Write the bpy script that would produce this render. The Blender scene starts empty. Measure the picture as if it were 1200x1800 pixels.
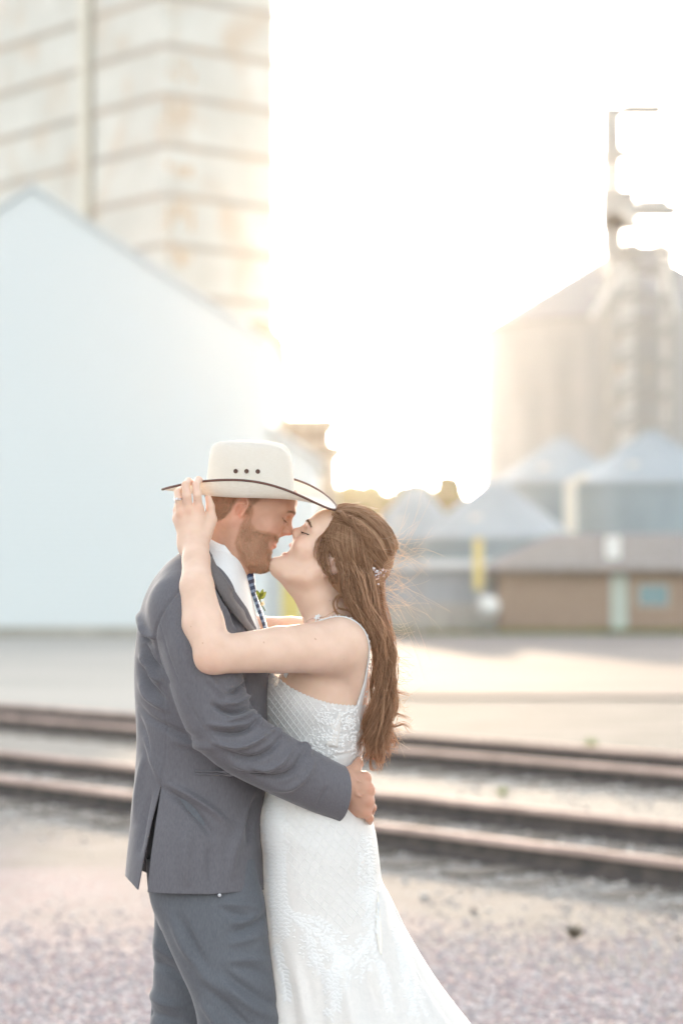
import bpy, bmesh, math, random
import numpy as np
from mathutils import Vector, Matrix
from mathutils.bvhtree import BVHTree

# ------------------------------------------------------------------ camera, light, exposure
SC = bpy.context.scene
COL = SC.collection
F_PX, D0, H_CAM, HOR = 4250.0, 5.5, 1.557, 1045.0      # 85 mm lens on a 36 mm tall frame

cam_d = bpy.data.cameras.new("camera")
cam = bpy.data.objects.new("camera", cam_d)
COL.objects.link(cam)
cam.location = (0, -D0, H_CAM)
cam.rotation_euler = (math.radians(90), 0, 0)
cam_d.sensor_fit = 'VERTICAL'
cam_d.sensor_height = 36.0
cam_d.lens = 85.0
cam_d.shift_y = (HOR - 900.0) / 1800.0
cam_d.clip_end = 5000
cam_d.dof.use_dof = True
cam_d.dof.focus_distance = D0 - 0.12
cam_d.dof.aperture_fstop = 2.4
SC.camera = cam

SUN_PX, SUN_PY = 572.0, 535.0
SUN_EL = math.atan((HOR - SUN_PY) / F_PX)
SUN_AZ = math.atan((SUN_PX - 600.0) / F_PX)           # clockwise from +Y
EXPOSURE = 2.68
HAT_YAW, HAT_ROLL, HAT_PITCH = -12.5, 5.0, 2.0
HAZE = 0.00005
world = bpy.data.worlds.new("World")
SC.world = world
world.use_nodes = True
wn = world.node_tree
for n in list(wn.nodes):
    wn.nodes.remove(n)
wo = wn.nodes.new("ShaderNodeOutputWorld")
wb = wn.nodes.new("ShaderNodeBackground")
ws = wn.nodes.new("ShaderNodeTexSky")
ws.sky_type = 'NISHITA'
ws.sun_disc = False
ws.sun_elevation = SUN_EL
ws.sun_rotation = SUN_AZ
ws.altitude = 200
ws.air_density = 1.0
ws.dust_density = 2.5
ws.ozone_density = 1.0
wb.inputs["Strength"].default_value = 0.15
whs = wn.nodes.new("ShaderNodeHueSaturation")          # hazy evening sky: paler than the clear-air model
whs.inputs["Saturation"].default_value = 0.36
wn.links.new(ws.outputs[0], whs.inputs["Color"])
wn.links.new(whs.outputs[0], wb.inputs[0])
wn.links.new(wb.outputs[0], wo.inputs[0])

sun_d = bpy.data.lights.new("sun", 'SUN')
sun_d.energy = 1.25
sun_d.angle = math.radians(0.5)
sun_d.color = (1.0, 0.76, 0.53)
sun = bpy.data.objects.new("sun", sun_d)
COL.objects.link(sun)
_sd = Vector((math.sin(SUN_AZ) * math.cos(SUN_EL), math.cos(SUN_AZ) * math.cos(SUN_EL), math.sin(SUN_EL)))
sun.rotation_euler = _sd.to_track_quat('Z', 'Y').to_euler()
sun.location = _sd * 300

SC.view_settings.view_transform = 'Standard'
SC.view_settings.look = 'None'
SC.view_settings.exposure = EXPOSURE
SC.view_settings.gamma = 1.0
SC.cycles.use_denoising = True
try:
    SC.cycles.denoiser = 'OPENIMAGEDENOISE'
except Exception:
    pass
SC.cycles.max_bounces = 8
SC.cycles.diffuse_bounces = 4
SC.cycles.transparent_max_bounces = 12
SC.cycles.volume_bounces = 1
SC.cycles.sample_clamp_indirect = 8.0

rng = np.random.default_rng(7)
random.seed(7)


def W(px, py, y=0.0):
    """The point at world depth y seen at photograph pixel (px, py)."""
    d = D0 + y
    return np.array(((px - 600.0) * d / F_PX, y, H_CAM - (py - HOR) * d / F_PX))


def PX(P):
    """Photograph pixels of world points (n, 3)."""
    P = np.asarray(P, float)
    d = P[..., 1] + D0
    return 600.0 + P[..., 0] * F_PX / d, HOR - (P[..., 2] - H_CAM) * F_PX / d


# ------------------------------------------------------------------ objects
def tag(o, label=None, cat=None, group=None, kind=None):
    if label: o["label"] = label
    if cat: o["category"] = cat
    if group: o["group"] = group
    if kind: o["kind"] = kind
    return o


def empty(name, loc, label, cat, group=None, rz=0.0):
    o = bpy.data.objects.new(name, None)
    COL.objects.link(o)
    o.location = loc
    o.rotation_euler = (0, 0, rz)
    o.empty_display_size = 0.2
    bpy.context.view_layer.update()
    return tag(o, label, cat, group)


def mesh_obj(name, V, Fs, mat=None, parent=None, smooth=True, uv=None, local=False):
    """Links a mesh object. World-space vertices unless local is set."""
    V = np.asarray(V, np.float64)
    if parent is not None and not local:
        M = np.array(parent.matrix_world.inverted())
        V = V @ M[:3, :3].T + M[:3, 3]
    me = bpy.data.meshes.new(name)
    me.from_pydata(V.tolist(), [], Fs.tolist() if isinstance(Fs, np.ndarray) else Fs)
    if smooth:
        me.polygons.foreach_set("use_smooth", np.ones(len(me.polygons), bool))
    if uv is not None:
        l = me.uv_layers.new(name="uv")
        vi = np.empty(len(me.loops), np.int32)
        me.loops.foreach_get("vertex_index", vi)
        l.data.foreach_set("uv", np.asarray(uv, np.float32)[vi].ravel())
    me.update()
    o = bpy.data.objects.new(name, me)
    COL.objects.link(o)
    if parent is not None:
        o.parent = parent
        bpy.context.view_layer.update()
    if mat is not None:
        me.materials.append(mat)
    return o


def copy_tree(o, parent=None):
    c = o.copy()
    COL.objects.link(c)
    if parent is not None:
        c.parent = parent
    for ch in list(o.children):
        copy_tree(ch, c)
    return c


class MB:
    """Collects shapes for ONE mesh object."""
    def __init__(self):
        self.v, self.f, self.n = [], [], 0

    def add(self, V, Fs):
        V = np.asarray(V, float)
        self.v.append(V)
        self.f.extend([[int(i) + self.n for i in f] for f in Fs])
        self.n += len(V)

    def box(self, c, s, rz=0.0, taper=1.0):
        cx, cy, cz = c
        hx, hy, hz = s[0] / 2, s[1] / 2, s[2] / 2
        V = []
        for dz in (-1, 1):
            k = taper if dz > 0 else 1.0
            for dx, dy in ((-1, -1), (1, -1), (1, 1), (-1, 1)):
                x, y = dx * hx * k, dy * hy * k
                V.append((cx + x * math.cos(rz) - y * math.sin(rz), cy + x * math.sin(rz) + y * math.cos(rz), cz + dz * hz))
        self.add(V, [(0, 3, 2, 1), (4, 5, 6, 7), (0, 1, 5, 4), (1, 2, 6, 5), (2, 3, 7, 6), (3, 0, 4, 7)])

    def bar(self, a, b, r, n=6, r2=None):
        a, b = np.asarray(a, float), np.asarray(b, float)
        t = b - a
        L = np.linalg.norm(t)
        if L < 1e-9: return
        t /= L
        u = np.cross(t, (0, 0, 1) if abs(t[2]) < 0.9 else (1, 0, 0)); u /= np.linalg.norm(u)
        w = np.cross(t, u)
        r2 = r if r2 is None else r2
        ang = np.arange(n) * 2 * math.pi / n + math.pi / n
        ring = np.outer(np.cos(ang), u) + np.outer(np.sin(ang), w)
        V = np.vstack((a + ring * r, b + ring * r2))
        Fs = [(i, (i + 1) % n, n + (i + 1) % n, n + i) for i in range(n)]
        Fs += [tuple(range(n - 1, -1, -1)), tuple(range(n, 2 * n))]
        self.add(V, Fs)

    def lathe(self, c, prof, n=48, cap=False):
        """prof: list of (r, z) from bottom to top."""
        V, Fs = [], []
        m = len(prof)
        for r, z in prof:
            for i in range(n):
                a = 2 * math.pi * i / n
                V.append((c[0] + r * math.cos(a), c[1] + r * math.sin(a), c[2] + z))
        for k in range(m - 1):
            for i in range(n):
                j = (i + 1) % n
                Fs.append((k * n + i, k * n + j, (k + 1) * n + j, (k + 1) * n + i))
        if cap:
            Fs.append(tuple(range((m - 1) * n, m * n)))
            Fs.append(tuple(range(n - 1, -1, -1)))
        self.add(V, Fs)

    def prism(self, poly, y0, y1):
        """Polygon in (x, z), extruded from y0 to y1."""
        n = len(poly)
        V = [(x, y0, z) for x, z in poly] + [(x, y1, z) for x, z in poly]
        Fs = [tuple(range(n)), tuple(range(2 * n - 1, n - 1, -1))]
        Fs += [(i, n + i, n + (i + 1) % n, (i + 1) % n) for i in range(n)]
        self.add(V, Fs)

    def build(self, name, mat, parent=None, smooth=False, local=False):
        return mesh_obj(name, np.vstack(self.v), self.f, mat, parent, smooth, local=local)


# ------------------------------------------------------------------ materials
def material(name, col, rough=0.6, metal=0.0, var=0.0, scale=5.0, col2=None, bump=0.0, bscale=None, spec=0.5,
             sss=0.0, sss_r=(0.01, 0.004, 0.002), trans=0.0, detail=6.0, coords='Object', stretch=None, sheen=0.0, fac=(0.35, 0.65)):
    """Principled material whose colour runs between col and col2 over a noise; optional bump and back-lit translucency."""
    m = bpy.data.materials.new(name)
    m.use_nodes = True
    nt = m.node_tree
    p = nt.nodes["Principled BSDF"]
    out = nt.nodes["Material Output"]
    p.inputs["Roughness"].default_value = rough
    p.inputs["Metallic"].default_value = metal
    p.inputs["Specular IOR Level"].default_value = spec
    if sheen:
        p.inputs["Sheen Weight"].default_value = sheen
    if sss:
        p.inputs["Subsurface Weight"].default_value = sss
        p.inputs["Subsurface Radius"].default_value = sss_r
        p.inputs["Subsurface Scale"].default_value = 1.0
    tc = nt.nodes.new("ShaderNodeTexCoord")
    mp = nt.nodes.new("ShaderNodeMapping")
    nt.links.new(tc.outputs[coords], mp.inputs[0])
    if stretch: mp.inputs["Scale"].default_value = stretch
    m["_map"] = mp.name
    c_out = None
    if col2 is None and var:
        col2 = tuple(min(1, c * (1 + var)) for c in col)
        col = tuple(c * (1 - var) for c in col)
    if col2 is not None:
        nz = nt.nodes.new("ShaderNodeTexNoise")
        nz.inputs["Scale"].default_value = scale
        nz.inputs["Detail"].default_value = detail
        nt.links.new(mp.outputs[0], nz.inputs["Vector"])
        rp = nt.nodes.new("ShaderNodeValToRGB")
        rp.color_ramp.elements[0].position, rp.color_ramp.elements[1].position = fac
        rp.color_ramp.elements[0].color = (*col, 1)
        rp.color_ramp.elements[1].color = (*col2, 1)
        nt.links.new(nz.outputs["Fac"], rp.inputs[0])
        nt.links.new(rp.outputs[0], p.inputs["Base Color"])
        c_out = rp.outputs[0]
    else:
        p.inputs["Base Color"].default_value = (*col, 1)
    if bump:
        nb = nt.nodes.new("ShaderNodeTexNoise")
        nb.inputs["Scale"].default_value = bscale or scale * 4
        nb.inputs["Detail"].default_value = 4
        nt.links.new(mp.outputs[0], nb.inputs["Vector"])
        bp = nt.nodes.new("ShaderNodeBump")
        bp.inputs["Strength"].default_value = bump
        bp.inputs["Distance"].default_value = 0.01
        nt.links.new(nb.outputs["Fac"], bp.inputs["Height"])
        nt.links.new(bp.outputs[0], p.inputs["Normal"])
    if trans:
        tr = nt.nodes.new("ShaderNodeBsdfTranslucent")
        mx = nt.nodes.new("ShaderNodeMixShader")
        mx.inputs[0].default_value = trans
        tr.inputs[0].default_value = (*(col2 or col), 1)
        if c_out: nt.links.new(c_out, tr.inputs[0])
        nt.links.new(p.outputs[0], mx.inputs[1])
        nt.links.new(tr.outputs[0], mx.inputs[2])
        nt.links.new(mx.outputs[0], out.inputs[0])
    return m
# ------------------------------------------------------------------ the place
def at(px, py, dist):
    """World point at camera distance dist (m) behind photograph pixel (px, py)."""
    return W(px, py, dist - D0)


def gx(px, dist): return (px - 600.0) * dist / F_PX
def gz(py, dist): return H_CAM - (py - HOR) * dist / F_PX


# --- ground -------------------------------------------------------
# rails cross the view aslant; q is the distance across them
RN, RT = np.array((0.801, 0.599)), np.array((-0.599, 0.801))      # across and along the rails
def rail_q(x, y): return x * RN[0] + y * RN[1]


def ground_material():
    m = bpy.data.materials.new("gravel_ground")
    m.use_nodes = True
    nt = m.node_tree; N = nt.nodes; L = nt.links
    p = N["Principled BSDF"]
    p.inputs["Roughness"].default_value = 0.9
    p.inputs["Specular IOR Level"].default_value = 0.04
    tc = N.new("ShaderNodeTexCoord")
    def noise(s, d=5, vec=None):
        n = N.new("ShaderNodeTexNoise"); n.inputs["Scale"].default_value = s; n.inputs["Detail"].default_value = d
        L.new(vec or tc.outputs["Object"], n.inputs["Vector"]); return n.outputs["Fac"]
    def ramp(src, a, b, ca, cb):
        r = N.new("ShaderNodeValToRGB")
        r.color_ramp.elements[0].position = a; r.color_ramp.elements[1].position = b
        r.color_ramp.elements[0].color = (*ca, 1); r.color_ramp.elements[1].color = (*cb, 1)
        L.new(src, r.inputs[0]); return r
    def mix(f, a, b):
        x = N.new("ShaderNodeMix"); x.data_type = 'RGBA'
        L.new(f, x.inputs[0]); L.new(a, x.inputs[6]); L.new(b, x.inputs[7]); return x.outputs[2]
    vo = N.new("ShaderNodeTexVoronoi"); vo.inputs["Scale"].default_value = 34
    L.new(tc.outputs["Object"], vo.inputs["Vector"])
    stone = ramp(vo.outputs["Color"], 0.0, 1.0, (0.250, 0.211, 0.207), (0.452, 0.398, 0.390))
    stone.color_ramp.elements.new(0.45).color = (0.359, 0.281, 0.277, 1)
    stone.color_ramp.elements.new(0.7).color = (0.312, 0.296, 0.304, 1)
    dirt = ramp(noise(3.0, 8), 0.3, 0.7, (0.21, 0.197, 0.182), (0.30, 0.282, 0.262))
    near = mix(ramp(noise(0.9, 8), 0.42, 0.60, (1, 1, 1), (0, 0, 0)).outputs[0], dirt.outputs[0], stone.outputs[0])
    # beyond the tracks: pale limestone lot, its colour lightened to offset cast shadow
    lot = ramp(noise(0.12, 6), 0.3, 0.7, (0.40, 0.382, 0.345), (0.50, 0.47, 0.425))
    sx = N.new("ShaderNodeSeparateXYZ"); L.new(tc.outputs["Object"], sx.inputs[0])
    # foreground: mostly stone for y < 4, dirt strip towards the tracks
    def step(src, a, b):
        r = N.new("ShaderNodeMapRange"); r.clamp = True
        r.inputs[1].default_value = a; r.inputs[2].default_value = b
        L.new(src, r.inputs[0]); return r.outputs[0]
    ad = N.new("ShaderNodeMath"); ad.operation = 'ADD'
    k1 = N.new("ShaderNodeMath"); k1.operation = 'MULTIPLY'; k1.inputs[1].default_value = 0.801; L.new(sx.outputs[0], k1.inputs[0])
    k2 = N.new("ShaderNodeMath"); k2.operation = 'MULTIPLY'; k2.inputs[1].default_value = 0.599; L.new(sx.outputs[1], k2.inputs[0])
    L.new(k1.outputs[0], ad.inputs[0]); L.new(k2.outputs[0], ad.inputs[1])
    wob = N.new("ShaderNodeMath"); wob.operation = 'MULTIPLY_ADD'; wob.inputs[1].default_value = 1.4
    L.new(noise(0.6, 4), wob.inputs[0]); L.new(ad.outputs[0], wob.inputs[2])
    q = wob.outputs[0]
    c1 = mix(step(q, 2.6, 4.6), stone.outputs[0], near)
    c2 = mix(step(q, 4.0, 5.6), c1, dirt.outputs[0])
    ball = ramp(vo.outputs["Color"], 0.0, 1.0, (0.22, 0.205, 0.184), (0.44, 0.41, 0.37))
    c3 = mix(step(q, 5.9, 6.6), c2, ball.outputs[0])
    lot2 = ramp(noise(0.9, 6), 0.3, 0.7, (0.19, 0.187, 0.172), (0.26, 0.25, 0.232))      # greyer gravel right of the shed, darkened to offset direct sun
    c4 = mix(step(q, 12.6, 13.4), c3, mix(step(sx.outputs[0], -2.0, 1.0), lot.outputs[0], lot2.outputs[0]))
    L.new(c4, p.inputs["Base Color"])
    bp = N.new("ShaderNodeBump"); bp.inputs["Strength"].default_value = 0.7; bp.inputs["Distance"].default_value = 0.012
    L.new(vo.outputs["Distance"], bp.inputs["Height"]); L.new(bp.outputs[0], p.inputs["Normal"])
    return m


def grid_sheet(xs, ys, zf):
    X, Y = np.meshgrid(xs, ys, indexing='ij')
    V = np.stack((X, Y, zf(X, Y)), -1).reshape(-1, 3)
    nx, ny = len(xs), len(ys)
    i = np.arange(nx * ny).reshape(nx, ny)
    Fs = np.stack((i[:-1, :-1], i[1:, :-1], i[1:, 1:], i[:-1, 1:]), -1).reshape(-1, 4)
    return V, Fs


_xs = np.concatenate((np.linspace(-900, -30, 30), np.linspace(-28, 28, 170), np.linspace(30, 900, 30)))
_ys = np.concatenate((np.linspace(-40, -6, 8), np.linspace(-5, 40, 180), np.linspace(42, 1500, 60)))


def ground_z(x, y):
    q = (x + y) / math.sqrt(2.0)
    z = 0.006 * np.sin(x * 0.9 + 0.5 * y) * np.cos(y * 0.6 - 0.3 * x)
    near = np.exp(-((np.hypot(x, y)) / 60.0) ** 2)
    return z * near - 0.012


V, Fs = grid_sheet(_xs, _ys, ground_z)
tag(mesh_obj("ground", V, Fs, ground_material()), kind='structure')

m_conc = material("pale_concrete", (0.17, 0.157, 0.15), 0.9, col2=(0.245, 0.227, 0.217), scale=0.25, stretch=(0.35, 1, 1), spec=0.03)
mb = MB()
mb.add([(0.5, 31, 0.03), (60, 27, 0.03), (80, 86, 0.05), (-2.0, 86, 0.05), (-0.8, 52, 0.035)], [(0, 1, 2, 3, 4)])
tag(mb.build("concrete_lot", m_conc), kind='structure')

# grass verge in front of the far buildings: countless blades, one sheet of tufts
m_grass = material("verge_grass", (0.09, 0.13, 0.03), 0.8, col2=(0.22, 0.22, 0.08), scale=2, trans=0.35)
mb = MB()
for _ in range(5200):
    x = rng.uniform(0.5, 19); y = rng.uniform(86.5, 91.2)
    h = rng.uniform(0.08, 0.32); a = rng.uniform(0, math.pi); w = rng.uniform(0.02, 0.05)
    dx, dy = math.cos(a) * w, math.sin(a) * w; lx, ly = rng.normal(0, 0.06, 2)
    mb.add([(x - dx, y - dy, 0), (x + dx, y + dy, 0), (x + lx, y + ly, h)], [(0, 1, 2)])
tag(mb.build("grass", m_grass), kind='stuff')

# --- railway tracks --------------------------------------------------
m_railtop = material("polished_rail", (0.54, 0.40, 0.345), 0.8, metal=0.0, var=0.2, scale=3, spec=0.15)
m_railweb = material("rusty_rail", (0.058, 0.050, 0.047), 0.85, col2=(0.105, 0.085, 0.074), scale=9, bump=0.3)
m_sleeper = material("weathered_timber", (0.10, 0.085, 0.07), 0.9, col2=(0.20, 0.17, 0.14), scale=6, stretch=(1, 9, 9), bump=0.4)
R2 = math.sqrt(0.5)


def track(qc, label):
    """Track with centre line x + y = qc * sqrt 2; local x runs along the rails."""
    c = RN * qc
    t = empty("railway_track", (c[0], c[1], 0), label, "railway track", "sidings crossing the yard", rz=math.atan2(-0.801, 0.599))
    t.location.z = -0.014; bpy.context.view_layer.update()
    Lh = 60
    for s in (-0.7525, 0.7525):
        web, top = MB(), MB()
        # rail section (y, z): foot, web, head
        sec = [(-0.07, 0.0), (0.07, 0.0), (0.07, 0.012), (0.016, 0.03), (0.009, 0.06), (0.009, 0.105), (0.032, 0.115), (0.035, 0.142),
               (-0.035, 0.142), (-0.032, 0.115), (-0.009, 0.105), (-0.009, 0.06), (-0.016, 0.03), (-0.07, 0.012)]
        n = len(sec)
        V = [(-Lh, s + y, z + 0.01) for y, z in sec] + [(Lh, s + y, z + 0.01) for y, z in sec]
        web.add(V, [tuple(range(n)), tuple(range(2 * n - 1, n - 1, -1))] + [(i, n + i, n + (i + 1) % n, (i + 1) % n) for i in range(n)])
        r = web.build("rail", m_railweb, t, local=True)
        V = []
        prof = [(-0.0365, 0.113), (-0.0372, 0.143), (-0.028, 0.1525), (0.028, 0.1525), (0.0372, 0.143), (0.0365, 0.113)]
        for x in (-Lh, Lh):
            V += [(x, s + y, z + 0.01) for y, z in prof]
        top.add(V, [(i, i + 1, 7 + i, 6 + i) for i in range(5)])
        top.build("running_surface", m_railtop, r, local=True)
    k0 = None
    for k in range(-34, 35):
        if k0 is None:
            b = MB(); b.box((0, 0, -0.03), (0.23, 2.6, 0.1))
            k0 = b.build("sleeper", m_sleeper, t, local=True); o = k0
        else:
            o = k0.copy(); COL.objects.link(o); o.parent = t
        o.location = (k * 0.6 + rng.normal(0, 0.03), rng.normal(0, 0.04), 0.004 + rng.uniform(-0.012, 0.006)); o.rotation_euler = (0, 0, rng.normal(0, 0.02))
    return t


track(6.57, "nearer pair of rails with sunlit tops, right behind the couple")
track(11.20, "farther pair of rails, next to the pale concrete lot")

# ballast and yard gravel: loose stones that nobody could count
ICO_V = np.array([(0, 0, 1), (.894, 0, .447), (.276, .851, .447), (-.724, .526, .447), (-.724, -.526, .447), (.276, -.851, .447),
                  (.724, .526, -.447), (-.276, .851, -.447), (-.894, 0, -.447), (-.276, -.851, -.447), (.724, -.526, -.447), (0, 0, -1)])
ICO_F = np.array([(0, 1, 2), (0, 2, 3), (0, 3, 4), (0, 4, 5), (0, 5, 1), (1, 6, 2), (2, 7, 3), (3, 8, 4), (4, 9, 5), (5, 10, 1),
                  (6, 7, 2), (7, 8, 3), (8, 9, 4), (9, 10, 5), (10, 6, 1), (11, 7, 6), (11, 8, 7), (11, 9, 8), (11, 10, 9), (11, 6, 10)])


def stones(name, pts, size, mat):
    n = len(pts)
    s = size[:, None] * rng.uniform(0.6, 1.25, (n, 3)) * np.array((1, 1, 0.5))
    a = rng.uniform(0, 2 * math.pi, n)
    v = ICO_V[None] * rng.uniform(0.72, 1.15, (n, 12, 1)) * s[:, None]
    x = v[..., 0] * np.cos(a)[:, None] - v[..., 1] * np.sin(a)[:, None]
    y = v[..., 0] * np.sin(a)[:, None] + v[..., 1] * np.cos(a)[:, None]
    v = np.stack((x, y, v[..., 2]), -1) + pts[:, None]
    f = (ICO_F[None] + 12 * np.arange(n)[:, None, None]).reshape(-1, 3)
    return tag(mesh_obj(name, v.reshape(-1, 3), f, mat, smooth=False), kind='stuff')


def stone_mat(name, cols):
    m = bpy.data.materials.new(name); m.use_nodes = True
    nt = m.node_tree; p = nt.nodes["Principled BSDF"]; p.inputs["Roughness"].default_value = 0.85
    g = nt.nodes.new("ShaderNodeNewGeometry")
    r = nt.nodes.new("ShaderNodeValToRGB"); r.color_ramp.interpolation = 'CONSTANT'
    el = r.color_ramp.elements
    while len(el) < len(cols): el.new(0.5)
    for i, c in enumerate(cols):
        el[i].position = i / len(cols); el[i].color = (*c, 1)
    nt.links.new(g.outputs["Random Per Island"], r.inputs[0]); nt.links.new(r.outputs[0], p.inputs["Base Color"])
    return m


m_yard = stone_mat("pink_yard_stone", [(0.504, 0.395, 0.386), (0.420, 0.378, 0.378), (0.571, 0.504, 0.491), (0.454, 0.344, 0.340), (0.336, 0.319, 0.336), (0.622, 0.563, 0.546), (0.487, 0.445, 0.437), (0.386, 0.302, 0.298)])
m_ball = stone_mat("grey_ballast_stone", [(0.44, 0.40, 0.37), (0.54, 0.49, 0.45), (0.30, 0.27, 0.25), (0.64, 0.59, 0.54), (0.40, 0.33, 0.29), (0.50, 0.47, 0.45)])
n = 62000
py_ = 1530 + 330 * rng.uniform(0, 1, n) ** 0.55          # denser where the yard stones show
dist = D0 * 1199.0 / (py_ - HOR) 
dist = rng.uniform(6.2, 12.6, n)
xx = rng.uniform(-1, 1, n) * dist * 0.24
yy = dist - D0
keep = yy < 4.9 + rng.normal(0, 0.9, n)
pts = np.stack((xx, yy, ground_z(xx, yy) + 0.002), -1)[keep]
stones("yard_gravel", pts, rng.uniform(0.006, 0.017, len(pts)), m_yard)
n = 30000
u = rng.uniform(-3, 14, n); qq = np.where(rng.random(n) < 0.5, rng.normal(6.6, 0.85, n), rng.normal(11.2, 1.0, n))
xx = u * RT[0] + qq * RN[0]; yy = u * RT[1] + qq * RN[1] + 0.0
pts = np.stack((xx, yy, ground_z(xx, yy) + rng.uniform(-0.012, 0.012, n)), -1)
stones("track_ballast", pts, rng.uniform(0.010, 0.030, n), m_ball)

# weeds between the rails
m_weed = material("weed_leaf", (0.10, 0.17, 0.04), 0.7, col2=(0.20, 0.26, 0.07), scale=20, trans=0.4)


m_dry = material("dry_weed", (0.10, 0.085, 0.06), 0.9, col2=(0.16, 0.14, 0.10), scale=20)


def weed(px, py, h, label, mat=None):
    d = D0 * (HOR - 2244.0) / (HOR - py)
    c = at(px, py, d); c[2] = 0
    b = MB()
    for k in range(46):
        a = rng.uniform(0, 6.28); t = rng.uniform(0.2, 1.0); L = h * rng.uniform(0.5, 1.0)
        base = c + np.array((math.cos(a), math.sin(a), 0)) * h * 0.12
        tip = base + np.array((math.cos(a) * t * L, math.sin(a) * t * L, L * (1.15 - t * 0.7)))
        mid = (base + tip) / 2 + np.array((0, 0, 0.12 * L)); s = np.array((-math.sin(a), math.cos(a), 0)) * h * 0.06
        b.add([base, mid - s, tip, mid + s], [(0, 1, 2, 3)])
    tag(b.build("weed", mat or m_weed), label, "weed", "weeds along the sidings")


weed(1036, 1318, 0.16, "bright green weed tuft beside the farther rails, right of the bride")
weed(882, 1398, 0.09, "small weed tuft between the two tracks, right of the bride's hair")
weed(1010, 1648, 0.085, "low dark weed patch on the dirt in front of the nearer rail", m_dry)

# --- white grain shed --------------------------------------------------
m_shed = bpy.data.materials.new("white_ribbed_steel"); m_shed.use_nodes = True
_n = m_shed.node_tree.nodes; _l = m_shed.node_tree.links; _p = _n["Principled BSDF"]
_p.inputs["Base Color"].default_value = (0.61, 0.645, 0.645, 1); _p.inputs["Roughness"].default_value = 0.5
_tc = _n.new("ShaderNodeTexCoord"); _w = _n.new("ShaderNodeTexWave"); _w.bands_direction = 'Z'; _w.inputs["Scale"].default_value = 1.6
_l.new(_tc.outputs["Object"], _w.inputs["Vector"]); _b = _n.new("ShaderNodeBump"); _b.inputs["Strength"].default_value = 0.25; _b.inputs["Distance"].default_value = 0.03
_l.new(_w.outputs["Fac"], _b.inputs["Height"]); _l.new(_b.outputs[0], _p.inputs["Normal"])
m_trim = material("shed_trim", (0.60, 0.63, 0.635), 0.5, var=0.05)
m_found = material("shed_foundation", (0.30, 0.28, 0.24), 0.9, col2=(0.40, 0.37, 0.32), scale=0.8)
DS = 90.0
ys0 = DS - D0
pk = (gx(57, DS), gz(331, DS)); sl = 0.66
xr = gx(472, DS); zr = pk[1] - (xr - pk[0]) * sl
xl = 2 * pk[0] - xr
shed = empty("grain_shed", (pk[0], ys0, 0), "huge windowless white metal shed with a steep gable, on the left", "shed")
b = MB(); b.prism([(xl, 0.35), (xr, 0.35), (xr, zr), pk, (xl, zr)], ys0, ys0 + 14); b.build("wall", m_shed, shed)
b = MB()
for s in (1, -1):
    ex = (xr + 0.12) if s > 0 else (xl - 0.12)
    ez = pk[1] - abs(ex - pk[0]) * sl
    b.prism([(pk[0], pk[1] + 0.03), (ex, ez + 0.03), (ex, ez + 0.2), (pk[0], pk[1] + 0.2)][::s], ys0 - 0.18, ys0 + 14.3)
b.build("roof", m_trim, shed)
b = MB(); b.box(((xl + xr) / 2, ys0 + 7, 0.17), (xr - xl + 0.3, 14.3, 0.36)); b.build("foundation", m_found, shed)
# lean-to on its right side
lt = empty("lean_to", (gx(515, DS), ys0, 0), "low white lean-to against the right side of the big shed", "lean-to")
z1, z2 = gz(752, DS), gz(812, DS); x1, x2 = xr + 0.02, gx(556, DS)
b = MB(); b.prism([(x1, 0), (x2, 0), (x2, z2), (x1, z1)], ys0 + 0.6, ys0 + 12); b.build("wall", m_shed, lt)
b = MB(); b.prism([(x1, z1 + 0.02), (x2 + 0.3, z2 - 0.1), (x2 + 0.3, z2 + 0.1), (x1, z1 + 0.22)], ys0 + 0.3, ys0 + 12.3); b.build("roof", m_trim, lt)
m_yel = material("yellow_door_paint", (0.62, 0.50, 0.14), 0.5, var=0.08)
b = MB(); b.box(((gx(494, DS) + gx(530, DS)) / 2, ys0 + 0.57, 1.45), (gx(530, DS) - gx(494, DS), 0.06, 2.9)); b.build("door", m_yel, lt)
b = MB(); b.box((gx(487, DS), ys0 + 0.5, 1.8), (0.2, 0.2, 3.6)); b.build("downspout", m_trim, lt)

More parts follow.
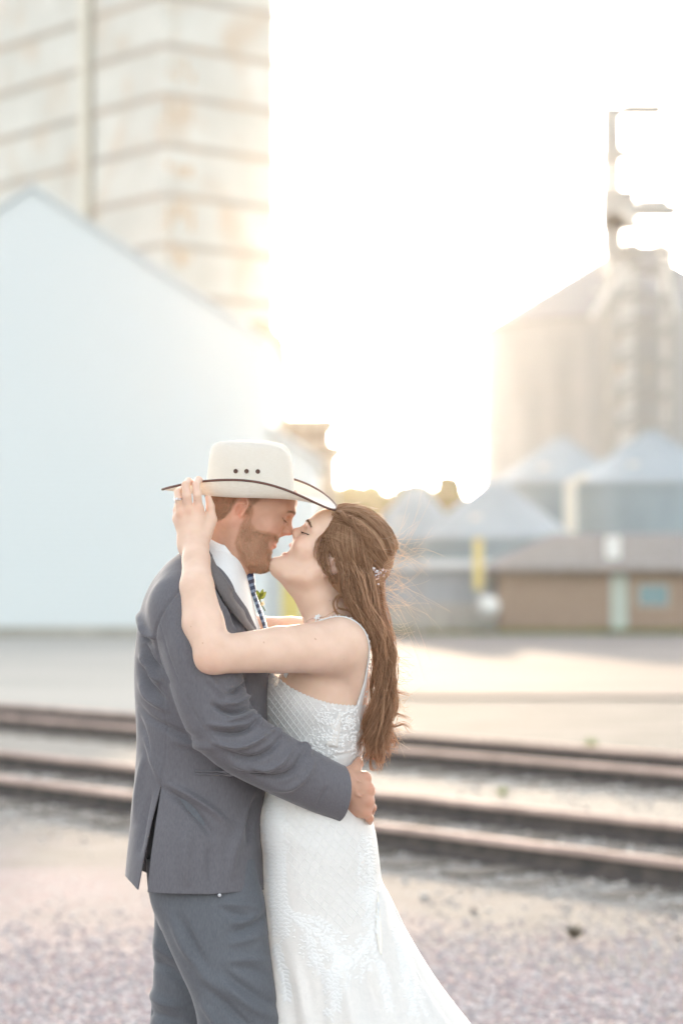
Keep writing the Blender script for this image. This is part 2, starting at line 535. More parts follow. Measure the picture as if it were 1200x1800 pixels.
# --- concrete elevator -------------------------------------------------
def elev_mat():
    m = bpy.data.materials.new("banded_elevator_concrete"); m.use_nodes = True
    nt = m.node_tree; N = nt.nodes; L = nt.links; p = N["Principled BSDF"]
    p.inputs["Roughness"].default_value = 0.8
    tc = N.new("ShaderNodeTexCoord")
    nz = N.new("ShaderNodeTexNoise"); nz.inputs["Scale"].default_value = 0.35; nz.inputs["Detail"].default_value = 7
    L.new(tc.outputs["Object"], nz.inputs["Vector"])
    r = N.new("ShaderNodeValToRGB"); r.color_ramp.elements[0].position = 0.3; r.color_ramp.elements[1].position = 0.75
    r.color_ramp.elements[0].color = (0.56, 0.55, 0.50, 1); r.color_ramp.elements[1].color = (0.68, 0.67, 0.62, 1)
    L.new(nz.outputs["Fac"], r.inputs[0])
    mp = N.new("ShaderNodeMapping"); mp.inputs["Scale"].default_value = (0.45, 0.45, 0.30); L.new(tc.outputs["Object"], mp.inputs[0])
    n2 = N.new("ShaderNodeTexNoise"); n2.inputs["Scale"].default_value = 1.1; n2.inputs["Detail"].default_value = 5; L.new(mp.outputs[0], n2.inputs["Vector"])
    r2 = N.new("ShaderNodeValToRGB"); r2.color_ramp.elements[0].position = 0.52; r2.color_ramp.elements[1].position = 0.72
    r2.color_ramp.elements[0].color = (0, 0, 0, 1); r2.color_ramp.elements[1].color = (0.5, 0.5, 0.5, 1); L.new(n2.outputs["Fac"], r2.inputs[0])
    mx = N.new("ShaderNodeMix"); mx.data_type = 'RGBA'; L.new(r2.outputs[0], mx.inputs[0]); L.new(r.outputs[0], mx.inputs[6]); mx.inputs[7].default_value = (0.58, 0.42, 0.28, 1)
    L.new(mx.outputs[2], p.inputs["Base Color"])
    return m


m_elev = elev_mat()
m_band = material("rusty_band", (0.40, 0.375, 0.335), 0.8, col2=(0.50, 0.42, 0.34), scale=0.5)
m_rust = material("rust_patch", (0.56, 0.42, 0.29), 0.9, col2=(0.62, 0.52, 0.40), scale=1.5)
m_pipe = material("cream_downpipe", (0.66, 0.62, 0.53), 0.6, var=0.06)
DE = 125.0


def rounded_rect(c, ex, ey, ax, ay, r, n=6):
    """Plan outline (counter-clockwise) of a rounded rectangle with corner c, edge vectors ax*ex, ay*ey."""
    ex, ey = np.asarray(ex, float), np.asarray(ey, float)
    pts = []
    for (u, v, a0) in ((r, r, 180), (ax - r, r, 270), (ax - r, ay - r, 0), (r, ay - r, 90)):
        for k in range(n + 1):
            a = math.radians(a0 + 90.0 * k / n)
            pts.append(c + ex * (u + r * math.cos(a)) + ey * (v + r * math.sin(a)))
    return np.array(pts)


def tower_shell(plan, z0, z1):
    n = len(plan)
    V = [(p[0], p[1], z0) for p in plan] + [(p[0], p[1], z1) for p in plan]
    return V, [tuple(range(n - 1, -1, -1)), tuple(range(n, 2 * n))] + [(i, (i + 1) % n, n + (i + 1) % n, n + i) for i in range(n)]


eR = np.array((0.77, 0.637)); eL = np.array((-0.637, 0.77))     # along the right and the left face
cB = at(290, 0, DE)[:2]
elev = empty("grain_elevator", (cB[0], cB[1], 0), "tall banded beige concrete grain elevator with rust streaks, behind the shed", "grain elevator")
ZT = 36.0
wR = 7.6
for nm, c0, ax, ay in (("tower", cB, wR, 7.0), ("tower", cB + eL * 7.75 + eR * 0.12, wR, 12.5)):
    plan = rounded_rect(c0, eR, eL, ax, ay, 0.55)
    b = MB(); b.add(*tower_shell(plan, 0, ZT)); to = b.build(nm, m_elev, elev)
    b = MB()
    for k in range(-1, 14):
        zz = gz(78 + 88 * k, DE)
        if zz < 2 or zz > ZT - 0.5: continue
        pl = rounded_rect(c0 - (eR + eL) * 0.07, eR, eL, ax + 0.14, ay + 0.14, 0.6)
        b.add(*tower_shell(pl, zz - 0.16, zz + 0.16))
    b.build("band", m_band, to)
for zz in (gz(300, DE), gz(390, DE), gz(215, DE), gz(130, DE), gz(462, DE)):      # rust patches on the near corner
    h = rng.uniform(0.7, 1.5)
    for k in range(4):
        b = MB(); a = 0.3 + 0.45 * k + rng.uniform(-0.1, 0.1); p0 = cB + eR * a - eL * 0.012
        ww = rng.uniform(0.12, 0.36); hh = h * rng.uniform(0.4, 1)
        q0 = p0 - eR * ww / 2; q1 = p0 + eR * ww / 2; nn = -eL * 0.01; z_ = zz + rng.uniform(-0.4, 0.3)
        V = [(*q0, z_), (*q1, z_), (*q1, z_ + hh), (*q0, z_ + hh), (*(q0 + nn), z_), (*(q1 + nn), z_), (*(q1 + nn), z_ + hh), (*(q0 + nn), z_ + hh)]
        b.add(V, [(3, 2, 1, 0), (4, 5, 6, 7), (0, 1, 5, 4), (1, 2, 6, 5), (2, 3, 7, 6), (3, 0, 4, 7)])
        b.build("rust_patch", m_rust, elev)
pp = cB + eL * 7.35 - eR * 0.05
b = MB(); b.bar((pp[0], pp[1], 0), (pp[0], pp[1], ZT), 0.34, 12); b.build("downpipe", m_pipe, elev)

# lower workhouse to the right of the tower
wk = empty("workhouse", (gx(480, 122), 122 - D0, 0), "beige annex stepping down from the elevator tower, with a dark slot window", "annex building")
m_beige = material("beige_plaster", (0.44, 0.35, 0.26), 0.85, col2=(0.52, 0.43, 0.33), scale=0.4)
m_dkwin = material("dark_window", (0.10, 0.07, 0.05), 0.3)
d = 122.0; yy = d - D0
b = MB(); b.prism([(gx(440, d), 0), (gx(503, d), 0), (gx(503, d), gz(595, d)), (gx(471, d), gz(562, d)), (gx(440, d), gz(562, d))], yy, yy + 8); b.build("wall", m_beige, wk)
b = MB(); b.box(((gx(473, d) + gx(487, d)) / 2, yy - 0.03, gz(718, d)), (gx(487, d) - gx(473, d), 0.1, 2.2)); b.build("window", m_dkwin, wk)
d = 118.0; yy = d - D0
ofc = empty("scale_house", (gx(550, d), yy, 0), "small beige block with two stacked cornices, right of the annex", "small building")
b = MB()
b.box(((gx(500, d) + gx(594, d)) / 2, yy + 3, gz(800, d) / 2), (gx(594, d) - gx(500, d), 6, gz(800, d)))
b.box(((gx(500, d) + gx(582, d)) / 2, yy + 3, (gz(800, d) + gz(745, d)) / 2 + 0.2), (gx(582, d) - gx(500, d), 5.4, gz(745, d) - gz(800, d)))
b.build("wall", m_beige, ofc)
m_corn = material("brown_cornice", (0.42, 0.34, 0.26), 0.8, var=0.1)
b = MB(); b.box(((gx(496, d) + gx(604, d)) / 2, yy + 3, gz(788, d)), (gx(604, d) - gx(496, d), 6.6, 0.42)); b.build("cornice", m_corn, ofc)
b = MB(); b.box(((gx(496, d) + gx(591, d)) / 2, yy + 3, gz(740, d)), (gx(591, d) - gx(496, d), 6.0, 0.4)); b.build("cornice", m_corn, ofc)
for x_ in (519, 545, 568):
    b = MB(); b.box((gx(x_, d), yy + 0.27, gz(766, d)), (0.42, 0.08, 0.55)); b.build("window", m_dkwin, ofc)

# --- steel bins --------------------------------------------------------
def bin_mat(name, c1, c2, metal=0.35):
    m = bpy.data.materials.new(name); m.use_nodes = True
    nt = m.node_tree; N = nt.nodes; L = nt.links; p = N["Principled BSDF"]
    p.inputs["Roughness"].default_value = 0.55; p.inputs["Metallic"].default_value = metal
    tc = N.new("ShaderNodeTexCoord"); nz = N.new("ShaderNodeTexNoise"); nz.inputs["Scale"].default_value = 0.5; nz.inputs["Detail"].default_value = 6
    mp = N.new("ShaderNodeMapping"); mp.inputs["Scale"].default_value = (1, 1, 0.25); L.new(tc.outputs["Object"], mp.inputs[0]); L.new(mp.outputs[0], nz.inputs["Vector"])
    r = N.new("ShaderNodeValToRGB"); r.color_ramp.elements[0].position = 0.3; r.color_ramp.elements[1].position = 0.7
    r.color_ramp.elements[0].color = (*c1, 1); r.color_ramp.elements[1].color = (*c2, 1); L.new(nz.outputs["Fac"], r.inputs[0]); L.new(r.outputs[0], p.inputs["Base Color"])
    w = N.new("ShaderNodeTexWave"); w.bands_direction = 'Z'; w.inputs["Scale"].default_value = 2.6; L.new(tc.outputs["Object"], w.inputs["Vector"])
    bp = N.new("ShaderNodeBump"); bp.inputs["Strength"].default_value = 0.5; bp.inputs["Distance"].default_value = 0.05
    L.new(w.outputs["Fac"], bp.inputs["Height"]); L.new(bp.outputs[0], p.inputs["Normal"])
    return m


m_bin = bin_mat("blue_grey_bin_steel", (0.25, 0.32, 0.35), (0.34, 0.41, 0.44))
m_binroof = material("pale_bin_roof", (0.36, 0.41, 0.435), 0.5, var=0.05, scale=0.5)
m_bigbin = bin_mat("big_bin_steel", (0.33, 0.335, 0.335), (0.44, 0.44, 0.43), 0.0)
m_bigroof = material("big_bin_roof", (0.33, 0.325, 0.32), 0.9, var=0.06, spec=0.1)


def grain_bin(px, pyk, pye, r_px, d, label, big=False, group="steel grain bins"):
    x, y = gx(px, d), d - D0
    r = r_px * d / F_PX; ze, zk = gz(pye, d), gz(pyk, d)
    t = empty("grain_bin", (x, y, 0), label, "grain bin", group)
    b = MB(); b.lathe((x, y, 0), [(r, 0), (r, ze)], 56)
    if big:
        for k in range(1, 9): b.lathe((x, y, 0), [(r, ze * k / 9 - 0.08), (r + 0.07, ze * k / 9 - 0.05), (r + 0.07, ze * k / 9 + 0.05), (r, ze * k / 9 + 0.08)], 56)
    w = b.build("wall", m_bigbin if big else m_bin, t, smooth=True)
    b = MB(); b.lathe((x, y, 0), [(r + 0.15, ze - 0.15), (r + 0.15, ze + 0.02), (0.55, zk), (0.5, zk + 0.25), (0.0, zk + 0.3)], 56)
    n = 28 if big else 20
    for k in range(n):
        a = 2 * math.pi * k / n
        b.bar((x + (r + 0.12) * math.cos(a), y + (r + 0.12) * math.sin(a), ze + 0.06), (x + 0.55 * math.cos(a), y + 0.55 * math.sin(a), zk + 0.05), 0.05, 4)
    ro = b.build("roof", m_bigroof if big else m_binroof, t, smooth=False)
    b = MB(); b.box((x - 0.3 * r, y - 0.62 * r, ze + (zk - ze) * 0.3), (0.5, 0.5, 0.5)); b.build("roof_vent", m_pipe, ro)
    return t


grain_bin(1110, 430, 584, 262, 172, "enormous grey steel bin towering behind the small ones, at the right edge", True)
grain_bin(1146, 766, 852, 146, 122, "large blue-grey bin with pale cone roof directly behind the brown building")
grain_bin(985, 778, 852, 118, 132, "half-hidden pale-roofed bin in front of the enormous bin's left wall")
grain_bin(872, 853, 946, 132, 108, "low wide pale-roofed bin behind the yellow post")
grain_bin(730, 866, 950, 82, 112, "smallest cone-roofed bin, next to the bride's hair and below the trees")
# vertical duct between the two bins
d = 112; b = MB(); b.bar(at(1001, 1090, d), at(1001, 846, d), 0.27, 10); b.bar(at(1001, 850, d), at(1030, 835, d), 0.2, 8)
tag(b.build("grain_spout", m_pipe), "upright cream pipe between the wide low bin and the large blue-grey bin", "pipe")

# --- bucket elevator tower in front of the big bin ---------------------
m_lat = material("galvanised_lattice", (0.36, 0.35, 0.33), 0.6, metal=0.2, var=0.1)
m_leg = material("pale_leg_casing", (0.56, 0.55, 0.52), 0.6, var=0.05)
d = 150.0; yy = d - D0
bt = empty("bucket_elevator", (gx(1130, d), yy, 0), "open steel lattice tower with platforms rising above the enormous bin", "elevator tower")


def lattice(b, xa, xb, y0, y1, z0, z1, step, r):
    cs = [(xa, y0), (xb, y0), (xb, y1), (xa, y1)]
    for c in cs: b.bar((*c, z0), (*c, z1), r, 4)
    z = z0
    while z < z1 - 0.1:
        zz = min(z + step, z1)
        for k in range(4):
            a, c = cs[k], cs[(k + 1) % 4]
            b.bar((*a, zz), (*c, zz), r * 0.7, 4); b.bar((*a, z), (*c, zz), r * 0.6, 4)
        z += step


b = MB(); lattice(b, gx(1074, d), gx(1180, d), yy, yy + 3, 0, gz(432, d), 2.0, 0.24); b.build("lattice_frame", m_lat, bt)
b = MB(); lattice(b, gx(1066, d), gx(1088, d), yy + 0.5, yy + 1.2, gz(440, d), gz(184, d), 0.9, 0.27); b.build("ladder_mast", m_lat, bt)
for px in (1103, 1176):
    b = MB(); b.box((gx(px, d), yy + 0.6, gz(470, d) / 2), (0.85, 0.7, gz(470, d))); b.build("leg_casing", m_leg, bt)
for (xa, xb, py, th) in ((1058, 1194, 366, 0.75), (1068, 1168, 436, 0.45), (1060, 1156, 266, 0.5), (1094, 1168, 187, 0.6)):
    b = MB(); b.box((gx((xa + xb) / 2, d), yy + 1.0, gz(py, d)), (gx(xb, d) - gx(xa, d), 2.2, th))
    for k in range(7):
        x = gx(xa + (xb - xa) * k / 6, d); b.bar((x, yy - 0.05, gz(py, d)), (x, yy - 0.05, gz(py, d) + 1.0), 0.05, 4)
    b.bar((gx(xa, d), yy - 0.05, gz(py, d) + 1.0), (gx(xb, d), yy - 0.05, gz(py, d) + 1.0), 0.05, 4)
    b.build("platform", m_lat, bt)
for (px, py, sx, sz) in ((1077, 236, 1.1, 3.6), (1088, 366, 2.2, 2.6), (1150, 362, 1.9, 1.2), (1079, 404, 1.2, 3.2)):
    b = MB(); b.box((gx(px, d), yy + 0.7, gz(py, d)), (sx, 1.0, sz)); b.build("motor_housing", m_lat, bt)
for (xa, ya, xb, yb) in ((1100, 460, 1040, 560), (1165, 460, 1190, 560), (1092, 372, 1172, 436)):
    b = MB(); b.bar(at(xa, ya, d), at(xb, yb, d), 0.24, 8); b.build("spout", m_leg, bt)
for (px, py) in ((1085, 590), (1085, 645), (1085, 706), (1140, 655)):  # solid boxes standing in for the tower's dark openings
    b = MB(); b.box((gx(px, d), yy + 0.2, gz(py, d)), (0.62, 0.4, 0.8)); b.build("dark_opening", m_band, bt)

# --- brown hip-roofed building ------------------------------------------
m_brown = bpy.data.materials.new("brown_brick"); m_brown.use_nodes = True
_n = m_brown.node_tree.nodes; _l = m_brown.node_tree.links; _p = _n["Principled BSDF"]; _p.inputs["Roughness"].default_value = 0.9
_tc = _n.new("ShaderNodeTexCoord"); _sx = _n.new("ShaderNodeSeparateXYZ"); _cx = _n.new("ShaderNodeCombineXYZ"); _l.new(_tc.outputs["Object"], _sx.inputs[0])
_l.new(_sx.outputs[0], _cx.inputs[0]); _l.new(_sx.outputs[2], _cx.inputs[1])
_br = _n.new("ShaderNodeTexBrick"); _br.inputs["Scale"].default_value = 2.2; _br.inputs["Color1"].default_value = (0.28, 0.19, 0.14, 1); _br.inputs["Color2"].default_value = (0.34, 0.24, 0.17, 1); _br.inputs["Mortar"].default_value = (0.36, 0.30, 0.25, 1)
_l.new(_cx.outputs[0], _br.inputs["Vector"]); _l.new(_br.outputs["Color"], _p.inputs["Base Color"])
m_shingle = material("brown_shingle", (0.21, 0.19, 0.175), 0.9, col2=(0.29, 0.265, 0.245), scale=3, bump=0.3)
m_teal = material("teal_window_glass", (0.16, 0.28, 0.31), 0.2)
m_white = material("white_paint", (0.72, 0.72, 0.69), 0.5, var=0.04)
m_palegreen = material("pale_green_door", (0.44, 0.50, 0.44), 0.6, var=0.05)
d = 97.0; yy = d - D0
x0, x1 = gx(877, d), gx(1330, d); zt = gz(1006, d)
bh = empty("brick_house", ((x0 + x1) / 2, yy, 0), "low brown brick building with a hip roof and a teal window, at right", "building")
b = MB(); b.box(((x0 + x1) / 2, yy + 4.2, zt / 2), (x1 - x0, 8.4, zt)); b.build("wall", m_brown, bh)
b = MB(); e = 0.75; zr_ = gz(944, d)
V = [(x0 - e, yy - e, zt + 0.02), (x1 + e, yy - e, zt + 0.02), (x1 + e, yy + 8.4 + e, zt + 0.02), (x0 - e, yy + 8.4 + e, zt + 0.02),
     (x0 - e, yy - e, zt + 0.16), (x1 + e, yy - e, zt + 0.16), (x1 + e, yy + 8.4 + e, zt + 0.16), (x0 - e, yy + 8.4 + e, zt + 0.16),
     (gx(985, d), yy + 4.2, zr_ + 0.25), (gx(1225, d), yy + 4.2, zr_ + 0.25)]
b.add(V, [(3, 2, 1, 0), (0, 1, 5, 4), (1, 2, 6, 5), (2, 3, 7, 6), (3, 0, 4, 7), (4, 5, 9, 8), (5, 6, 9), (6, 7, 8, 9), (7, 4, 8)])
ro = b.build("roof", m_shingle, bh)
b = MB(); b.box((gx(1080, d), yy + 0.8, (gz(942, d) + gz(1000, d)) / 2), (0.55, 0.5, gz(942, d) - gz(1000, d))); b.build("chimney", m_white, ro)
b = MB(); b.box((gx(1087, d), yy - 0.03, gz(1010, d) / 2), (0.66, 0.08, gz(1010, d))); b.build("door", m_palegreen, bh)
b = MB(); b.box((gx(1147, d), yy - 0.03, gz(1046, d)), (1.42, 0.1, 1.05)); w = b.build("window", m_corn, bh)
b = MB(); b.box((gx(1147, d), yy - 0.07, gz(1046, d)), (1.14, 0.05, 0.8)); b.build("pane", m_teal, w)

# --- low grey shed, fence, tank and post left of it -----------------------
d = 99.0; yy = d - D0
m_greyw = material("grey_blue_siding", (0.34, 0.37, 0.40), 0.7, var=0.08, scale=1.2, stretch=(6, 1, 0.3))
gs = empty("grey_shed", (gx(770, d), yy, 0), "long low grey-blue shed between the bride's hair and the brown building", "shed")
b = MB(); b.box(((gx(640, d) + gx(874, d)) / 2, yy + 2, gz(1000, d) / 2), (gx(874, d) - gx(640, d), 4, gz(1000, d))); b.build("wall", m_greyw, gs)
b = MB(); b.prism([(gx(632, d), gz(1000, d)), (gx(875, d), gz(1000, d)), (gx(875, d), gz(985, d)), (gx(640, d), gz(985, d))], yy - 0.5, yy + 4.4); b.build("roof", m_trim, gs)
d = 95.0; yy = d - D0
fc = empty("board_fence", (gx(760, d), yy, 0), "low weathered board fence in front of the grey-blue shed", "fence")
b = MB()
for k in range(26):
    x = gx(640, d) + k * 0.2
    b.box((x, yy, 0.62 + rng.uniform(-0.02, 0.02)), (0.185, 0.03, 1.18))
m_fence = material("weathered_fence_board", (0.33, 0.31, 0.28), 0.85, col2=(0.44, 0.42, 0.38), scale=2, stretch=(4, 4, 0.4))
b.build("boards", m_fence, fc)
b = MB()
for zf in (0.3, 1.0): b.box(((gx(640, d) + gx(850, d)) / 2, yy + 0.05, zf), (gx(850, d) - gx(640, d), 0.05, 0.1))
b.build("fence_rail", m_fence, fc)
b = MB()
d = 94.0
c = at(856, 1066, d); r = 0.43
tk = empty("fuel_tank", (c[0], c[1], 0), "small round white tank on legs at the brown building's left corner", "tank")
prof = [(0.0, -0.8), (r * 0.75, -0.72), (r, -0.55), (r, 0.55), (r * 0.75, 0.72), (0.0, 0.8)]
V, Fq, nn = [], [], 24
for rr, zz in prof:
    for i in range(nn):
        a = 2 * math.pi * i / nn; V.append((c[0] + rr * math.cos(a), c[1] + zz, c[2] + rr * math.sin(a)))
for k in range(5):
    for i in range(nn): Fq.append((k * nn + i, k * nn + (i + 1) % nn, (k + 1) * nn + (i + 1) % nn, (k + 1) * nn + i))
b.add(V, Fq); b.build("tank_body", m_white, tk, smooth=True)
for sx in (-0.25, 0.25):
    for sy in (-0.5, 0.5):
        b = MB(); b.bar((c[0] + sx, c[1] + sy, 0), (c[0] + sx * 0.8, c[1] + sy, c[2] - r * 0.7), 0.035, 6); b.build("leg", m_lat, tk)
d = 93.0
m_yel2 = material("yellow_post_paint", (0.62, 0.50, 0.18), 0.5, var=0.06)
yp = empty("yellow_marker", (gx(840, d), d - D0, 0), "tall yellow marker panel on a post, left of the brown building", "marker post")
b = MB(); b.box((gx(840, d), d - D0, (gz(946, d) + gz(1036, d)) / 2), (0.36, 0.1, gz(946, d) - gz(1036, d))); b.build("panel", m_yel2, yp)
b = MB(); b.bar((gx(840, d), d - D0 + 0.1, 0), (gx(840, d), d - D0 + 0.1, gz(960, d)), 0.05, 8); b.build("pole", m_lat, yp)
d = 92.0
b = MB(); b.bar((gx(738, d), d - D0, 0), (gx(738, d), d - D0, gz(965, d)), 0.055, 8); b.bar((gx(738, d), d - D0, gz(966, d)), (gx(738, d), d - D0, gz(962, d)), 0.08, 8)
tag(b.build("utility_post", m_lat), "slim white post rising in front of the smallest bin", "post")

# --- trees -------------------------------------------------------------
m_leaf = material("tree_leaf", (0.15, 0.155, 0.04), 0.7, col2=(0.28, 0.25, 0.07), scale=0.4, trans=0.55)
m_bark = material("tree_bark", (0.12, 0.09, 0.07), 0.9, var=0.2)


def tree(px, pyt, w_px, d, label, n=5200):
    x, y = gx(px, d), d - D0; zt = gz(pyt, d); w = w_px * d / F_PX
    t = empty("tree", (x, y, 0), label, "tree", "trees beyond the bins")
    b = MB()
    b.bar((x, y, 0), (x + 0.2, y, zt * 0.45), 0.35, 8, 0.22)
    limbs = []
    for k in range(6):
        a = k * 1.05 + rng.uniform(-0.3, 0.3); e = np.array((x + math.cos(a) * w * 0.5, y + math.sin(a) * w * 0.5, zt * rng.uniform(0.6, 0.85)))
        b.bar((x + 0.2, y, zt * 0.42), e, 0.16, 6, 0.05); limbs.append(e)
    b.build("trunk", m_bark, t)
    cl = [np.array((x, y, zt * 0.78))] + limbs + [np.array((x + rng.normal(0, 0.45) * w, y + rng.normal(0, 0.35) * w, zt * rng.uniform(0.5, 0.95))) for _ in range(9)]
    V, Fq = [], []
    for k in range(n):
        c = cl[rng.integers(len(cl))]
        o = rng.normal(0, 1, 3); o /= np.linalg.norm(o)
        p = c + o * np.array((0.36 * w, 0.36 * w, 0.13 * zt)) * rng.uniform(0.3, 1.0) ** 0.5
        if p[2] > zt: continue
        s = rng.uniform(0.3, 0.6); a1 = rng.normal(0, 1, 3); a1 /= np.linalg.norm(a1); a2 = np.cross(a1, o); a2 /= np.linalg.norm(a2) + 1e-9
        i = len(V); V += [p - a1 * s, p + a2 * s * 0.55, p + a1 * s, p - a2 * s * 0.55]; Fq.append((i, i + 1, i + 2, i + 3))
    b = MB(); b.add(V, Fq); b.build("crown", m_leaf, t)


tree(768, 834, 62, 205, "tallest round tree beyond the smallest bin's cone roof")
tree(715, 850, 60, 210, "rounded olive-gold tree just left of the tallest one")
tree(680, 850, 66, 215, "broad hazy tree directly above the bride's hair")
tree(636, 852, 56, 225, "low tree partly hidden behind the hat brim and the bride's head")
# ------------------------------------------------------------------ implicit surfaces
def smin(a, b, k):
    h = np.clip(0.5 + 0.5 * (b - a) / k, 0, 1)
    return b * (1 - h) + a * h - k * h * (1 - h)


def smax(a, b, k): return -smin(-a, -b, k)


def cap(P, a, b, ra, rb=None):
    """Tapered capsule."""
    a, b = np.asarray(a, float), np.asarray(b, float)
    rb = ra if rb is None else rb
    ab = b - a
    t = np.clip(((P - a) @ ab) / (ab @ ab), 0, 1)
    return np.linalg.norm(P - a - t[:, None] * ab, axis=1) - (ra + (rb - ra) * t)


def chain(P, pts, rs, k=0.0):
    d = None
    for i in range(len(pts) - 1):
        c = cap(P, pts[i], pts[i + 1], rs[i], rs[i + 1])
        d = c if d is None else (smin(d, c, k) if k else np.minimum(d, c))
    return d


def ell(P, c, r, R=None):
    q = P - np.asarray(c, float)
    if R is not None: q = q @ R
    r = np.asarray(r, float)
    k0 = np.linalg.norm(q / r, axis=1); k1 = np.linalg.norm(q / (r * r), axis=1)
    return k0 * (k0 - 1.0) / np.maximum(k1, 1e-9)


def rot(axis, deg): return np.array(Matrix.Rotation(math.radians(deg), 3, axis))


def near(P, c, r, f, far=0.2):
    """f evaluated only within r of c; beyond, the distance to that ball plus far * 0 (a safe bound)."""
    dc = np.linalg.norm(P - np.asarray(c, float), axis=1) - r
    out = np.maximum(dc, 0.0) + 0.05
    m = dc < 0
    if m.any():
        out[m] = f(P[m])
    return out


def iso_mesh(fn, lo, hi, h, B=8, slack=1.6):
    """Surface nets over the zero set of fn, evaluated only in blocks near the surface."""
    lo, hi = np.asarray(lo, float), np.asarray(hi, float)
    nb = np.ceil((hi - lo) / (h * B)).astype(int)
    g = np.stack(np.meshgrid(*[np.arange(k) for k in nb], indexing='ij'), -1).reshape(-1, 3)
    cen = lo + (g + 0.5) * B * h
    d = fn(cen)
    act = g[np.abs(d) < B * h * 0.87 * slack + 0.006]
    n1 = B + 1
    loc = np.stack(np.meshgrid(*[np.arange(n1)] * 3, indexing='ij'), -1).reshape(-1, 3)
    big = nb * B + 2
    keys, verts, qa = [], [], []
    CH = 400
    cor = np.array([(i, j, k) for i in (0, 1) for j in (0, 1) for k in (0, 1)])
    edges = [(a, b) for a in range(8) for b in range(8) if a < b and np.abs(cor[a] - cor[b]).sum() == 1]
    def key(c): return (c[..., 0].astype(np.int64) * big[1] + c[..., 1]) * big[2] + c[..., 2]
    for s in range(0, len(act), CH):
        A = act[s:s + CH]
        gi = A[:, None, :] * B + loc[None]
        v = fn((lo + gi.reshape(-1, 3) * h)).reshape(len(A), n1, n1, n1)
        v = np.where(v == 0, 1e-9, v)
        c8 = np.stack([v[:, i:i + B, j:j + B, k:k + B] for i, j, k in cor], -1)
        neg = c8 < 0
        mixed = neg.any(-1) & ~neg.all(-1)
        bi, i, j, k = np.nonzero(mixed)
        cc = c8[bi, i, j, k]
        sp, sn = np.zeros((len(bi), 3)), np.zeros(len(bi))
        for a, b in edges:
            x = (cc[:, a] < 0) != (cc[:, b] < 0)
            t = cc[x, a] / (cc[x, a] - cc[x, b])
            sp[x] += cor[a] + t[:, None] * (cor[b] - cor[a]); sn[x] += 1
        cell = A[bi] * B + np.stack((i, j, k), -1)
        keys.append(key(cell)); verts.append(lo + (cell + sp / sn[:, None]) * h)
        for ax in range(3):                                # grid edges along ax, owned by the block of their lower corner
            sl0 = [slice(0, B)] * 3
            sl1 = [slice(0, B)] * 3; sl1[ax] = slice(1, B + 1)
            v0, v1 = v[(slice(None), *sl0)], v[(slice(None), *sl1)]
            bi2, i2, j2, k2 = np.nonzero((v0 < 0) != (v1 < 0))
            c = A[bi2] * B + np.stack((i2, j2, k2), -1)
            u, w = [(1, 2), (2, 0), (0, 1)][ax]
            du = np.zeros(3, int); dw = np.zeros(3, int); du[u] = 1; dw[w] = 1
            q = np.stack((key(c - du - dw), key(c - dw), key(c), key(c - du)), -1)
            fl = v0[bi2, i2, j2, k2] > 0
            q[fl] = q[fl][:, ::-1]
            qa.append(q)
    keys = np.concatenate(keys); verts = np.concatenate(verts); q = np.concatenate(qa)
    o = np.argsort(keys); keys, verts = keys[o], verts[o]
    idx = np.searchsorted(keys, q); idx = np.minimum(idx, len(keys) - 1)
    ok = (keys[idx] == q).all(1)
    return verts, idx[ok]


def relax(V, Fs, it=2, lam=0.5):
    """Laplacian smoothing of a quad mesh."""
    e = np.concatenate((Fs, np.roll(Fs, -1, 1)), 0).reshape(-1)
    a = np.concatenate([Fs[:, i] for i in range(4)] + [Fs[:, (i + 1) % 4] for i in range(4)])
    b = np.concatenate([Fs[:, (i + 1) % 4] for i in range(4)] + [Fs[:, i] for i in range(4)])
    cnt = np.bincount(a, minlength=len(V)).astype(float)
    V = V.copy()
    for _ in range(it):
        s = np.stack([np.bincount(a, weights=V[b, k], minlength=len(V)) for k in range(3)], -1)
        V += lam * (s / np.maximum(cnt, 1)[:, None] - V) * (cnt > 0)[:, None]
    return V


def normals(V, Fs):
    n = np.cross(V[Fs[:, 2]] - V[Fs[:, 0]], V[Fs[:, 3]] - V[Fs[:, 1]]) if Fs.shape[1] == 4 else np.cross(V[Fs[:, 1]] - V[Fs[:, 0]], V[Fs[:, 2]] - V[Fs[:, 0]])
    N = np.zeros_like(V)
    for k in range(Fs.shape[1]):
        for c in range(3): N[:, c] += np.bincount(Fs[:, k], weights=n[:, c], minlength=len(V))
    return N / np.maximum(np.linalg.norm(N, axis=1), 1e-12)[:, None]


def compact(V, Fs):
    u, inv = np.unique(Fs, return_inverse=True)
    return V[u], inv.reshape(Fs.shape)


def merge(parts):
    Vs, Fq, n = [], [], 0
    for V, Fs in parts:
        Vs.append(V); Fq.extend((np.asarray(Fs) + n).tolist()); n += len(V)
    return np.vstack(Vs), Fq


def hermite(xs, ys, x):
    """Smooth monotone interpolation of table rows ys (n, m) over xs."""
    xs = np.asarray(xs, float); ys = np.asarray(ys, float)
    if ys.ndim == 1: ys = ys[:, None]
    dl = np.diff(ys, axis=0) / np.diff(xs)[:, None]
    m = np.zeros_like(ys); m[0] = dl[0]; m[-1] = dl[-1]
    p = dl[:-1] * dl[1:]
    m[1:-1] = np.where(p > 0, 2 * p / np.where(np.abs(dl[:-1] + dl[1:]) < 1e-12, 1, dl[:-1] + dl[1:]), 0)
    x = np.clip(np.asarray(x, float), xs[0], xs[-1])
    i = np.clip(np.searchsorted(xs, x, side='right') - 1, 0, len(xs) - 2)
    hh = (xs[i + 1] - xs[i]); t = ((x - xs[i]) / hh)[..., None]; hh = hh[..., None]
    y = (2 * t**3 - 3 * t**2 + 1) * ys[i] + (t**3 - 2 * t**2 + t) * hh * m[i] + (-2 * t**3 + 3 * t**2) * ys[i + 1] + (t**3 - t**2) * hh * m[i + 1]
    return y


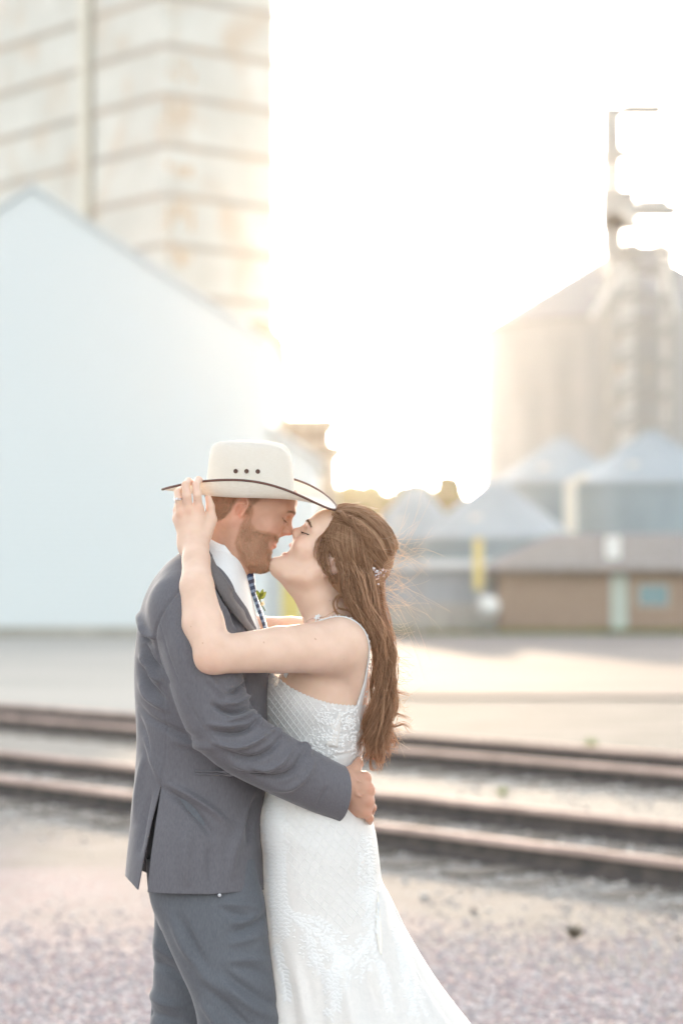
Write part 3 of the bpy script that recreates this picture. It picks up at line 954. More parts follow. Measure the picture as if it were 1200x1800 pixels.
def curve(pts, n):
    """n points on a smooth curve through pts (any dimension), evenly spaced in chord length."""
    pts = np.asarray(pts, float)
    s = np.concatenate(([0], np.cumsum(np.linalg.norm(np.diff(pts, axis=0), axis=1))))
    x = np.linspace(0, s[-1], n)
    m = np.zeros_like(pts)
    m[1:-1] = (pts[2:] - pts[:-2]) / (s[2:] - s[:-2])[:, None]
    m[0] = (pts[1] - pts[0]) / (s[1] - s[0]); m[-1] = (pts[-1] - pts[-2]) / (s[-1] - s[-2])
    i = np.clip(np.searchsorted(s, x, side='right') - 1, 0, len(s) - 2)
    hh = (s[i + 1] - s[i])[:, None]; t = ((x - s[i]) / (s[i + 1] - s[i]))[:, None]
    return (2 * t**3 - 3 * t**2 + 1) * pts[i] + (t**3 - 2 * t**2 + t) * hh * m[i] + (-2 * t**3 + 3 * t**2) * pts[i + 1] + (t**3 - t**2) * hh * m[i + 1]


def tubes(paths, radii, sides=3):
    """Many tapered tubes at once: paths (n, m, 3), radii (n, m)."""
    n, m, _ = paths.shape
    t = np.gradient(paths, axis=1); t /= np.maximum(np.linalg.norm(t, axis=2, keepdims=True), 1e-9)
    ref = np.where(np.abs(t[..., 1:2]) < 0.9, np.array((0, 1.0, 0)), np.array((1.0, 0, 0)))
    u = np.cross(t, ref); u /= np.maximum(np.linalg.norm(u, axis=2, keepdims=True), 1e-9)
    w = np.cross(t, u)
    a = np.arange(sides) * 2 * math.pi / sides
    V = paths[:, :, None] + radii[:, :, None, None] * (np.cos(a)[:, None] * u[:, :, None] + np.sin(a)[:, None] * w[:, :, None])
    i = np.arange(n * m * sides).reshape(n, m, sides)
    j = np.roll(i, -1, 2)
    F = np.stack((i[:, :-1], j[:, :-1], j[:, 1:], i[:, 1:]), -1).reshape(-1, 4)
    return V.reshape(-1, 3), F


def crease(V, N, pts, w_px, depth, side=None, ends=True):
    """Moves surface vertices along their normals by depth (m) near a fold line given in photograph pixels, on one flank only."""
    pts = curve(pts, 24) if len(pts) > 2 else np.asarray(pts, float)
    x, y = PX(V); q = np.stack((x, y), -1)
    sel = (q[:, 0] > pts[:, 0].min() - 4 * w_px) & (q[:, 0] < pts[:, 0].max() + 4 * w_px) & (q[:, 1] > pts[:, 1].min() - 4 * w_px) & (q[:, 1] < pts[:, 1].max() + 4 * w_px)
    if side is not None: sel &= (N[:, 1] * side > 0.05)
    ii = np.nonzero(sel)[0]
    if not len(ii): return
    Q = q[ii]; best = np.full(len(ii), 1e9); bt = np.zeros(len(ii))
    L = len(pts) - 1
    for k in range(L):
        a, b = pts[k], pts[k + 1]; ab = b - a
        t = np.clip(((Q - a) @ ab) / max(ab @ ab, 1e-9), 0, 1)
        d = np.linalg.norm(Q - a - t[:, None] * ab, axis=1)
        m = d < best; best[m] = d[m]; bt[m] = (k + t[m]) / L
    amp = np.exp(-(best / w_px) ** 2)
    if ends: amp *= np.sin(np.clip(bt, 0.0, 1) * math.pi * 0.94 + 0.09) ** 0.7
    V[ii] += N[ii] * (depth * amp)[:, None]


class Head:
    """A head in its own frame: u forward, v up, s sideways (origin at the ear canals)."""
    def __init__(self, O, pitch, face, yaw=0.0, scale=1.0):
        # face: +1 looks along +x, -1 along -x; pitch up positive (degrees)
        p = math.radians(pitch); f = np.array((face * math.cos(p), 0, math.sin(p))); up = np.array((-face * math.sin(p), 0, math.cos(p)))
        Rz = rot('Z', yaw)
        self.O = np.asarray(O, float); self.f = Rz @ f; self.up = Rz @ up; self.s = np.cross(self.up, self.f)
        self.k = scale
        self.R = np.stack((self.f, self.s, self.up), 0)

    def loc(self, P): return (P - self.O) @ self.R.T / self.k
    def wor(self, Q): return self.O + (np.asarray(Q, float) * self.k) @ self.R


def face_loft(Q, tab, n=2.25):
    """tab rows: (v, front u, back u, half width, u of greatest width)."""
    t = np.asarray(tab, float); v = Q[:, 2]
    y = hermite(t[:, 0], t[:, 1:], v)
    fr, bk, hw, uc = y.T
    u = Q[:, 0]
    a = np.where(u > uc, (u - uc) / (fr - uc), (uc - u) / (uc - bk))
    b = np.abs(Q[:, 1]) / hw
    r = (a ** n + b ** n) ** (1 / n)
    d = (r - 1) * np.minimum(np.minimum(fr - uc, hw), uc - bk) * 0.9
    over = np.maximum(t[0, 0] - v, v - t[-1, 0])
    return np.where(over > 0, np.sqrt(np.maximum(d, 0) ** 2 + np.maximum(over, 0) ** 2), d)


def ear_sdf(Q, s, c=(-0.012, 0.074, 0.004), h=1.0, tilt=8.0):
    """Outer ear: helix, antihelix, lobe, tragus round a thin shell."""
    c = np.array((c[0], s * c[1], c[2]))
    R = rot('Y', tilt)                       # leans back
    R2_ = rot('Z', s * 22)                   # stands off the skull at the back
    q = ((Q - c) @ R2_) @ R / h
    y = q[:, 1] * s
    P2 = np.stack((q[:, 0], y, q[:, 2]), -1)
    hel = curve([(0.010, 0.0035, 0.004), (0.013, 0.007, 0.014), (0.007, 0.010, 0.027), (-0.006, 0.011, 0.030), (-0.016, 0.011, 0.020), (-0.0165, 0.010, 0.004), (-0.012, 0.008, -0.010), (-0.003, 0.007, -0.020)], 15)
    d = chain(P2, hel, [0.0030] * 15)
    ant = curve([(0.002, 0.0085, 0.018), (-0.008, 0.0095, 0.012), (-0.0095, 0.009, 0.0), (-0.004, 0.008, -0.011)], 8)
    d = smin(d, chain(P2, ant, [0.0028] * 8), 0.003)
    sh = ell(P2, (-0.004, 0.003, 0.004), (0.0165, 0.0045, 0.0275))
    sh = smax(sh, -ell(P2, (0.000, 0.0085, -0.002), (0.0075, 0.0075, 0.010)), 0.003)
    d = smin(d, sh, 0.003)
    d = smin(d, ell(P2, (0.000, 0.005, -0.0235), (0.0080, 0.0045, 0.0095)), 0.004)
    d = smin(d, ell(P2, (0.0095, 0.004, -0.004), (0.0042, 0.0045, 0.0065)), 0.003)
    return d * h
# ------------------------------------------------------------------ the bride
BR = Head(W(579, 988, 0.0), 46, -1, yaw=2)
BR_TAB = [(-0.112, 0.070, 0.020, 0.014, 0.050), (-0.104, 0.081, 0.000, 0.024, 0.048), (-0.096, 0.089, -0.012, 0.032, 0.045), (-0.086, 0.0920, -0.022, 0.039, 0.036), (-0.074, 0.0880, -0.03, 0.046, 0.030),
          (-0.060, 0.0845, -0.035, 0.0525, 0.024), (-0.045, 0.0865, -0.04, 0.057, 0.018), (-0.030, 0.0905, -0.045, 0.061, 0.014),
          (-0.015, 0.0930, -0.05, 0.0645, 0.008), (0.002, 0.0930, -0.055, 0.0665, 0.002), (0.018, 0.0950, -0.06, 0.067, 0.0),
          (0.034, 0.1000, -0.065, 0.068, -0.002), (0.055, 0.0990, -0.07, 0.068, -0.004), (0.080, 0.0890, -0.07, 0.064, -0.006), (0.100, 0.070, -0.065, 0.054, -0.008)]


def face_features(Q, d, nose, man=False):
    sy = np.abs(Q[:, 1]); S = np.stack((Q[:, 0], sy, Q[:, 2]), -1)
    # eye sockets, closed lids, brow ridge, cheeks
    d = smax(d, -ell(S, (nose['brow_u'] + 0.0095, 0.030, nose['eye'] + 0.001), (0.0155, 0.018, 0.0100)), 0.012)
    d = smin(d, ell(S, (nose['brow_u'] - 0.0195, 0.031, nose['eye'] - 0.001), (0.0140, 0.0150, 0.0112)), 0.004)
    d = smin(d, chain(S, [(nose['brow_u'], 0.010, nose['brow']), (nose['brow_u'] - 0.003, 0.030, nose['brow'] + 0.004), (nose['brow_u'] - 0.018, 0.052, nose['brow'] - 0.002)], [0.006, 0.0065, 0.005]), 0.014)
    d = smin(d, ell(S, (0.064, 0.044, -0.016 + nose['dz']), (0.020, 0.018, 0.016)), 0.022)
    # nose
    br, tip, sub = nose['bridge'], nose['tip'], nose['sub']
    nd = chain(S, [(br[0] - 0.009, 0, br[1] + 0.004), ((br[0] + tip[0]) / 2 - 0.0085, 0, (br[1] + tip[1]) / 2), (tip[0] - 0.0088, 0, tip[1])], [0.0078, 0.0080, 0.0088])
    nd = smin(nd, cap(S, (tip[0] - 0.009, 0, tip[1]), (sub[0], 0, sub[1] + 0.004), 0.0085, 0.0062), 0.006)
    ala = ell(S, (sub[0] + 0.004, 0.0115, tip[1] - 0.004), (0.0115, 0.0062, 0.0078))
    nd = smin(nd, ala, 0.006)
    nd = smax(nd, -ell(S, (sub[0] + 0.0065, 0.0068, sub[1] + 0.0015), (0.0058, 0.0030, 0.0042)), 0.003)
    d = smin(d, nd, 0.009)
    return d


BR_N = dict(eye=0.0075, brow=0.026, brow_u=0.0935, dz=-0.006, bridge=(0.1005, 0.012), tip=(0.1105, -0.0075), sub=(0.091, -0.0215))
_br_jaw = None


def bride_head(P):
    Q = BR.loc(P)
    S = np.stack((Q[:, 0], np.abs(Q[:, 1]), Q[:, 2]), -1)
    d = ell(Q, (-0.004, 0, 0.040), (0.098, 0.0735, 0.086))
    d = smin(d, face_loft(Q, BR_TAB, 2.55), 0.02)
    d = smin(d, chain(S, [(0.004, 0.054, -0.030), (0.012, 0.050, -0.062), (0.045, 0.033, -0.089), (0.078, 0.012, -0.0955)], [0.016, 0.015, 0.014, 0.013]), 0.02)
    d = face_features(Q, d, BR_N)
    # smiling mouth, parted over the teeth
    up = chain(S, [(0.0890, 0.0, -0.0365), (0.0860, 0.011, -0.0372), (0.0705, 0.0290, -0.0395)], [0.0046, 0.0042, 0.0024])
    lo = chain(S, [(0.0835, 0.0, -0.0625), (0.0810, 0.012, -0.0595), (0.0700, 0.0280, -0.0425)], [0.0056, 0.0050, 0.0024])
    d = smin(d, up, 0.005); d = smin(d, lo, 0.005)
    d = smax(d, -chain(S, [(0.090, 0, -0.0492), (0.084, 0.014, -0.0480), (0.0715, 0.0275, -0.0415)], [0.0075, 0.0066, 0.0014]), 0.002)
    d = smin(d, ell(Q, (0.0690, 0, -0.0450), (0.0150, 0.023, 0.0068)), 0.0015)      # teeth
    e = np.minimum(ear_sdf(Q, 1, c=(-0.010, 0.0655, -0.004), h=0.92), ear_sdf(Q, -1, c=(-0.010, 0.0655, -0.004), h=0.92))
    return smin(d, e, 0.006)


# left arm (near the camera) up to the hat, right arm round his neck
BL_SH, BL_EL, BL_WR = W(594, 1137, -0.125), W(379, 1151, -0.292), W(345, 962, -0.150)
BR_SH, BR_EL, BR_WR = W(580, 1128, 0.145), W(440, 1112, 0.275), W(352, 1035, 0.250)


def hp(u, v, y): return W(300 + u / 12.0, 830 + v / 12.0, y)      # hand detail drawn on a twelve-fold enlargement


# the left hand: back of the hand to the camera, fingertips folded over the brim
HY = -0.134
LH_KN = [hp(590, 770, HY - 0.002), hp(385, 800, HY - 0.006), hp(215, 870, HY - 0.002), hp(140, 985, HY + 0.012)]
LH_FI = [
    [LH_KN[0], hp(562, 480, HY - 0.014), hp(540, 265, HY - 0.010), hp(590, 160, HY + 0.012), hp(625, 175, HY + 0.028)],
    [LH_KN[1], hp(345, 500, HY - 0.018), hp(318, 270, HY - 0.012), hp(385, 190, HY + 0.012), hp(430, 215, HY + 0.028)],
    [LH_KN[2], hp(178, 590, HY - 0.010), hp(155, 420, HY + 0.000), hp(215, 370, HY + 0.020), hp(260, 390, HY + 0.034)],
    [LH_KN[3], hp(125, 800, HY + 0.018), hp(150, 690, HY + 0.036), hp(210, 640, HY + 0.042), hp(255, 650, HY + 0.040)],
]
LH_RI = [[0.0100, 0.0094, 0.0086, 0.0078, 0.0068], [0.0102, 0.0097, 0.0089, 0.0080, 0.0070], [0.0096, 0.0090, 0.0083, 0.0075, 0.0066], [0.0086, 0.0078, 0.0070, 0.0064, 0.0056]]
LH_TH = [hp(700, 1330, HY + 0.010), hp(870, 1010, HY + 0.016), hp(840, 720, HY + 0.014), hp(795, 530, HY + 0.016)]
LH_WR = hp(500, 1500, HY)


def bride_hand(P):
    pal = None
    for k, (kn, r) in enumerate(zip(LH_KN, (0.0118, 0.0122, 0.0115, 0.0105))):
        b = LH_WR + (kn - LH_WR) * 0.10 + np.array(((-0.004, -0.001, 0.004, 0.007)[3 - k] * 1.0, 0.002, 0))
        c = cap(P, b, kn, 0.0165, r)
        pal = c if pal is None else smin(pal, c, 0.014)
    pal = smin(pal, ell(P, hp(470, 1120, HY + 0.010), (0.032, 0.013, 0.034)), 0.018)
    th = chain(P, LH_TH, [0.0150, 0.0108, 0.0092, 0.0070], 0.004)
    pal = smin(pal, th, 0.010)
    pal = smin(pal, cap(P, LH_TH[0], LH_TH[1] + np.array((-0.006, 0, 0)), 0.015, 0.010), 0.014)
    fs = None
    for pts, rs in zip(LH_FI, LH_RI):
        f = chain(P, pts, rs, 0.003)
        f = np.minimum(f, ell(P, pts[1], (rs[1] * 1.06, rs[1] * 1.04, rs[1] * 1.2)))   # middle knuckle
        fs = f if fs is None else smin(fs, f, 0.0012)
    d = smin(pal, fs, 0.006)
    # knuckle pads and tendons on the back of the hand
    for kn in LH_KN[:3]:
        d = smin(d, ell(P, kn + np.array((0, -0.006, 0.001)), (0.007, 0.006, 0.008)), 0.007)
        d = smin(d, cap(P, kn + np.array((0, -0.0085, 0)), LH_WR * 0.55 + kn * 0.45 + np.array((0, -0.0085, 0)), 0.0022, 0.0016), 0.006)
    return d


def torso_loft(P, tab, n=2.2, yc=0.0):
    """tab rows: (photo py, back px, front px, half width) at the y = 0 plane; implicit in x, y, z."""
    t = np.asarray(tab, float)
    z = H_CAM - (t[:, 0] - HOR) * D0 / F_PX
    o = np.argsort(z)
    y = hermite(z[o], np.stack(((t[:, 1] - 600) * D0 / F_PX, (t[:, 2] - 600) * D0 / F_PX, t[:, 3]), -1)[o], P[:, 2])
    xb, xf, hw = y.T
    cx, ax = (xb + xf) / 2, np.abs(xf - xb) / 2
    r = ((np.abs(P[:, 0] - cx) / ax) ** n + (np.abs(P[:, 1] - yc) / hw) ** n) ** (1 / n)
    d = (r - 1) * np.minimum(ax, hw) * 0.92
    over = np.maximum(z.min() - P[:, 2], P[:, 2] - z.max())
    return np.where(over > 0, np.sqrt(np.maximum(d, 0) ** 2 + over ** 2), d)


BT_TAB = [(1085, 624, 560, 0.055), (1100, 634, 545, 0.105), (1120, 642, 528, 0.130), (1150, 648, 510, 0.132), (1190, 650, 490, 0.124), (1240, 646, 474, 0.118), (1290, 640, 476, 0.110), (1340, 632, 480, 0.104), (1380, 638, 474, 0.118)]


def bride_arms(P):
    d = chain(P, [BL_SH, BL_SH * 0.5 + BL_EL * 0.5 + np.array((0.0, 0, 0.002)), BL_EL], [0.0610, 0.0500, 0.0405], 0.01)
    d = smin(d, ell(P, BL_EL + np.array((-0.022, 0.006, -0.006)), (0.023, 0.026, 0.029)), 0.02)
    d = smin(d, chain(P, [BL_EL, W(357, 1095, -0.252), W(346, 1030, -0.228), W(345, 985, -0.180), BL_WR], [0.0400, 0.0445, 0.0360, 0.0295, 0.0290], 0.01), 0.012)
    # flattened wrist and heel of the hand
    d = smin(d, ell(P, hp(450, 1480, HY), (0.0340, 0.0215, 0.042)), 0.016)
    e = chain(P, [BR_SH, BR_SH * 0.5 + BR_EL * 0.5, BR_EL], [0.056, 0.047, 0.040], 0.01)
    e = smin(e, chain(P, [BR_EL, BR_EL * 0.6 + BR_WR * 0.4, BR_WR], [0.040, 0.040, 0.026], 0.01), 0.015)
    w = BR_WR
    e = smin(e, cap(P, w, w + np.array((-0.06, 0.0, 0.035)), 0.024, 0.018), 0.012)
    for k in range(4):
        b = w + np.array((-0.055, -0.024 + 0.016 * k, 0.035))
        e = smin(e, chain(P, [b, b + np.array((-0.035, -0.004, 0.008)), b + np.array((-0.062, -0.008, -0.004))], [0.009, 0.008, 0.0065]), 0.006)
    return np.minimum(d, e), d, e


def bride_body(P):
    t = torso_loft(P, BT_TAB)
    # shoulder girdle
    a, dl, dr = bride_arms(P)
    nb = W(590, 1098, 0)
    for s, sh in ((-1, BL_SH), (1, BR_SH)):
        t = smin(t, cap(P, nb + np.array((0.012, s * 0.03, -0.012)), sh + np.array((0.004, -s * 0.012, 0.012)), 0.036, 0.046), 0.035)
    t = smin(t, dl, 0.030); t = smin(t, dr, 0.030)
    # shoulder blade on the near side, collar bone
    t = smin(t, ell(P, W(622, 1165, -0.082), (0.022, 0.045, 0.06)), 0.035)
    t = smin(t, cap(P, W(548, 1098, -0.025), W(556, 1104, -0.12), 0.008, 0.007), 0.02)
    # neck
    nk = chain(P, [BR.wor((-0.012, 0, -0.055)), W(566, 1052, 0), W(588, 1105, 0)], [0.050, 0.0485, 0.056], 0.01)
    nk = smin(nk, cap(P, BR.wor((0.030, 0, -0.075)), W(552, 1078, 0), 0.022, 0.020), 0.03)
    t = smin(t, nk, 0.03)
    h = near(P, BR.wor((0.0, 0, 0.0)), 0.185, bride_head)
    t = smin(t, h, 0.022)
    hd = near(P, hp(470, 750, HY), 0.105, bride_hand)
    return smin(t, hd, 0.010)


m_skin_b = bpy.data.materials.new("fair_skin")
m_skin_g = bpy.data.materials.new("ruddy_skin")


def skin(m, base, warm, hair=None):
    m.use_nodes = True
    nt = m.node_tree; N = nt.nodes; L = nt.links; p = N["Principled BSDF"]
    p.inputs["Roughness"].default_value = 0.52; p.inputs["Specular IOR Level"].default_value = 0.35
    p.inputs["Subsurface Weight"].default_value = 0.35; p.inputs["Subsurface Radius"].default_value = (0.012, 0.0045, 0.0022); p.inputs["Subsurface Scale"].default_value = 1.0
    tc = N.new("ShaderNodeTexCoord")
    nz = N.new("ShaderNodeTexNoise"); nz.inputs["Scale"].default_value = 22; nz.inputs["Detail"].default_value = 9; L.new(tc.outputs["Object"], nz.inputs["Vector"])
    r = N.new("ShaderNodeValToRGB"); r.color_ramp.elements[0].position = 0.3; r.color_ramp.elements[1].position = 0.75
    r.color_ramp.elements[0].color = (*base, 1); r.color_ramp.elements[1].color = (*warm, 1); L.new(nz.outputs["Fac"], r.inputs[0])
    vc = N.new("ShaderNodeVertexColor"); vc.layer_name = "tint"
    mx = N.new("ShaderNodeMix"); mx.data_type = 'RGBA'; mx.blend_type = 'MULTIPLY'; mx.inputs[0].default_value = 1.0
    L.new(r.outputs[0], mx.inputs[6]); L.new(vc.outputs[0], mx.inputs[7])
    L.new(mx.outputs[2], p.inputs["Base Color"])
    n2 = N.new("ShaderNodeTexNoise"); n2.inputs["Scale"].default_value = 420; n2.inputs["Detail"].default_value = 2; L.new(tc.outputs["Object"], n2.inputs["Vector"])
    bp = N.new("ShaderNodeBump"); bp.inputs["Strength"].default_value = 0.12; bp.inputs["Distance"].default_value = 0.002
    L.new(n2.outputs["Fac"], bp.inputs["Height"]); L.new(bp.outputs[0], p.inputs["Normal"])
    return m


skin(m_skin_b, (0.70, 0.485, 0.365), (0.80, 0.58, 0.455))
skin(m_skin_g, (0.51, 0.29, 0.20), (0.61, 0.365, 0.26))


def set_tint(o, col):
    a = o.data.color_attributes.new(name="tint", type='FLOAT_COLOR', domain='POINT')
    c = np.ones((len(col), 4), np.float32); c[:, :3] = col
    a.data.foreach_set("color", c.ravel())


def blob(Q, c, r): return np.exp(-(((Q - np.asarray(c)) / np.asarray(r)) ** 2).sum(1))


def lerp_tint(col, w, t): return col + (np.asarray(t) - 1.0) * w[:, None] * col


bride = empty("person", (W(560, 1500)[0], 0, 0), "woman in white lace wedding dress, long brown hair, head tipped back", "person")
_lo, _hi = W(300, 1390, 0) + np.array((-0.02, -0.37, 0)), W(720, 830, 0) + np.array((0, 0.40, 0.01))
V, Fq = iso_mesh(bride_body, _lo, _hi, 0.0022)
V = relax(V, Fq, 1, 0.4)
print("bride body", len(V))
BB_V, BB_F, BB_N = V, Fq, normals(V, Fq)
bride_skin = mesh_obj("body", V, Fq, m_skin_b, bride)
Q = BR.loc(V)
S = np.stack((Q[:, 0], np.abs(Q[:, 1]), Q[:, 2]), -1)
tint = np.ones((len(V), 3))
tint = lerp_tint(tint, blob(S, (0.085, 0.010, -0.038), (0.020, 0.016, 0.0045)) * 0.9, (0.86, 0.52, 0.50))
tint = lerp_tint(tint, blob(S, (0.081, 0.010, -0.0575), (0.020, 0.017, 0.0055)) * 0.9, (0.86, 0.52, 0.50))
tint = lerp_tint(tint, blob(S, (0.074, 0.046, -0.018), (0.03, 0.02, 0.018)) * 0.45, (1.02, 0.78, 0.74))
tint = lerp_tint(tint, blob(S, (0.105, 0.0, -0.010), (0.012, 0.012, 0.012)) * 0.3, (1.0, 0.82, 0.78))
tt = blob(Q, (0.082, 0, -0.0455), (0.010, 0.019, 0.0062)); tint = tint * (1 - tt[:, None]) + np.array((1.25, 1.7, 2.0)) * tt[:, None]
tint = lerp_tint(tint, blob(S, (-0.008, 0.07, 0.0), (0.02, 0.02, 0.03)) * 0.4, (1.0, 0.80, 0.76))
for kn in LH_KN[:3]:
    tint = lerp_tint(tint, np.exp(-((np.linalg.norm(V - kn - np.array((0, -0.01, 0)), axis=1) / 0.009) ** 2)) * 0.6, (1.0, 0.80, 0.72))
tint = lerp_tint(tint, np.exp(-((np.linalg.norm(V - (BL_EL + np.array((-0.02, -0.02, -0.012))), axis=1) / 0.035) ** 2)) * 0.5, (1.0, 0.84, 0.78))
for _k in range(70):          # a few moles and freckles
    _p = V[rng.integers(len(V))]; tint = lerp_tint(tint, (np.linalg.norm(V - _p, axis=1) < rng.uniform(0.0010, 0.0019)) * 1.0, (0.74, 0.64, 0.58))
set_tint(bride_skin, tint)
# ------------------------------------------------------------------ the groom
GR = Head(W(427, 905, 0.0), -20, 1, yaw=2)
GR_TAB = [(-0.108, 0.074, 0.022, 0.016, 0.055), (-0.100, 0.088, 0.005, 0.029, 0.05), (-0.090, 0.0935, -0.010, 0.038, 0.045), (-0.076, 0.0935, -0.022, 0.047, 0.034), (-0.062, 0.0905, -0.03, 0.055, 0.026),
          (-0.048, 0.0905, -0.035, 0.060, 0.020), (-0.034, 0.0930, -0.04, 0.064, 0.015), (-0.018, 0.0960, -0.045, 0.067, 0.010),
          (0.000, 0.0970, -0.05, 0.0695, 0.005), (0.015, 0.0980, -0.055, 0.071, 0.002), (0.030, 0.1010, -0.06, 0.0715, 0.0),
          (0.048, 0.1055, -0.065, 0.0725, -0.002), (0.066, 0.1030, -0.07, 0.0715, -0.004), (0.090, 0.0950, -0.07, 0.067, -0.006), (0.115, 0.072, -0.065, 0.055, -0.008)]
GR_N = dict(eye=0.0225, brow=0.0415, brow_u=0.1000, dz=0.006, bridge=(0.1055, 0.0270), tip=(0.1205, 0.0015), sub=(0.0985, -0.0125))


def groom_head(P):
    Q = GR.loc(P)
    S = np.stack((Q[:, 0], np.abs(Q[:, 1]), Q[:, 2]), -1)
    d = ell(Q, (-0.002, 0, 0.050), (0.102, 0.0775, 0.092))
    d = smin(d, face_loft(Q, GR_TAB, 2.6), 0.02)
    d = smin(d, chain(S, [(0.002, 0.060, -0.026), (0.008, 0.057, -0.066), (0.045, 0.038, -0.090), (0.080, 0.014, -0.094)], [0.016, 0.017, 0.016, 0.015]), 0.02)
    d = face_features(Q, d, GR_N, True)
    up = chain(S, [(0.0905, 0.0, -0.0300), (0.0880, 0.011, -0.0312), (0.0765, 0.0265, -0.0345)], [0.0048, 0.0044, 0.0022])
    lo = chain(S, [(0.0910, 0.0, -0.0425), (0.0880, 0.011, -0.0418), (0.0765, 0.0255, -0.0360)], [0.0058, 0.0052, 0.0022])
    d = smin(d, up, 0.005); d = smin(d, lo, 0.005)
    d = smax(d, -chain(S, [(0.0975, 0, -0.0362), (0.0925, 0.012, -0.0362), (0.080, 0.0265, -0.0350)], [0.0018, 0.0018, 0.0008]), 0.0015)
    e = np.minimum(ear_sdf(Q, 1, c=(-0.008, 0.0715, 0.004), h=1.06, tilt=14), ear_sdf(Q, -1, c=(-0.008, 0.0715, 0.004), h=1.06, tilt=14))
    return smin(d, e, 0.006)


GT_TAB = [(985, 345, 412, 0.075), (1010, 315, 418, 0.12), (1050, 285, 428, 0.16), (1120, 265, 442, 0.175), (1220, 262, 452, 0.165), (1330, 262, 446, 0.15), (1420, 255, 445, 0.155)]


def groom_upper(P):
    nk = chain(P, [GR.wor((-0.025, 0, -0.045)), W(385, 965, 0), W(362, 1020, 0)], [0.058, 0.0590, 0.066], 0.01)
    nk = smin(nk, cap(P, GR.wor((0.03, 0, -0.08)), W(412, 1010, 0), 0.026, 0.024), 0.035)
    nk = smin(nk, torso_loft(P, GT_TAB), 0.04)
    for s in (-1, 1):            # sternomastoid from behind the ear to the throat
        nk = smin(nk, cap(P, GR.wor((-0.022, s * 0.058, -0.03)), W(406, 1004, s * 0.03), 0.012, 0.010), 0.025)
    h = near(P, GR.wor((0, 0, 0.02)), 0.20, groom_head)
    return smin(nk, h, 0.025)


# right hand, closed round the small of her back
def hg(u, v, y): return W(580 + u / 12.0, 1320 + v / 12.0, y)
GH_Y = -0.125
GH_WR = hg(215, 690, GH_Y - 0.002)
GH_KN = [hg(740, 560, GH_Y + 0.020), hg(810, 800, GH_Y + 0.012), hg(800, 1060, GH_Y + 0.012), hg(745, 1290, GH_Y + 0.020)]
GH_FI = [[GH_KN[0], hg(760, 590, GH_Y + 0.062), hg(690, 620, GH_Y + 0.095), hg(600, 640, GH_Y + 0.115)],
         [GH_KN[1], hg(845, 860, GH_Y + 0.060), hg(780, 900, GH_Y + 0.098), hg(690, 920, GH_Y + 0.118)],
         [GH_KN[2], hg(875, 1200, GH_Y + 0.040), hg(850, 1290, GH_Y + 0.078), hg(760, 1320, GH_Y + 0.100)],
         [GH_KN[3], hg(830, 1420, GH_Y + 0.036), hg(815, 1480, GH_Y + 0.066), hg(760, 1500, GH_Y + 0.086)]]
GH_RI = [[0.0128, 0.0112, 0.0100, 0.0085], [0.0130, 0.0114, 0.0102, 0.0086], [0.0124, 0.0108, 0.0096, 0.0080], [0.0116, 0.0096, 0.0086, 0.0072]]
GH_TH = [hg(330, 520, GH_Y + 0.012), hg(520, 390, GH_Y + 0.034), hg(590, 270, GH_Y + 0.052), hg(600, 205, GH_Y + 0.066)]


def groom_hand(P):
    d = None
    for k, kn in enumerate(GH_KN):
        c = cap(P, GH_WR + (kn - GH_WR) * 0.06, kn, 0.023, 0.0128)
        d = c if d is None else smin(d, c, 0.016)
    d = smin(d, ell(P, hg(560, 1000, GH_Y + 0.018), (0.030, 0.016, 0.040)), 0.02)
    d = smin(d, chain(P, GH_TH, [0.018, 0.0135, 0.0115, 0.0095], 0.004), 0.012)
    fs = None
    for pts, rs in zip(GH_FI, GH_RI):
        f = chain(P, pts, rs, 0.003)
        fs = f if fs is None else smin(fs, f, 0.0015)
    d = smin(d, fs, 0.006)
    for kn in GH_KN:
        d = smin(d, ell(P, kn + np.array((0.000, -0.007, 0)), (0.009, 0.007, 0.009)), 0.008)
        d = smin(d, cap(P, kn + np.array((-0.004, -0.011, 0)), GH_WR * 0.5 + kn * 0.5 + np.array((0, -0.0165, 0)), 0.0022, 0.0016), 0.007)
    # veins
    for vs in ([(420, 620), (520, 790), (560, 920), (650, 965), (760, 900)], [(420, 560), (640, 660), (820, 770)]):
        d = smin(d, chain(P, [hg(a, b, GH_Y - 0.0118 - 0.005 * math.sin(math.pi * i / (len(vs) - 1))) for i, (a, b) in enumerate(vs)], [0.0004, 0.0013, 0.0014, 0.0012, 0.0004][:len(vs)] if len(vs) > 3 else [0.0004, 0.0012, 0.0004]), 0.007)
    fa = chain(P, [GH_WR, W(575, 1379, -0.155), W(490, 1335, -0.20)], [0.0285, 0.033, 0.042], 0.01)
    fa = smin(fa, ell(P, GH_WR + np.array((-0.008, 0, 0)), (0.03, 0.026, 0.035)), 0.012)
    return smin(d, fa, 0.014)


groom = empty("person", (W(365, 1500)[0], 0, 0), "bearded man in grey suit and straw cowboy hat, arm round the bride's waist", "person")
V1, F1 = iso_mesh(groom_upper, W(250, 1230, 0) + np.array((0, -0.2, 0)), W(530, 770, 0) + np.array((0, 0.2, 0)), 0.0021)
V1 = relax(V1, F1, 1, 0.4)


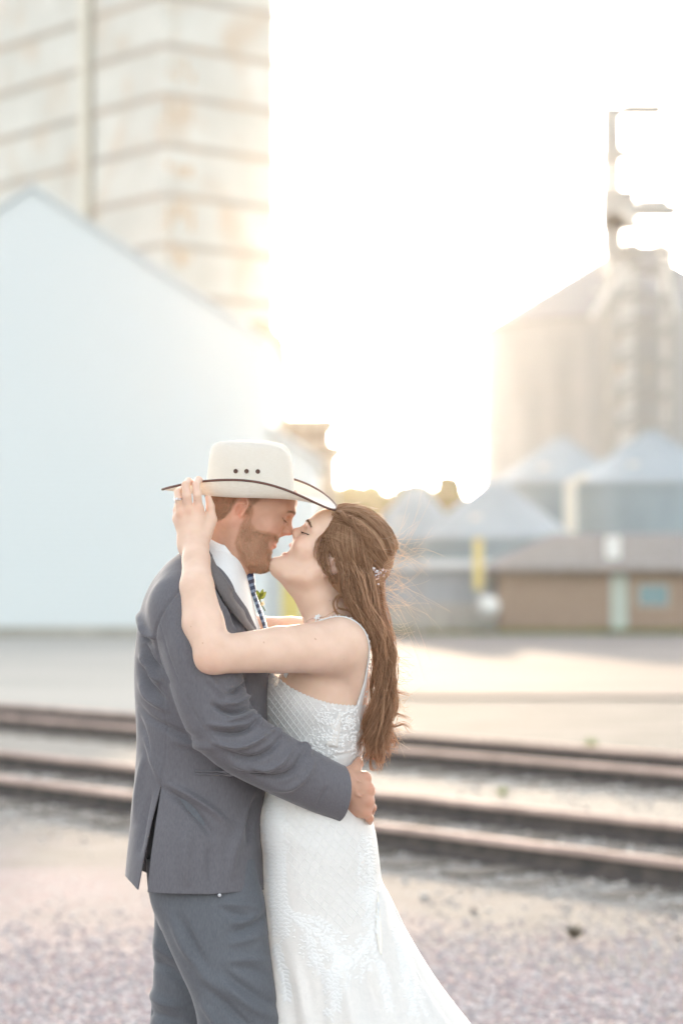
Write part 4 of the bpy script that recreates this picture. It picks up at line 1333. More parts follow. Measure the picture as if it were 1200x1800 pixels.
def groom_far_hand(P):          # left hand, flat against her back on the far side
    w = W(598, 1388, 0.186); k0 = W(640, 1392, 0.110); d = None
    for i in range(4):
        o = np.array((0.004 * (1.5 - abs(i - 1.5)), 0.004, 0.030 - 0.020 * i)); kn = k0 + o
        c = cap(P, w + o * 0.5, kn, 0.020, 0.0125); d = c if d is None else smin(d, c, 0.014)
        tip = kn + np.array((-0.012, -0.052, -0.004 * i)); d = smin(d, chain(P, [kn, kn + np.array((0.006, -0.030, 0)), tip], [0.0115, 0.0100, 0.0080]), 0.005)
    d = smin(d, chain(P, [w + np.array((0.02, -0.02, 0.02)), k0 + np.array((-0.02, 0.01, 0.055)), k0 + np.array((-0.012, -0.015, 0.072))], [0.016, 0.0115, 0.009]), 0.01)
    return smin(d, cap(P, W(540, 1372, 0.225), w, 0.034, 0.027), 0.012)


V3, F3 = iso_mesh(groom_far_hand, W(520, 1450, 0) + np.array((0, 0.02, 0)), W(690, 1320, 0) + np.array((0, 0.30, 0)), 0.0024)
V2, F2 = iso_mesh(groom_hand, W(480, 1465, 0) + np.array((0, -0.27, 0)), W(680, 1310, 0) + np.array((0, 0.03, 0)), 0.0017)
V2 = relax(V2, F2, 1, 0.4)
_Rh = rot('Z', HAT_YAW) @ rot('X', HAT_ROLL) @ rot('Y', HAT_PITCH)
_q = (V1 - W(440, 866, 0.0)) @ _Rh                       # hair and scalp pressed flat inside the hat
_f = 1 - 0.14 * np.clip(_q[:, 2] / 0.03, 0, 1)
_q[:, 0] *= _f; _q[:, 1] *= _f
_q[:, 2] = np.where(_q[:, 2] > 0.03, 0.03 + (_q[:, 2] - 0.03) * 0.85, _q[:, 2])
_hz = _q[:, 2]
V1 = _q @ _Rh.T + W(440, 866, 0.0)
print("man body", len(V1), len(V2))
GB_V, GB_F = V1, F1
GB_N = normals(V1, F1)
V, Fq = merge([(V1, F1), (V2, F2), (V3, F3)])
groom_skin = mesh_obj("body", V, Fq, m_skin_g, groom)
Q = GR.loc(V); S = np.stack((Q[:, 0], np.abs(Q[:, 1]), Q[:, 2]), -1)
tint = np.ones((len(V), 3))
hz = np.zeros(len(V)); hz[:len(V1)] = 1
tint = lerp_tint(tint, hz * blob(S, (0.090, 0.008, -0.0425), (0.02, 0.018, 0.0055)) * 0.9, (0.92, 0.62, 0.60))
tint = lerp_tint(tint, hz * blob(S, (0.088, 0.008, -0.0305), (0.02, 0.018, 0.0045)) * 0.7, (0.90, 0.66, 0.63))
tint = lerp_tint(tint, hz * blob(S, (-0.008, 0.075, 0.004), (0.022, 0.02, 0.032)) * 0.8, (1.12, 0.82, 0.75))
tint = lerp_tint(tint, hz * blob(S, (0.07, 0.045, -0.008), (0.03, 0.03, 0.02)) * 0.4, (1.08, 0.88, 0.84))
tint = lerp_tint(tint, hz * blob(S, (0.112, 0, 0.002), (0.015, 0.014, 0.014)) * 0.4, (1.06, 0.82, 0.78))


def in_poly(x, y, poly):
    poly = np.asarray(poly, float); r = np.zeros(len(x), bool); j = len(poly) - 1
    for i in range(len(poly)):
        xi, yi = poly[i]; xj, yj = poly[j]
        c = ((yi > y) != (yj > y)) & (x < (xj - xi) * (y - yi) / (yj - yi + 1e-12) + xi)
        r ^= c; j = i
    return r


# stubble shadow under the beard and the cropped hair (local u, v on the side of the head)
BEARD = [(0.014, 0.028), (0.022, 0.012), (0.024, -0.012), (0.040, -0.022), (0.060, -0.020), (0.072, -0.016), (0.094, -0.018), (0.097, -0.028), (0.080, -0.031), (0.074, -0.040), (0.082, -0.052), (0.098, -0.053), (0.115, -0.075), (0.10, -0.115), (0.06, -0.118), (0.030, -0.098), (0.004, -0.066), (0.004, -0.020), (0.006, 0.028)]
HAIRP = [(0.020, 0.028), (0.026, 0.045), (0.050, 0.062), (0.082, 0.085), (0.10, 0.16), (-0.13, 0.16), (-0.13, -0.010), (-0.090, -0.052), (-0.055, -0.040), (-0.034, -0.022), (-0.026, 0.0), (-0.020, 0.030), (-0.004, 0.042), (0.006, 0.028)]
bz = in_poly(S[:, 0], S[:, 2], BEARD) & (hz > 0)
hzr = in_poly(S[:, 0], S[:, 2], HAIRP) & (hz > 0)
tint[bz] *= (0.87, 0.79, 0.71); tint[hzr] *= (0.74, 0.70, 0.64)
# soften the borders
a_ = tint[:len(V1)]
cnt = None
for _ in range(3):
    acc = np.zeros_like(a_); n_ = np.zeros(len(a_))
    for k in range(4):
        i_, j_ = F1[:, k], F1[:, (k + 1) % 4]
        for c in range(3):
            acc[:, c] += np.bincount(i_, weights=a_[j_, c], minlength=len(a_)) + np.bincount(j_, weights=a_[i_, c], minlength=len(a_))
        n_ += np.bincount(i_, minlength=len(a_)) + np.bincount(j_, minlength=len(a_))
    a_ = 0.4 * a_ + 0.6 * acc / np.maximum(n_, 1)[:, None]
tint[:len(V1)] = a_
for kn in GH_KN + [f[1] for f in GH_FI]:
    tint = lerp_tint(tint, np.exp(-((np.linalg.norm(V - kn - np.array((0.003, -0.008, 0)), axis=1) / 0.011) ** 2)) * 0.7, (1.06, 0.82, 0.75))
set_tint(groom_skin, tint)


def hair_mat(name, c1, c2, trans=0.3, rough=0.45):
    m = bpy.data.materials.new(name); m.use_nodes = True
    nt = m.node_tree; p = nt.nodes["Principled BSDF"]; p.inputs["Roughness"].default_value = rough; p.inputs["Specular IOR Level"].default_value = 0.4
    g = nt.nodes.new("ShaderNodeNewGeometry"); r = nt.nodes.new("ShaderNodeValToRGB")
    r.color_ramp.elements[0].color = (*c1, 1); r.color_ramp.elements[1].color = (*c2, 1)
    nt.links.new(g.outputs["Random Per Island"], r.inputs[0]); nt.links.new(r.outputs[0], p.inputs["Base Color"])
    tr = nt.nodes.new("ShaderNodeBsdfTranslucent"); nt.links.new(r.outputs[0], tr.inputs[0])
    mx = nt.nodes.new("ShaderNodeMixShader"); mx.inputs[0].default_value = trans
    nt.links.new(p.outputs[0], mx.inputs[1]); nt.links.new(tr.outputs[0], mx.inputs[2]); nt.links.new(mx.outputs[0], nt.nodes["Material Output"].inputs[0])
    return m


def fuzz(name, head, sel, n, length, rad, flow, mat, parent, lift=0.35, jit=0.25):
    """Short hairs rooted on the groom's or bride's surface; flow(Q) gives the local lie of the hair."""
    ii = np.nonzero(sel)[0]
    pick = ii[rng.integers(0, len(ii), n)]
    base = head[0][pick] + rng.normal(0, 0.0007, (n, 3)); N = head[1][pick]
    fl = flow(pick) + rng.normal(0, jit, (n, 3))
    t = fl - (fl * N).sum(1)[:, None] * N; t /= np.linalg.norm(t, axis=1)[:, None] + 1e-9
    L = length * rng.uniform(0.6, 1.15, n)
    p0 = base - N * 0.0008
    p1 = base + (t * (1 - lift) + N * lift) * (L * 0.5)[:, None]
    p2 = base + (t + N * lift * 0.7) * (L * 0.95)[:, None]
    P = np.stack((p0, p1, p2), 1)
    R = np.stack((np.full(n, rad), np.full(n, rad * 0.85), np.full(n, rad * 0.25)), 1)
    V, Fh = tubes(P, R, 3)
    return mesh_obj(name, V, Fh, mat, parent)


m_beard = hair_mat("sandy_beard", (0.42, 0.26, 0.15), (0.66, 0.46, 0.30), 0.4)
m_ghair = hair_mat("cropped_brown_hair", (0.30, 0.21, 0.13), (0.50, 0.37, 0.24), 0.35)
Q1 = GR.loc(V1); S1 = np.stack((Q1[:, 0], np.abs(Q1[:, 1]), Q1[:, 2]), -1)
ear_zone = blob(S1, (-0.010, 0.076, 0.004), (0.014, 0.02, 0.028)) > 0.5
b_sel = in_poly(S1[:, 0], S1[:, 2], BEARD) & ~ear_zone
h_sel = in_poly(S1[:, 0], S1[:, 2], HAIRP) & ~ear_zone & (_hz < 0.004)


def flow_beard(p):
    q = Q1[p]; s = np.sign(q[:, 1])[:, None]
    d = np.array((0.35, 0, -1.0)) + np.zeros((len(p), 3)); return d[:, 0:1] * GR.f + d[:, 2:3] * GR.up


def flow_hair(p):
    q = Q1[p]; d = np.where((q[:, 0] > 0.0)[:, None], np.array((-0.2, 0, -1.0)), np.array((-0.5, 0, -0.9)))
    return d[:, 0:1] * GR.f + d[:, 2:3] * GR.up


def feather(sel, keep):
    a = sel.astype(float)
    for _ in range(12):
        acc = np.zeros(len(a)); n_ = np.zeros(len(a))
        for k in range(4):
            i_, j_ = F1[:, k], F1[:, (k + 1) % 4]
            acc += np.bincount(i_, weights=a[j_], minlength=len(a)) + np.bincount(j_, weights=a[i_], minlength=len(a))
            n_ += np.bincount(i_, minlength=len(a)) + np.bincount(j_, minlength=len(a))
        a = 0.3 * a + 0.7 * acc / np.maximum(n_, 1)
    return keep & (rng.random(len(a)) < np.clip((a - 0.35) * 2.2, 0, 1))


b_sel = feather(b_sel, b_sel & ~ear_zone); h_sel = feather(h_sel, h_sel & ~ear_zone)
fuzz("beard", (V1, GB_N), b_sel, 4600, 0.0070, 0.00024, flow_beard, m_beard, groom, 0.32)
fuzz("hair", (V1, GB_N), h_sel, 6000, 0.0065, 0.00022, flow_hair, m_ghair, groom, 0.22)


def brow(head, HV, HN, u0, v0, u1, v1, n, L, mat, parent, s0=0.012, s1=0.052):
    Qh = head.loc(HV); out = []
    for s in (-1, 1):
        g = (np.abs(Qh[:, 0] - 0.09) < 0.05) & (Qh[:, 1] * s > s0) & (Qh[:, 1] * s < s1)
        t = (Qh[:, 1] * s - s0) / (s1 - s0)
        vv = v0 + (v1 - v0) * t + 0.004 * np.sin(t * math.pi)
        g &= np.abs(Qh[:, 2] - vv) < 0.0022 * (1.1 - 0.7 * np.abs(t - 0.3))
        g &= (HN @ head.f) > 0.1
        ii = np.nonzero(g)[0]
        if not len(ii): continue
        pk = ii[rng.integers(0, len(ii), n)]
        d = head.s[None] * s * 1.0 + head.up[None] * (0.5 - 0.8 * t[pk])[:, None] - 0.2 * head.f[None] + rng.normal(0, 0.2, (n, 3))
        N = HN[pk]; d -= (d * N).sum(1)[:, None] * N; d /= np.linalg.norm(d, axis=1)[:, None]
        l = L * rng.uniform(0.6, 1.1, n)[:, None]
        P = np.stack((HV[pk] - N * 0.0004, HV[pk] + d * l * 0.5 + N * 0.0012, HV[pk] + d * l + N * 0.0006), 1)
        out.append(tubes(P, np.tile(np.array((0.00028, 0.00024, 0.0001)), (n, 1)), 3))
    V, Fh = merge(out)
    return mesh_obj("eyebrows", V, Fh, mat, parent)


brow(GR, V1, GB_N, 0, 0.040, 0, 0.040, 220, 0.007, hair_mat('blond_brow', (0.45, 0.28, 0.17), (0.60, 0.40, 0.26), 0.3), groom)
m_bbrow = hair_mat("brown_brow", (0.20, 0.12, 0.075), (0.32, 0.20, 0.13), 0.2)
brow(BR, BB_V, BB_N, 0, 0.0255, 0, 0.0235, 330, 0.0060, m_bbrow, bride)


def lashes(head, HV, HN, eye_v, s_c, droop, n, L, mat, parent, line=0.0007):
    """A closed eye: the seam between the lids with its lashes, laid along the lid bulge."""
    Qh = head.loc(HV); parts = []
    for s in (-1, 1):
        pts, nn = [], []
        for t in np.linspace(-1, 1, 15):
            ss = s_c + 0.003 + 0.0165 * t; vv = eye_v - droop * (1 - 0.75 * t * t) + 0.0022 * t
            w = ((Qh[:, 1] * s - ss) / 0.0016) ** 2 + ((Qh[:, 2] - vv) / 0.0016) ** 2 + np.where(Qh[:, 0] > 0.05, 0, 1e6)
            k = np.argsort(w)[:6]; pts.append(HV[k].mean(0) + HN[k].mean(0) * 0.0002); nn.append(HN[k].mean(0))
        pts, nn = np.array(pts), np.array(nn)
        pts = curve(pts[::2], 22); nn = curve(nn[::2], 22)
        r = line * np.sin(np.linspace(0.25, math.pi - 0.35, 22)) ** 0.6
        parts.append(tubes(pts[None], r[None], 5))
        k = rng.integers(0, 22, n); t = k / 21.0
        d = nn[k] * 0.8 - head.up * 0.75 + head.s * s * ((t - 0.35) * 0.9)[:, None] + rng.normal(0, 0.1, (n, 3)); d /= np.linalg.norm(d, axis=1)[:, None]
        l = L * rng.uniform(0.7, 1.1, n)[:, None]
        P = np.stack((pts[k], pts[k] + d * l * 0.55, pts[k] + d * l + head.up * l * 0.25), 1)
        parts.append(tubes(P, np.tile(np.array((0.00042, 0.0003, 0.0001)), (n, 1)), 3))
    V, Fh = merge(parts)
    return mesh_obj("eyelashes", V, Fh, mat, parent)


m_lash = material("dark_lash", (0.025, 0.018, 0.015), 0.6)
m_glash = material("light_lash", (0.26, 0.14, 0.09), 0.6)
lashes(BR, BB_V, BB_N, BR_N['eye'], 0.031, 0.0042, 90, 0.0075, m_lash, bride, 0.0009)
lashes(GR, V1, GB_N, GR_N['eye'], 0.031, 0.0035, 60, 0.006, m_glash, groom, 0.0006)
# ------------------------------------------------------------------ straw cowboy hat
def straw(name, c1, c2):
    m = bpy.data.materials.new(name); m.use_nodes = True
    nt = m.node_tree; N = nt.nodes; L = nt.links; p = N["Principled BSDF"]; p.inputs["Roughness"].default_value = 0.6
    uv = N.new("ShaderNodeUVMap"); uv.uv_map = "uv"
    def wave(direc, sc):
        w = N.new("ShaderNodeTexWave"); w.bands_direction = direc; w.inputs["Scale"].default_value = sc; w.inputs["Distortion"].default_value = 0.6
        L.new(uv.outputs[0], w.inputs["Vector"]); return w.outputs["Fac"]
    a, b_ = wave('X', 62), wave('Y', 62)
    mul = N.new("ShaderNodeMath"); mul.operation = 'MULTIPLY'; L.new(a, mul.inputs[0]); L.new(b_, mul.inputs[1])
    nz = N.new("ShaderNodeTexNoise"); nz.inputs["Scale"].default_value = 26; nz.inputs["Detail"].default_value = 6
    mp = N.new("ShaderNodeMapping"); mp.inputs["Scale"].default_value = (1, 7, 1); L.new(uv.outputs[0], mp.inputs[0]); L.new(mp.outputs[0], nz.inputs["Vector"])
    r = N.new("ShaderNodeValToRGB"); r.color_ramp.elements[0].position = 0.3; r.color_ramp.elements[1].position = 0.7
    r.color_ramp.elements[0].color = (*c1, 1); r.color_ramp.elements[1].color = (*c2, 1); L.new(nz.outputs["Fac"], r.inputs[0])
    L.new(r.outputs[0], p.inputs["Base Color"])
    bp = N.new("ShaderNodeBump"); bp.inputs["Strength"].default_value = 0.35; bp.inputs["Distance"].default_value = 0.002
    L.new(mul.outputs[0], bp.inputs["Height"]); L.new(bp.outputs[0], p.inputs["Normal"])
    tr = N.new("ShaderNodeBsdfTranslucent"); L.new(r.outputs[0], tr.inputs[0])
    mx = N.new("ShaderNodeMixShader"); mx.inputs[0].default_value = 0.30
    L.new(p.outputs[0], mx.inputs[1]); L.new(tr.outputs[0], mx.inputs[2]); L.new(mx.outputs[0], N["Material Output"].inputs[0])
    return m


m_straw = straw("cream_straw", (0.87, 0.83, 0.74), (0.93, 0.895, 0.82))
m_bind = material("brown_binding", (0.13, 0.06, 0.045), 0.6, var=0.15, scale=40)
HC = W(440, 866, 0.0)                     # middle of the crown's base
Rh = rot('Z', HAT_YAW) @ rot('X', HAT_ROLL) @ rot('Y', HAT_PITCH)      # turned, rolled towards the camera, dipped in front


def hat_w(P): return HC + np.asarray(P) @ Rh.T


k_ = D0 / F_PX
CA, CB = 80 * k_, 0.090                  # crown base half-length, half-width
n_th, n_r = 160, 22
th = np.linspace(0, 2 * math.pi, n_th, endpoint=False)


def brim_pt(t, r):
    """t: angle (0 front), r: 0 crown base .. 1 edge."""
    c, s = np.cos(t), np.sin(t)
    front = np.clip(c, 0, 1); back = np.clip(-c, 0, 1)
    A = np.where(c > 0, 153 * k_, 157 * k_)
    Bd = 0.150
    # the sides curl up, the front dips, the back stays level
    ex, ey = A * c, Bd * s
    sx, sy = CA * c, CB * s
    roll = np.abs(s) ** 2.2
    e_z = 0.0415 * roll - 0.033 * front ** 2.4 + 0.003 * back ** 4
    ey = ey * (1 - 0.10 * roll)
    x = sx + (ex - sx) * r
    y = sy + (ey - sy) * (r ** (1 - 0.25 * roll) )
    z = e_z * r ** (2.2 + 0.4 * roll) - 0.010 * np.sin(r * math.pi * 0.75) * roll - 0.012 * front ** 2 * np.sin(r * math.pi) * 0.6
    return np.stack((x, y, z), -1)


T_, R_ = np.meshgrid(th, np.linspace(0, 1, n_r), indexing='ij')
B0 = brim_pt(T_, R_)                      # (n_th, n_r, 3)
TH = 0.0028
top = B0 + np.array((0, 0, TH / 2)); bot = B0 - np.array((0, 0, TH / 2))


def ring_faces(n, m, off=0, flip=False):
    i = np.arange(n * m).reshape(n, m) + off; j = np.roll(i, -1, 0)
    f = np.stack((i[:, :-1], j[:, :-1], j[:, 1:], i[:, 1:]), -1).reshape(-1, 4)
    return f[:, ::-1] if flip else f


hat = empty("cowboy_hat", HC, "cream straw cowboy hat with brown brim edge, on the bearded man's head", "cowboy hat")
V = hat_w(np.concatenate((top.reshape(-1, 3), bot.reshape(-1, 3))))
Fq = np.concatenate((ring_faces(n_th, n_r), ring_faces(n_th, n_r, n_th * n_r, True)))
i0 = np.arange(n_th) * n_r + n_r - 1; j0 = np.roll(i0, -1); o_ = n_th * n_r
Fq = np.concatenate((Fq, np.stack((i0, j0, j0 + o_, i0 + o_), -1)))
uvb = np.concatenate([np.stack((B0[..., 0] * 4, B0[..., 1] * 4), -1).reshape(-1, 2)] * 2)
mesh_obj("brim", V, Fq, m_straw, hat, uv=uvb)
edge = brim_pt(th, np.ones(n_th)); edge = np.concatenate((edge, edge[:2]))
Ve, Fe = tubes(hat_w(edge)[None], np.full((1, n_th + 2), 0.0027), 8)
mesh_obj("edge_binding", Ve, Fe, m_bind, hat)
# crown: tapered oval, dented down the middle and at the front sides
n_c = 30
prof = curve([(1.0, -0.004), (0.990, 0.012), (0.965, 0.045), (0.940, 0.080), (0.925, 0.096), (0.905, 0.1065), (0.86, 0.1135), (0.76, 0.1175), (0.5, 0.1175), (0.25, 0.117), (0.0, 0.1165)], n_c)
Tc, Kc = np.meshgrid(th, np.arange(n_c), indexing='ij')
rr, zz = prof[Kc, 0], prof[Kc, 1]
c, s = np.cos(Tc), np.sin(Tc)
x, y = CA * rr * c, CB * rr * s
x = x - 0.006 * (zz / 0.118) * np.where(c > 0, 1, -0.6) * np.abs(c)
top_w = np.clip((zz - 0.085) / 0.03, 0, 1)
zc = zz - top_w * 0.030 * np.exp(-(y / 0.022) ** 2) * np.clip(1.15 - np.abs(x / (CA * 0.95)) ** 4, 0, 1)          # centre crease
zc = zc - top_w * 0.010 * np.clip(x / CA - 0.1, 0, 1) - top_w * 0.004 * np.clip(-x / CA - 0.4, 0, 1)
fd = 0.010 * np.exp(-((x - 0.055) / 0.03) ** 2 - ((zz - 0.085) / 0.03) ** 2)          # front dents
y = y - np.sign(y) * fd
cr = np.stack((x, y, zc), -1)
crv = hat_w(cr.reshape(-1, 3))
mesh_obj("crown", crv, ring_faces(n_th, n_c), m_straw, hat, uv=np.stack((Tc.ravel() * 0.35, prof[Kc, 1].ravel() * 4 + (1 - prof[Kc, 0].ravel()) * 0.4), -1))
# three eyelets on each side of the crown
m_eyelet = material("brown_eyelet", (0.10, 0.05, 0.035), 0.5, var=0.1)
m_hole = material("eyelet_hole", (0.05, 0.03, 0.025), 0.9)
tree_c = BVHTree.FromPolygons([Vector(v) for v in crv], [tuple(f) for f in ring_faces(n_th, n_c)])
for px in (414.5, 433.5, 453):
    for sgn in (-1, 1):
        o = W(px, 828 + (px - 414) * 0.02, -0.09); o[1] = 0.4 * sgn
        h_, nn_, _, _ = tree_c.ray_cast(Vector(o), Vector((0, -sgn, 0)))
        if h_ is None: continue
        nn_ = np.array(nn_); nn_ = nn_ if nn_[1] * sgn > 0 else -nn_
        u = np.cross(nn_, (0, 0, 1.0)); u /= np.linalg.norm(u); w = np.cross(nn_, u); h_ = np.array(h_)
        b = MB(); a = np.linspace(0, 2 * math.pi, 17)[:-1]
        rad = [(0.0050, 0.0), (0.0052, 0.0016), (0.0042, 0.0026), (0.0030, 0.0022), (0.0022, 0.0008)]
        V = np.concatenate([h_ + r_ * (np.cos(a)[:, None] * u + np.sin(a)[:, None] * w) + z_ * nn_ for r_, z_ in rad])
        b.add(V, [(k * 16 + i, k * 16 + (i + 1) % 16, (k + 1) * 16 + (i + 1) % 16, (k + 1) * 16 + i) for k in range(4) for i in range(16)] + [tuple(range(64, 80))])
        b.build("eyelet", m_eyelet, hat, smooth=True)
# ------------------------------------------------------------------ the grey suit
def fabric(name, c1, c2, weave=900.0, wk=0.25, rough=0.75, sheen=0.25, streak=None):
    m = bpy.data.materials.new(name); m.use_nodes = True
    nt = m.node_tree; N = nt.nodes; L = nt.links; p = N["Principled BSDF"]
    p.inputs["Roughness"].default_value = rough; p.inputs["Sheen Weight"].default_value = sheen; p.inputs["Specular IOR Level"].default_value = 0.3
    p.inputs["Sheen Roughness"].default_value = 0.4
    tc = N.new("ShaderNodeTexCoord"); mp = N.new("ShaderNodeMapping"); L.new(tc.outputs["Object"], mp.inputs[0]); mp.inputs["Scale"].default_value = streak or (1, 1, 0.2)
    nz = N.new("ShaderNodeTexNoise"); nz.inputs["Scale"].default_value = 420; nz.inputs["Detail"].default_value = 3; L.new(mp.outputs[0], nz.inputs["Vector"])
    n3 = N.new("ShaderNodeTexNoise"); n3.inputs["Scale"].default_value = 9; n3.inputs["Detail"].default_value = 4; L.new(tc.outputs["Object"], n3.inputs["Vector"])
    ad = N.new("ShaderNodeMath"); ad.operation = 'MULTIPLY_ADD'; ad.inputs[1].default_value = 0.35; L.new(n3.outputs["Fac"], ad.inputs[0]); L.new(nz.outputs["Fac"], ad.inputs[2])
    r = N.new("ShaderNodeValToRGB"); r.color_ramp.elements[0].position = 0.25; r.color_ramp.elements[1].position = 1.15 - 0.15
    r.color_ramp.elements[0].color = (*c1, 1); r.color_ramp.elements[1].color = (*c2, 1); L.new(ad.outputs[0], r.inputs[0]); L.new(r.outputs[0], p.inputs["Base Color"])
    nb = N.new("ShaderNodeTexNoise"); nb.inputs["Scale"].default_value = weave; nb.inputs["Detail"].default_value = 2; L.new(tc.outputs["Object"], nb.inputs["Vector"])
    bp = N.new("ShaderNodeBump"); bp.inputs["Strength"].default_value = wk; bp.inputs["Distance"].default_value = 0.001; L.new(nb.outputs["Fac"], bp.inputs["Height"])
    n4 = N.new("ShaderNodeTexNoise"); n4.inputs["Scale"].default_value = 22; n4.inputs["Detail"].default_value = 3; L.new(tc.outputs["Object"], n4.inputs["Vector"])
    b2 = N.new("ShaderNodeBump"); b2.inputs["Strength"].default_value = 0.16; b2.inputs["Distance"].default_value = 0.012; L.new(n4.outputs["Fac"], b2.inputs["Height"]); L.new(bp.outputs[0], b2.inputs["Normal"])
    L.new(b2.outputs[0], p.inputs["Normal"])
    return m


m_suit = fabric("grey_wool", (0.098, 0.094, 0.104), (0.154, 0.148, 0.162))
m_trou = fabric("grey_wool_trousers", (0.086, 0.091, 0.104), (0.136, 0.144, 0.160))
m_shirt = fabric("white_cotton", (0.74, 0.76, 0.76), (0.82, 0.83, 0.83), 700, 0.15, 0.6, 0.1)
m_line = material("suit_lining", (0.035, 0.030, 0.032), 0.7, var=0.15, scale=8)

J_TAB = [(955, 350, 392, 0.070), (968, 328, 404, 0.092), (985, 300, 418, 0.125), (1005, 281, 432, 0.158), (1030, 264, 446, 0.182), (1065, 250, 456, 0.196), (1100, 243, 464, 0.200), (1180, 237, 474, 0.196), (1250, 239, 478, 0.186),
         (1300, 241, 475, 0.176), (1350, 239, 470, 0.170), (1400, 235, 468, 0.173), (1450, 231, 463, 0.184), (1500, 227, 464, 0.192), (1565, 223, 471, 0.200), (1600, 221, 473, 0.204)]
SL_PX = [((330, 1072, -0.158), 0.078), ((352, 1150, -0.196), 0.081), ((384, 1262, -0.214), 0.079), ((420, 1302, -0.210), 0.0745), ((480, 1338, -0.190), 0.069), ((540, 1369, -0.160), 0.0645), ((601, 1397, -0.122), 0.061), ((640, 1415, -0.10), 0.060)]
SL_P = curve([W(*p) for p, r in SL_PX], 22)
SL_R = np.interp(np.linspace(0, 1, 22), np.linspace(0, 1, len(SL_PX)), [r for p, r in SL_PX])
SF_P = [W(330, 1075, 0.165), W(372, 1200, 0.235), W(440, 1330, 0.262), W(520, 1370, 0.235), W(590, 1385, 0.190), W(625, 1395, 0.165)]
SF_R = [0.080, 0.079, 0.076, 0.069, 0.063, 0.060]


def jacket_sdf(P):
    d = torso_loft(P, J_TAB, 2.25)
    for s, sh in ((-1, W(330, 1072, -0.158)), (1, W(330, 1075, 0.165))):
        d = smin(d, cap(P, W(360, 1002, s * 0.075), sh + np.array((0.0, -s * 0.01, 0.006)), 0.058, 0.080), 0.04)
    a = chain(P, SL_P, SL_R)
    a = smin(a, ell(P, W(335, 1085, -0.170), (0.082, 0.074, 0.092)), 0.02)
    b = chain(P, SF_P, SF_R, 0.012)
    return smin(smin(d, a, 0.022), b, 0.022)


V, Fq = iso_mesh(jacket_sdf, W(205, 1600, 0) + np.array((0, -0.33, 0)), W(665, 940, 0) + np.array((0, 0.36, 0)), 0.0034)
V = relax(V, Fq, 3, 0.5)
N = normals(V, Fq)
print("man jacket", len(V))
NEAR = -1
# seams: armhole, side, sleeve
for pts, w, dp in (
        ([(338, 1016), (318, 1034), (300, 1056), (282, 1085), (274, 1110), (276, 1140), (284, 1172), (298, 1200)], 2.2, -0.0036),
        ([(283, 1205), (289, 1240), (292, 1290), (290, 1340), (284, 1380)], 1.5, -0.0022),
        ([(281, 1095), (300, 1160), (322, 1215), (350, 1268), (392, 1318)], 1.4, -0.0018)):
    crease(V, N, pts, w, dp, NEAR, False)
# cloth folds: (points, width, depth)
FOLDS = [
    # back of the shoulder and under the arm
    ([(246, 1100), (252, 1120), (266, 1134)], 6, -0.006), ([(250, 1098), (262, 1114), (274, 1122)], 5, 0.005), ([(243, 1075), (249, 1098), (254, 1118)], 7, 0.004),
    ([(252, 1130), (264, 1160), (284, 1178)], 7, -0.007), ([(248, 1150), (262, 1180), (284, 1200)], 7, 0.006), ([(244, 1165), (258, 1200), (288, 1228)], 7, -0.007),
    ([(246, 1200), (262, 1226), (296, 1250)], 7, 0.005), ([(240, 1235), (262, 1262), (300, 1282), (340, 1298)], 8, -0.004), ([(252, 1290), (268, 1330), (282, 1372)], 8, 0.004),
    ([(242, 1255), (252, 1290), (262, 1330)], 7, -0.004), ([(300, 1300), (340, 1310), (380, 1316)], 9, 0.003),
    ([(252, 1330), (246, 1380), (238, 1440)], 8, 0.004), ([(266, 1390), (254, 1440), (248, 1500)], 7, -0.004),
    # skirt of the jacket
    ([(286, 1384), (320, 1408), (352, 1440), (375, 1470)], 10, -0.006), ([(296, 1380), (334, 1398), (372, 1424), (400, 1450)], 9, 0.005), ([(440, 1420), (425, 1460), (410, 1500), (405, 1540)], 12, 0.004), ([(455, 1395), (444, 1440), (436, 1480)], 9, -0.006),
    ([(330, 1460), (326, 1510), (330, 1560)], 14, 0.0035), ([(372, 1480), (370, 1520), (374, 1565)], 12, -0.003),
    # upper sleeve
    ([(396, 1222), (416, 1215), (432, 1200)], 5, -0.006), ([(392, 1236), (414, 1236), (440, 1222)], 5, 0.006), ([(372, 1238), (400, 1252), (424, 1252), (446, 1240)], 6, -0.007), ([(390, 1268), (420, 1262), (450, 1250)], 5, 0.005),
    # elbow and forearm
    ([(372, 1286), (404, 1290), (432, 1284), (452, 1268)], 6, -0.008), ([(366, 1272), (400, 1276), (436, 1272)], 5, 0.005), ([(376, 1304), (416, 1312), (452, 1302), (478, 1284)], 6, 0.007),
    ([(396, 1322), (440, 1334), (476, 1318), (494, 1296)], 7, -0.007), ([(404, 1340), (448, 1352), (488, 1344), (514, 1316)], 7, 0.006), ([(430, 1352), (474, 1368), (512, 1356), (534, 1324)], 7, -0.006),
    ([(470, 1384), (510, 1384), (540, 1360), (552, 1330)], 8, 0.004), ([(446, 1256), (452, 1268), (460, 1276)], 4, 0.007), ([(478, 1280), (488, 1290), (494, 1302)], 4, 0.006), ([(528, 1306), (538, 1318), (544, 1330)], 5, 0.006), ([(556, 1420), (566, 1400), (574, 1384)], 5, -0.002),
    ([(306, 1080), (318, 1140), (338, 1200)], 16, 0.003), ([(360, 1180), (388, 1215), (410, 1232)], 9, 0.003),
    # chest below the lapel
    ([(378, 1040), (396, 1070), (405, 1100)], 6, 0.004), ([(392, 1046), (408, 1072), (418, 1104)], 5, -0.005), ([(404, 1060), (420, 1084), (430, 1112)], 5, 0.004), ([(372, 1015), (388, 1040), (398, 1062)], 5, -0.004),
]
for pts, w, dp in FOLDS:
    crease(V, N, pts, w * 0.75, dp * 2.6, NEAR)
V = relax(V, Fq, 1, 0.25)

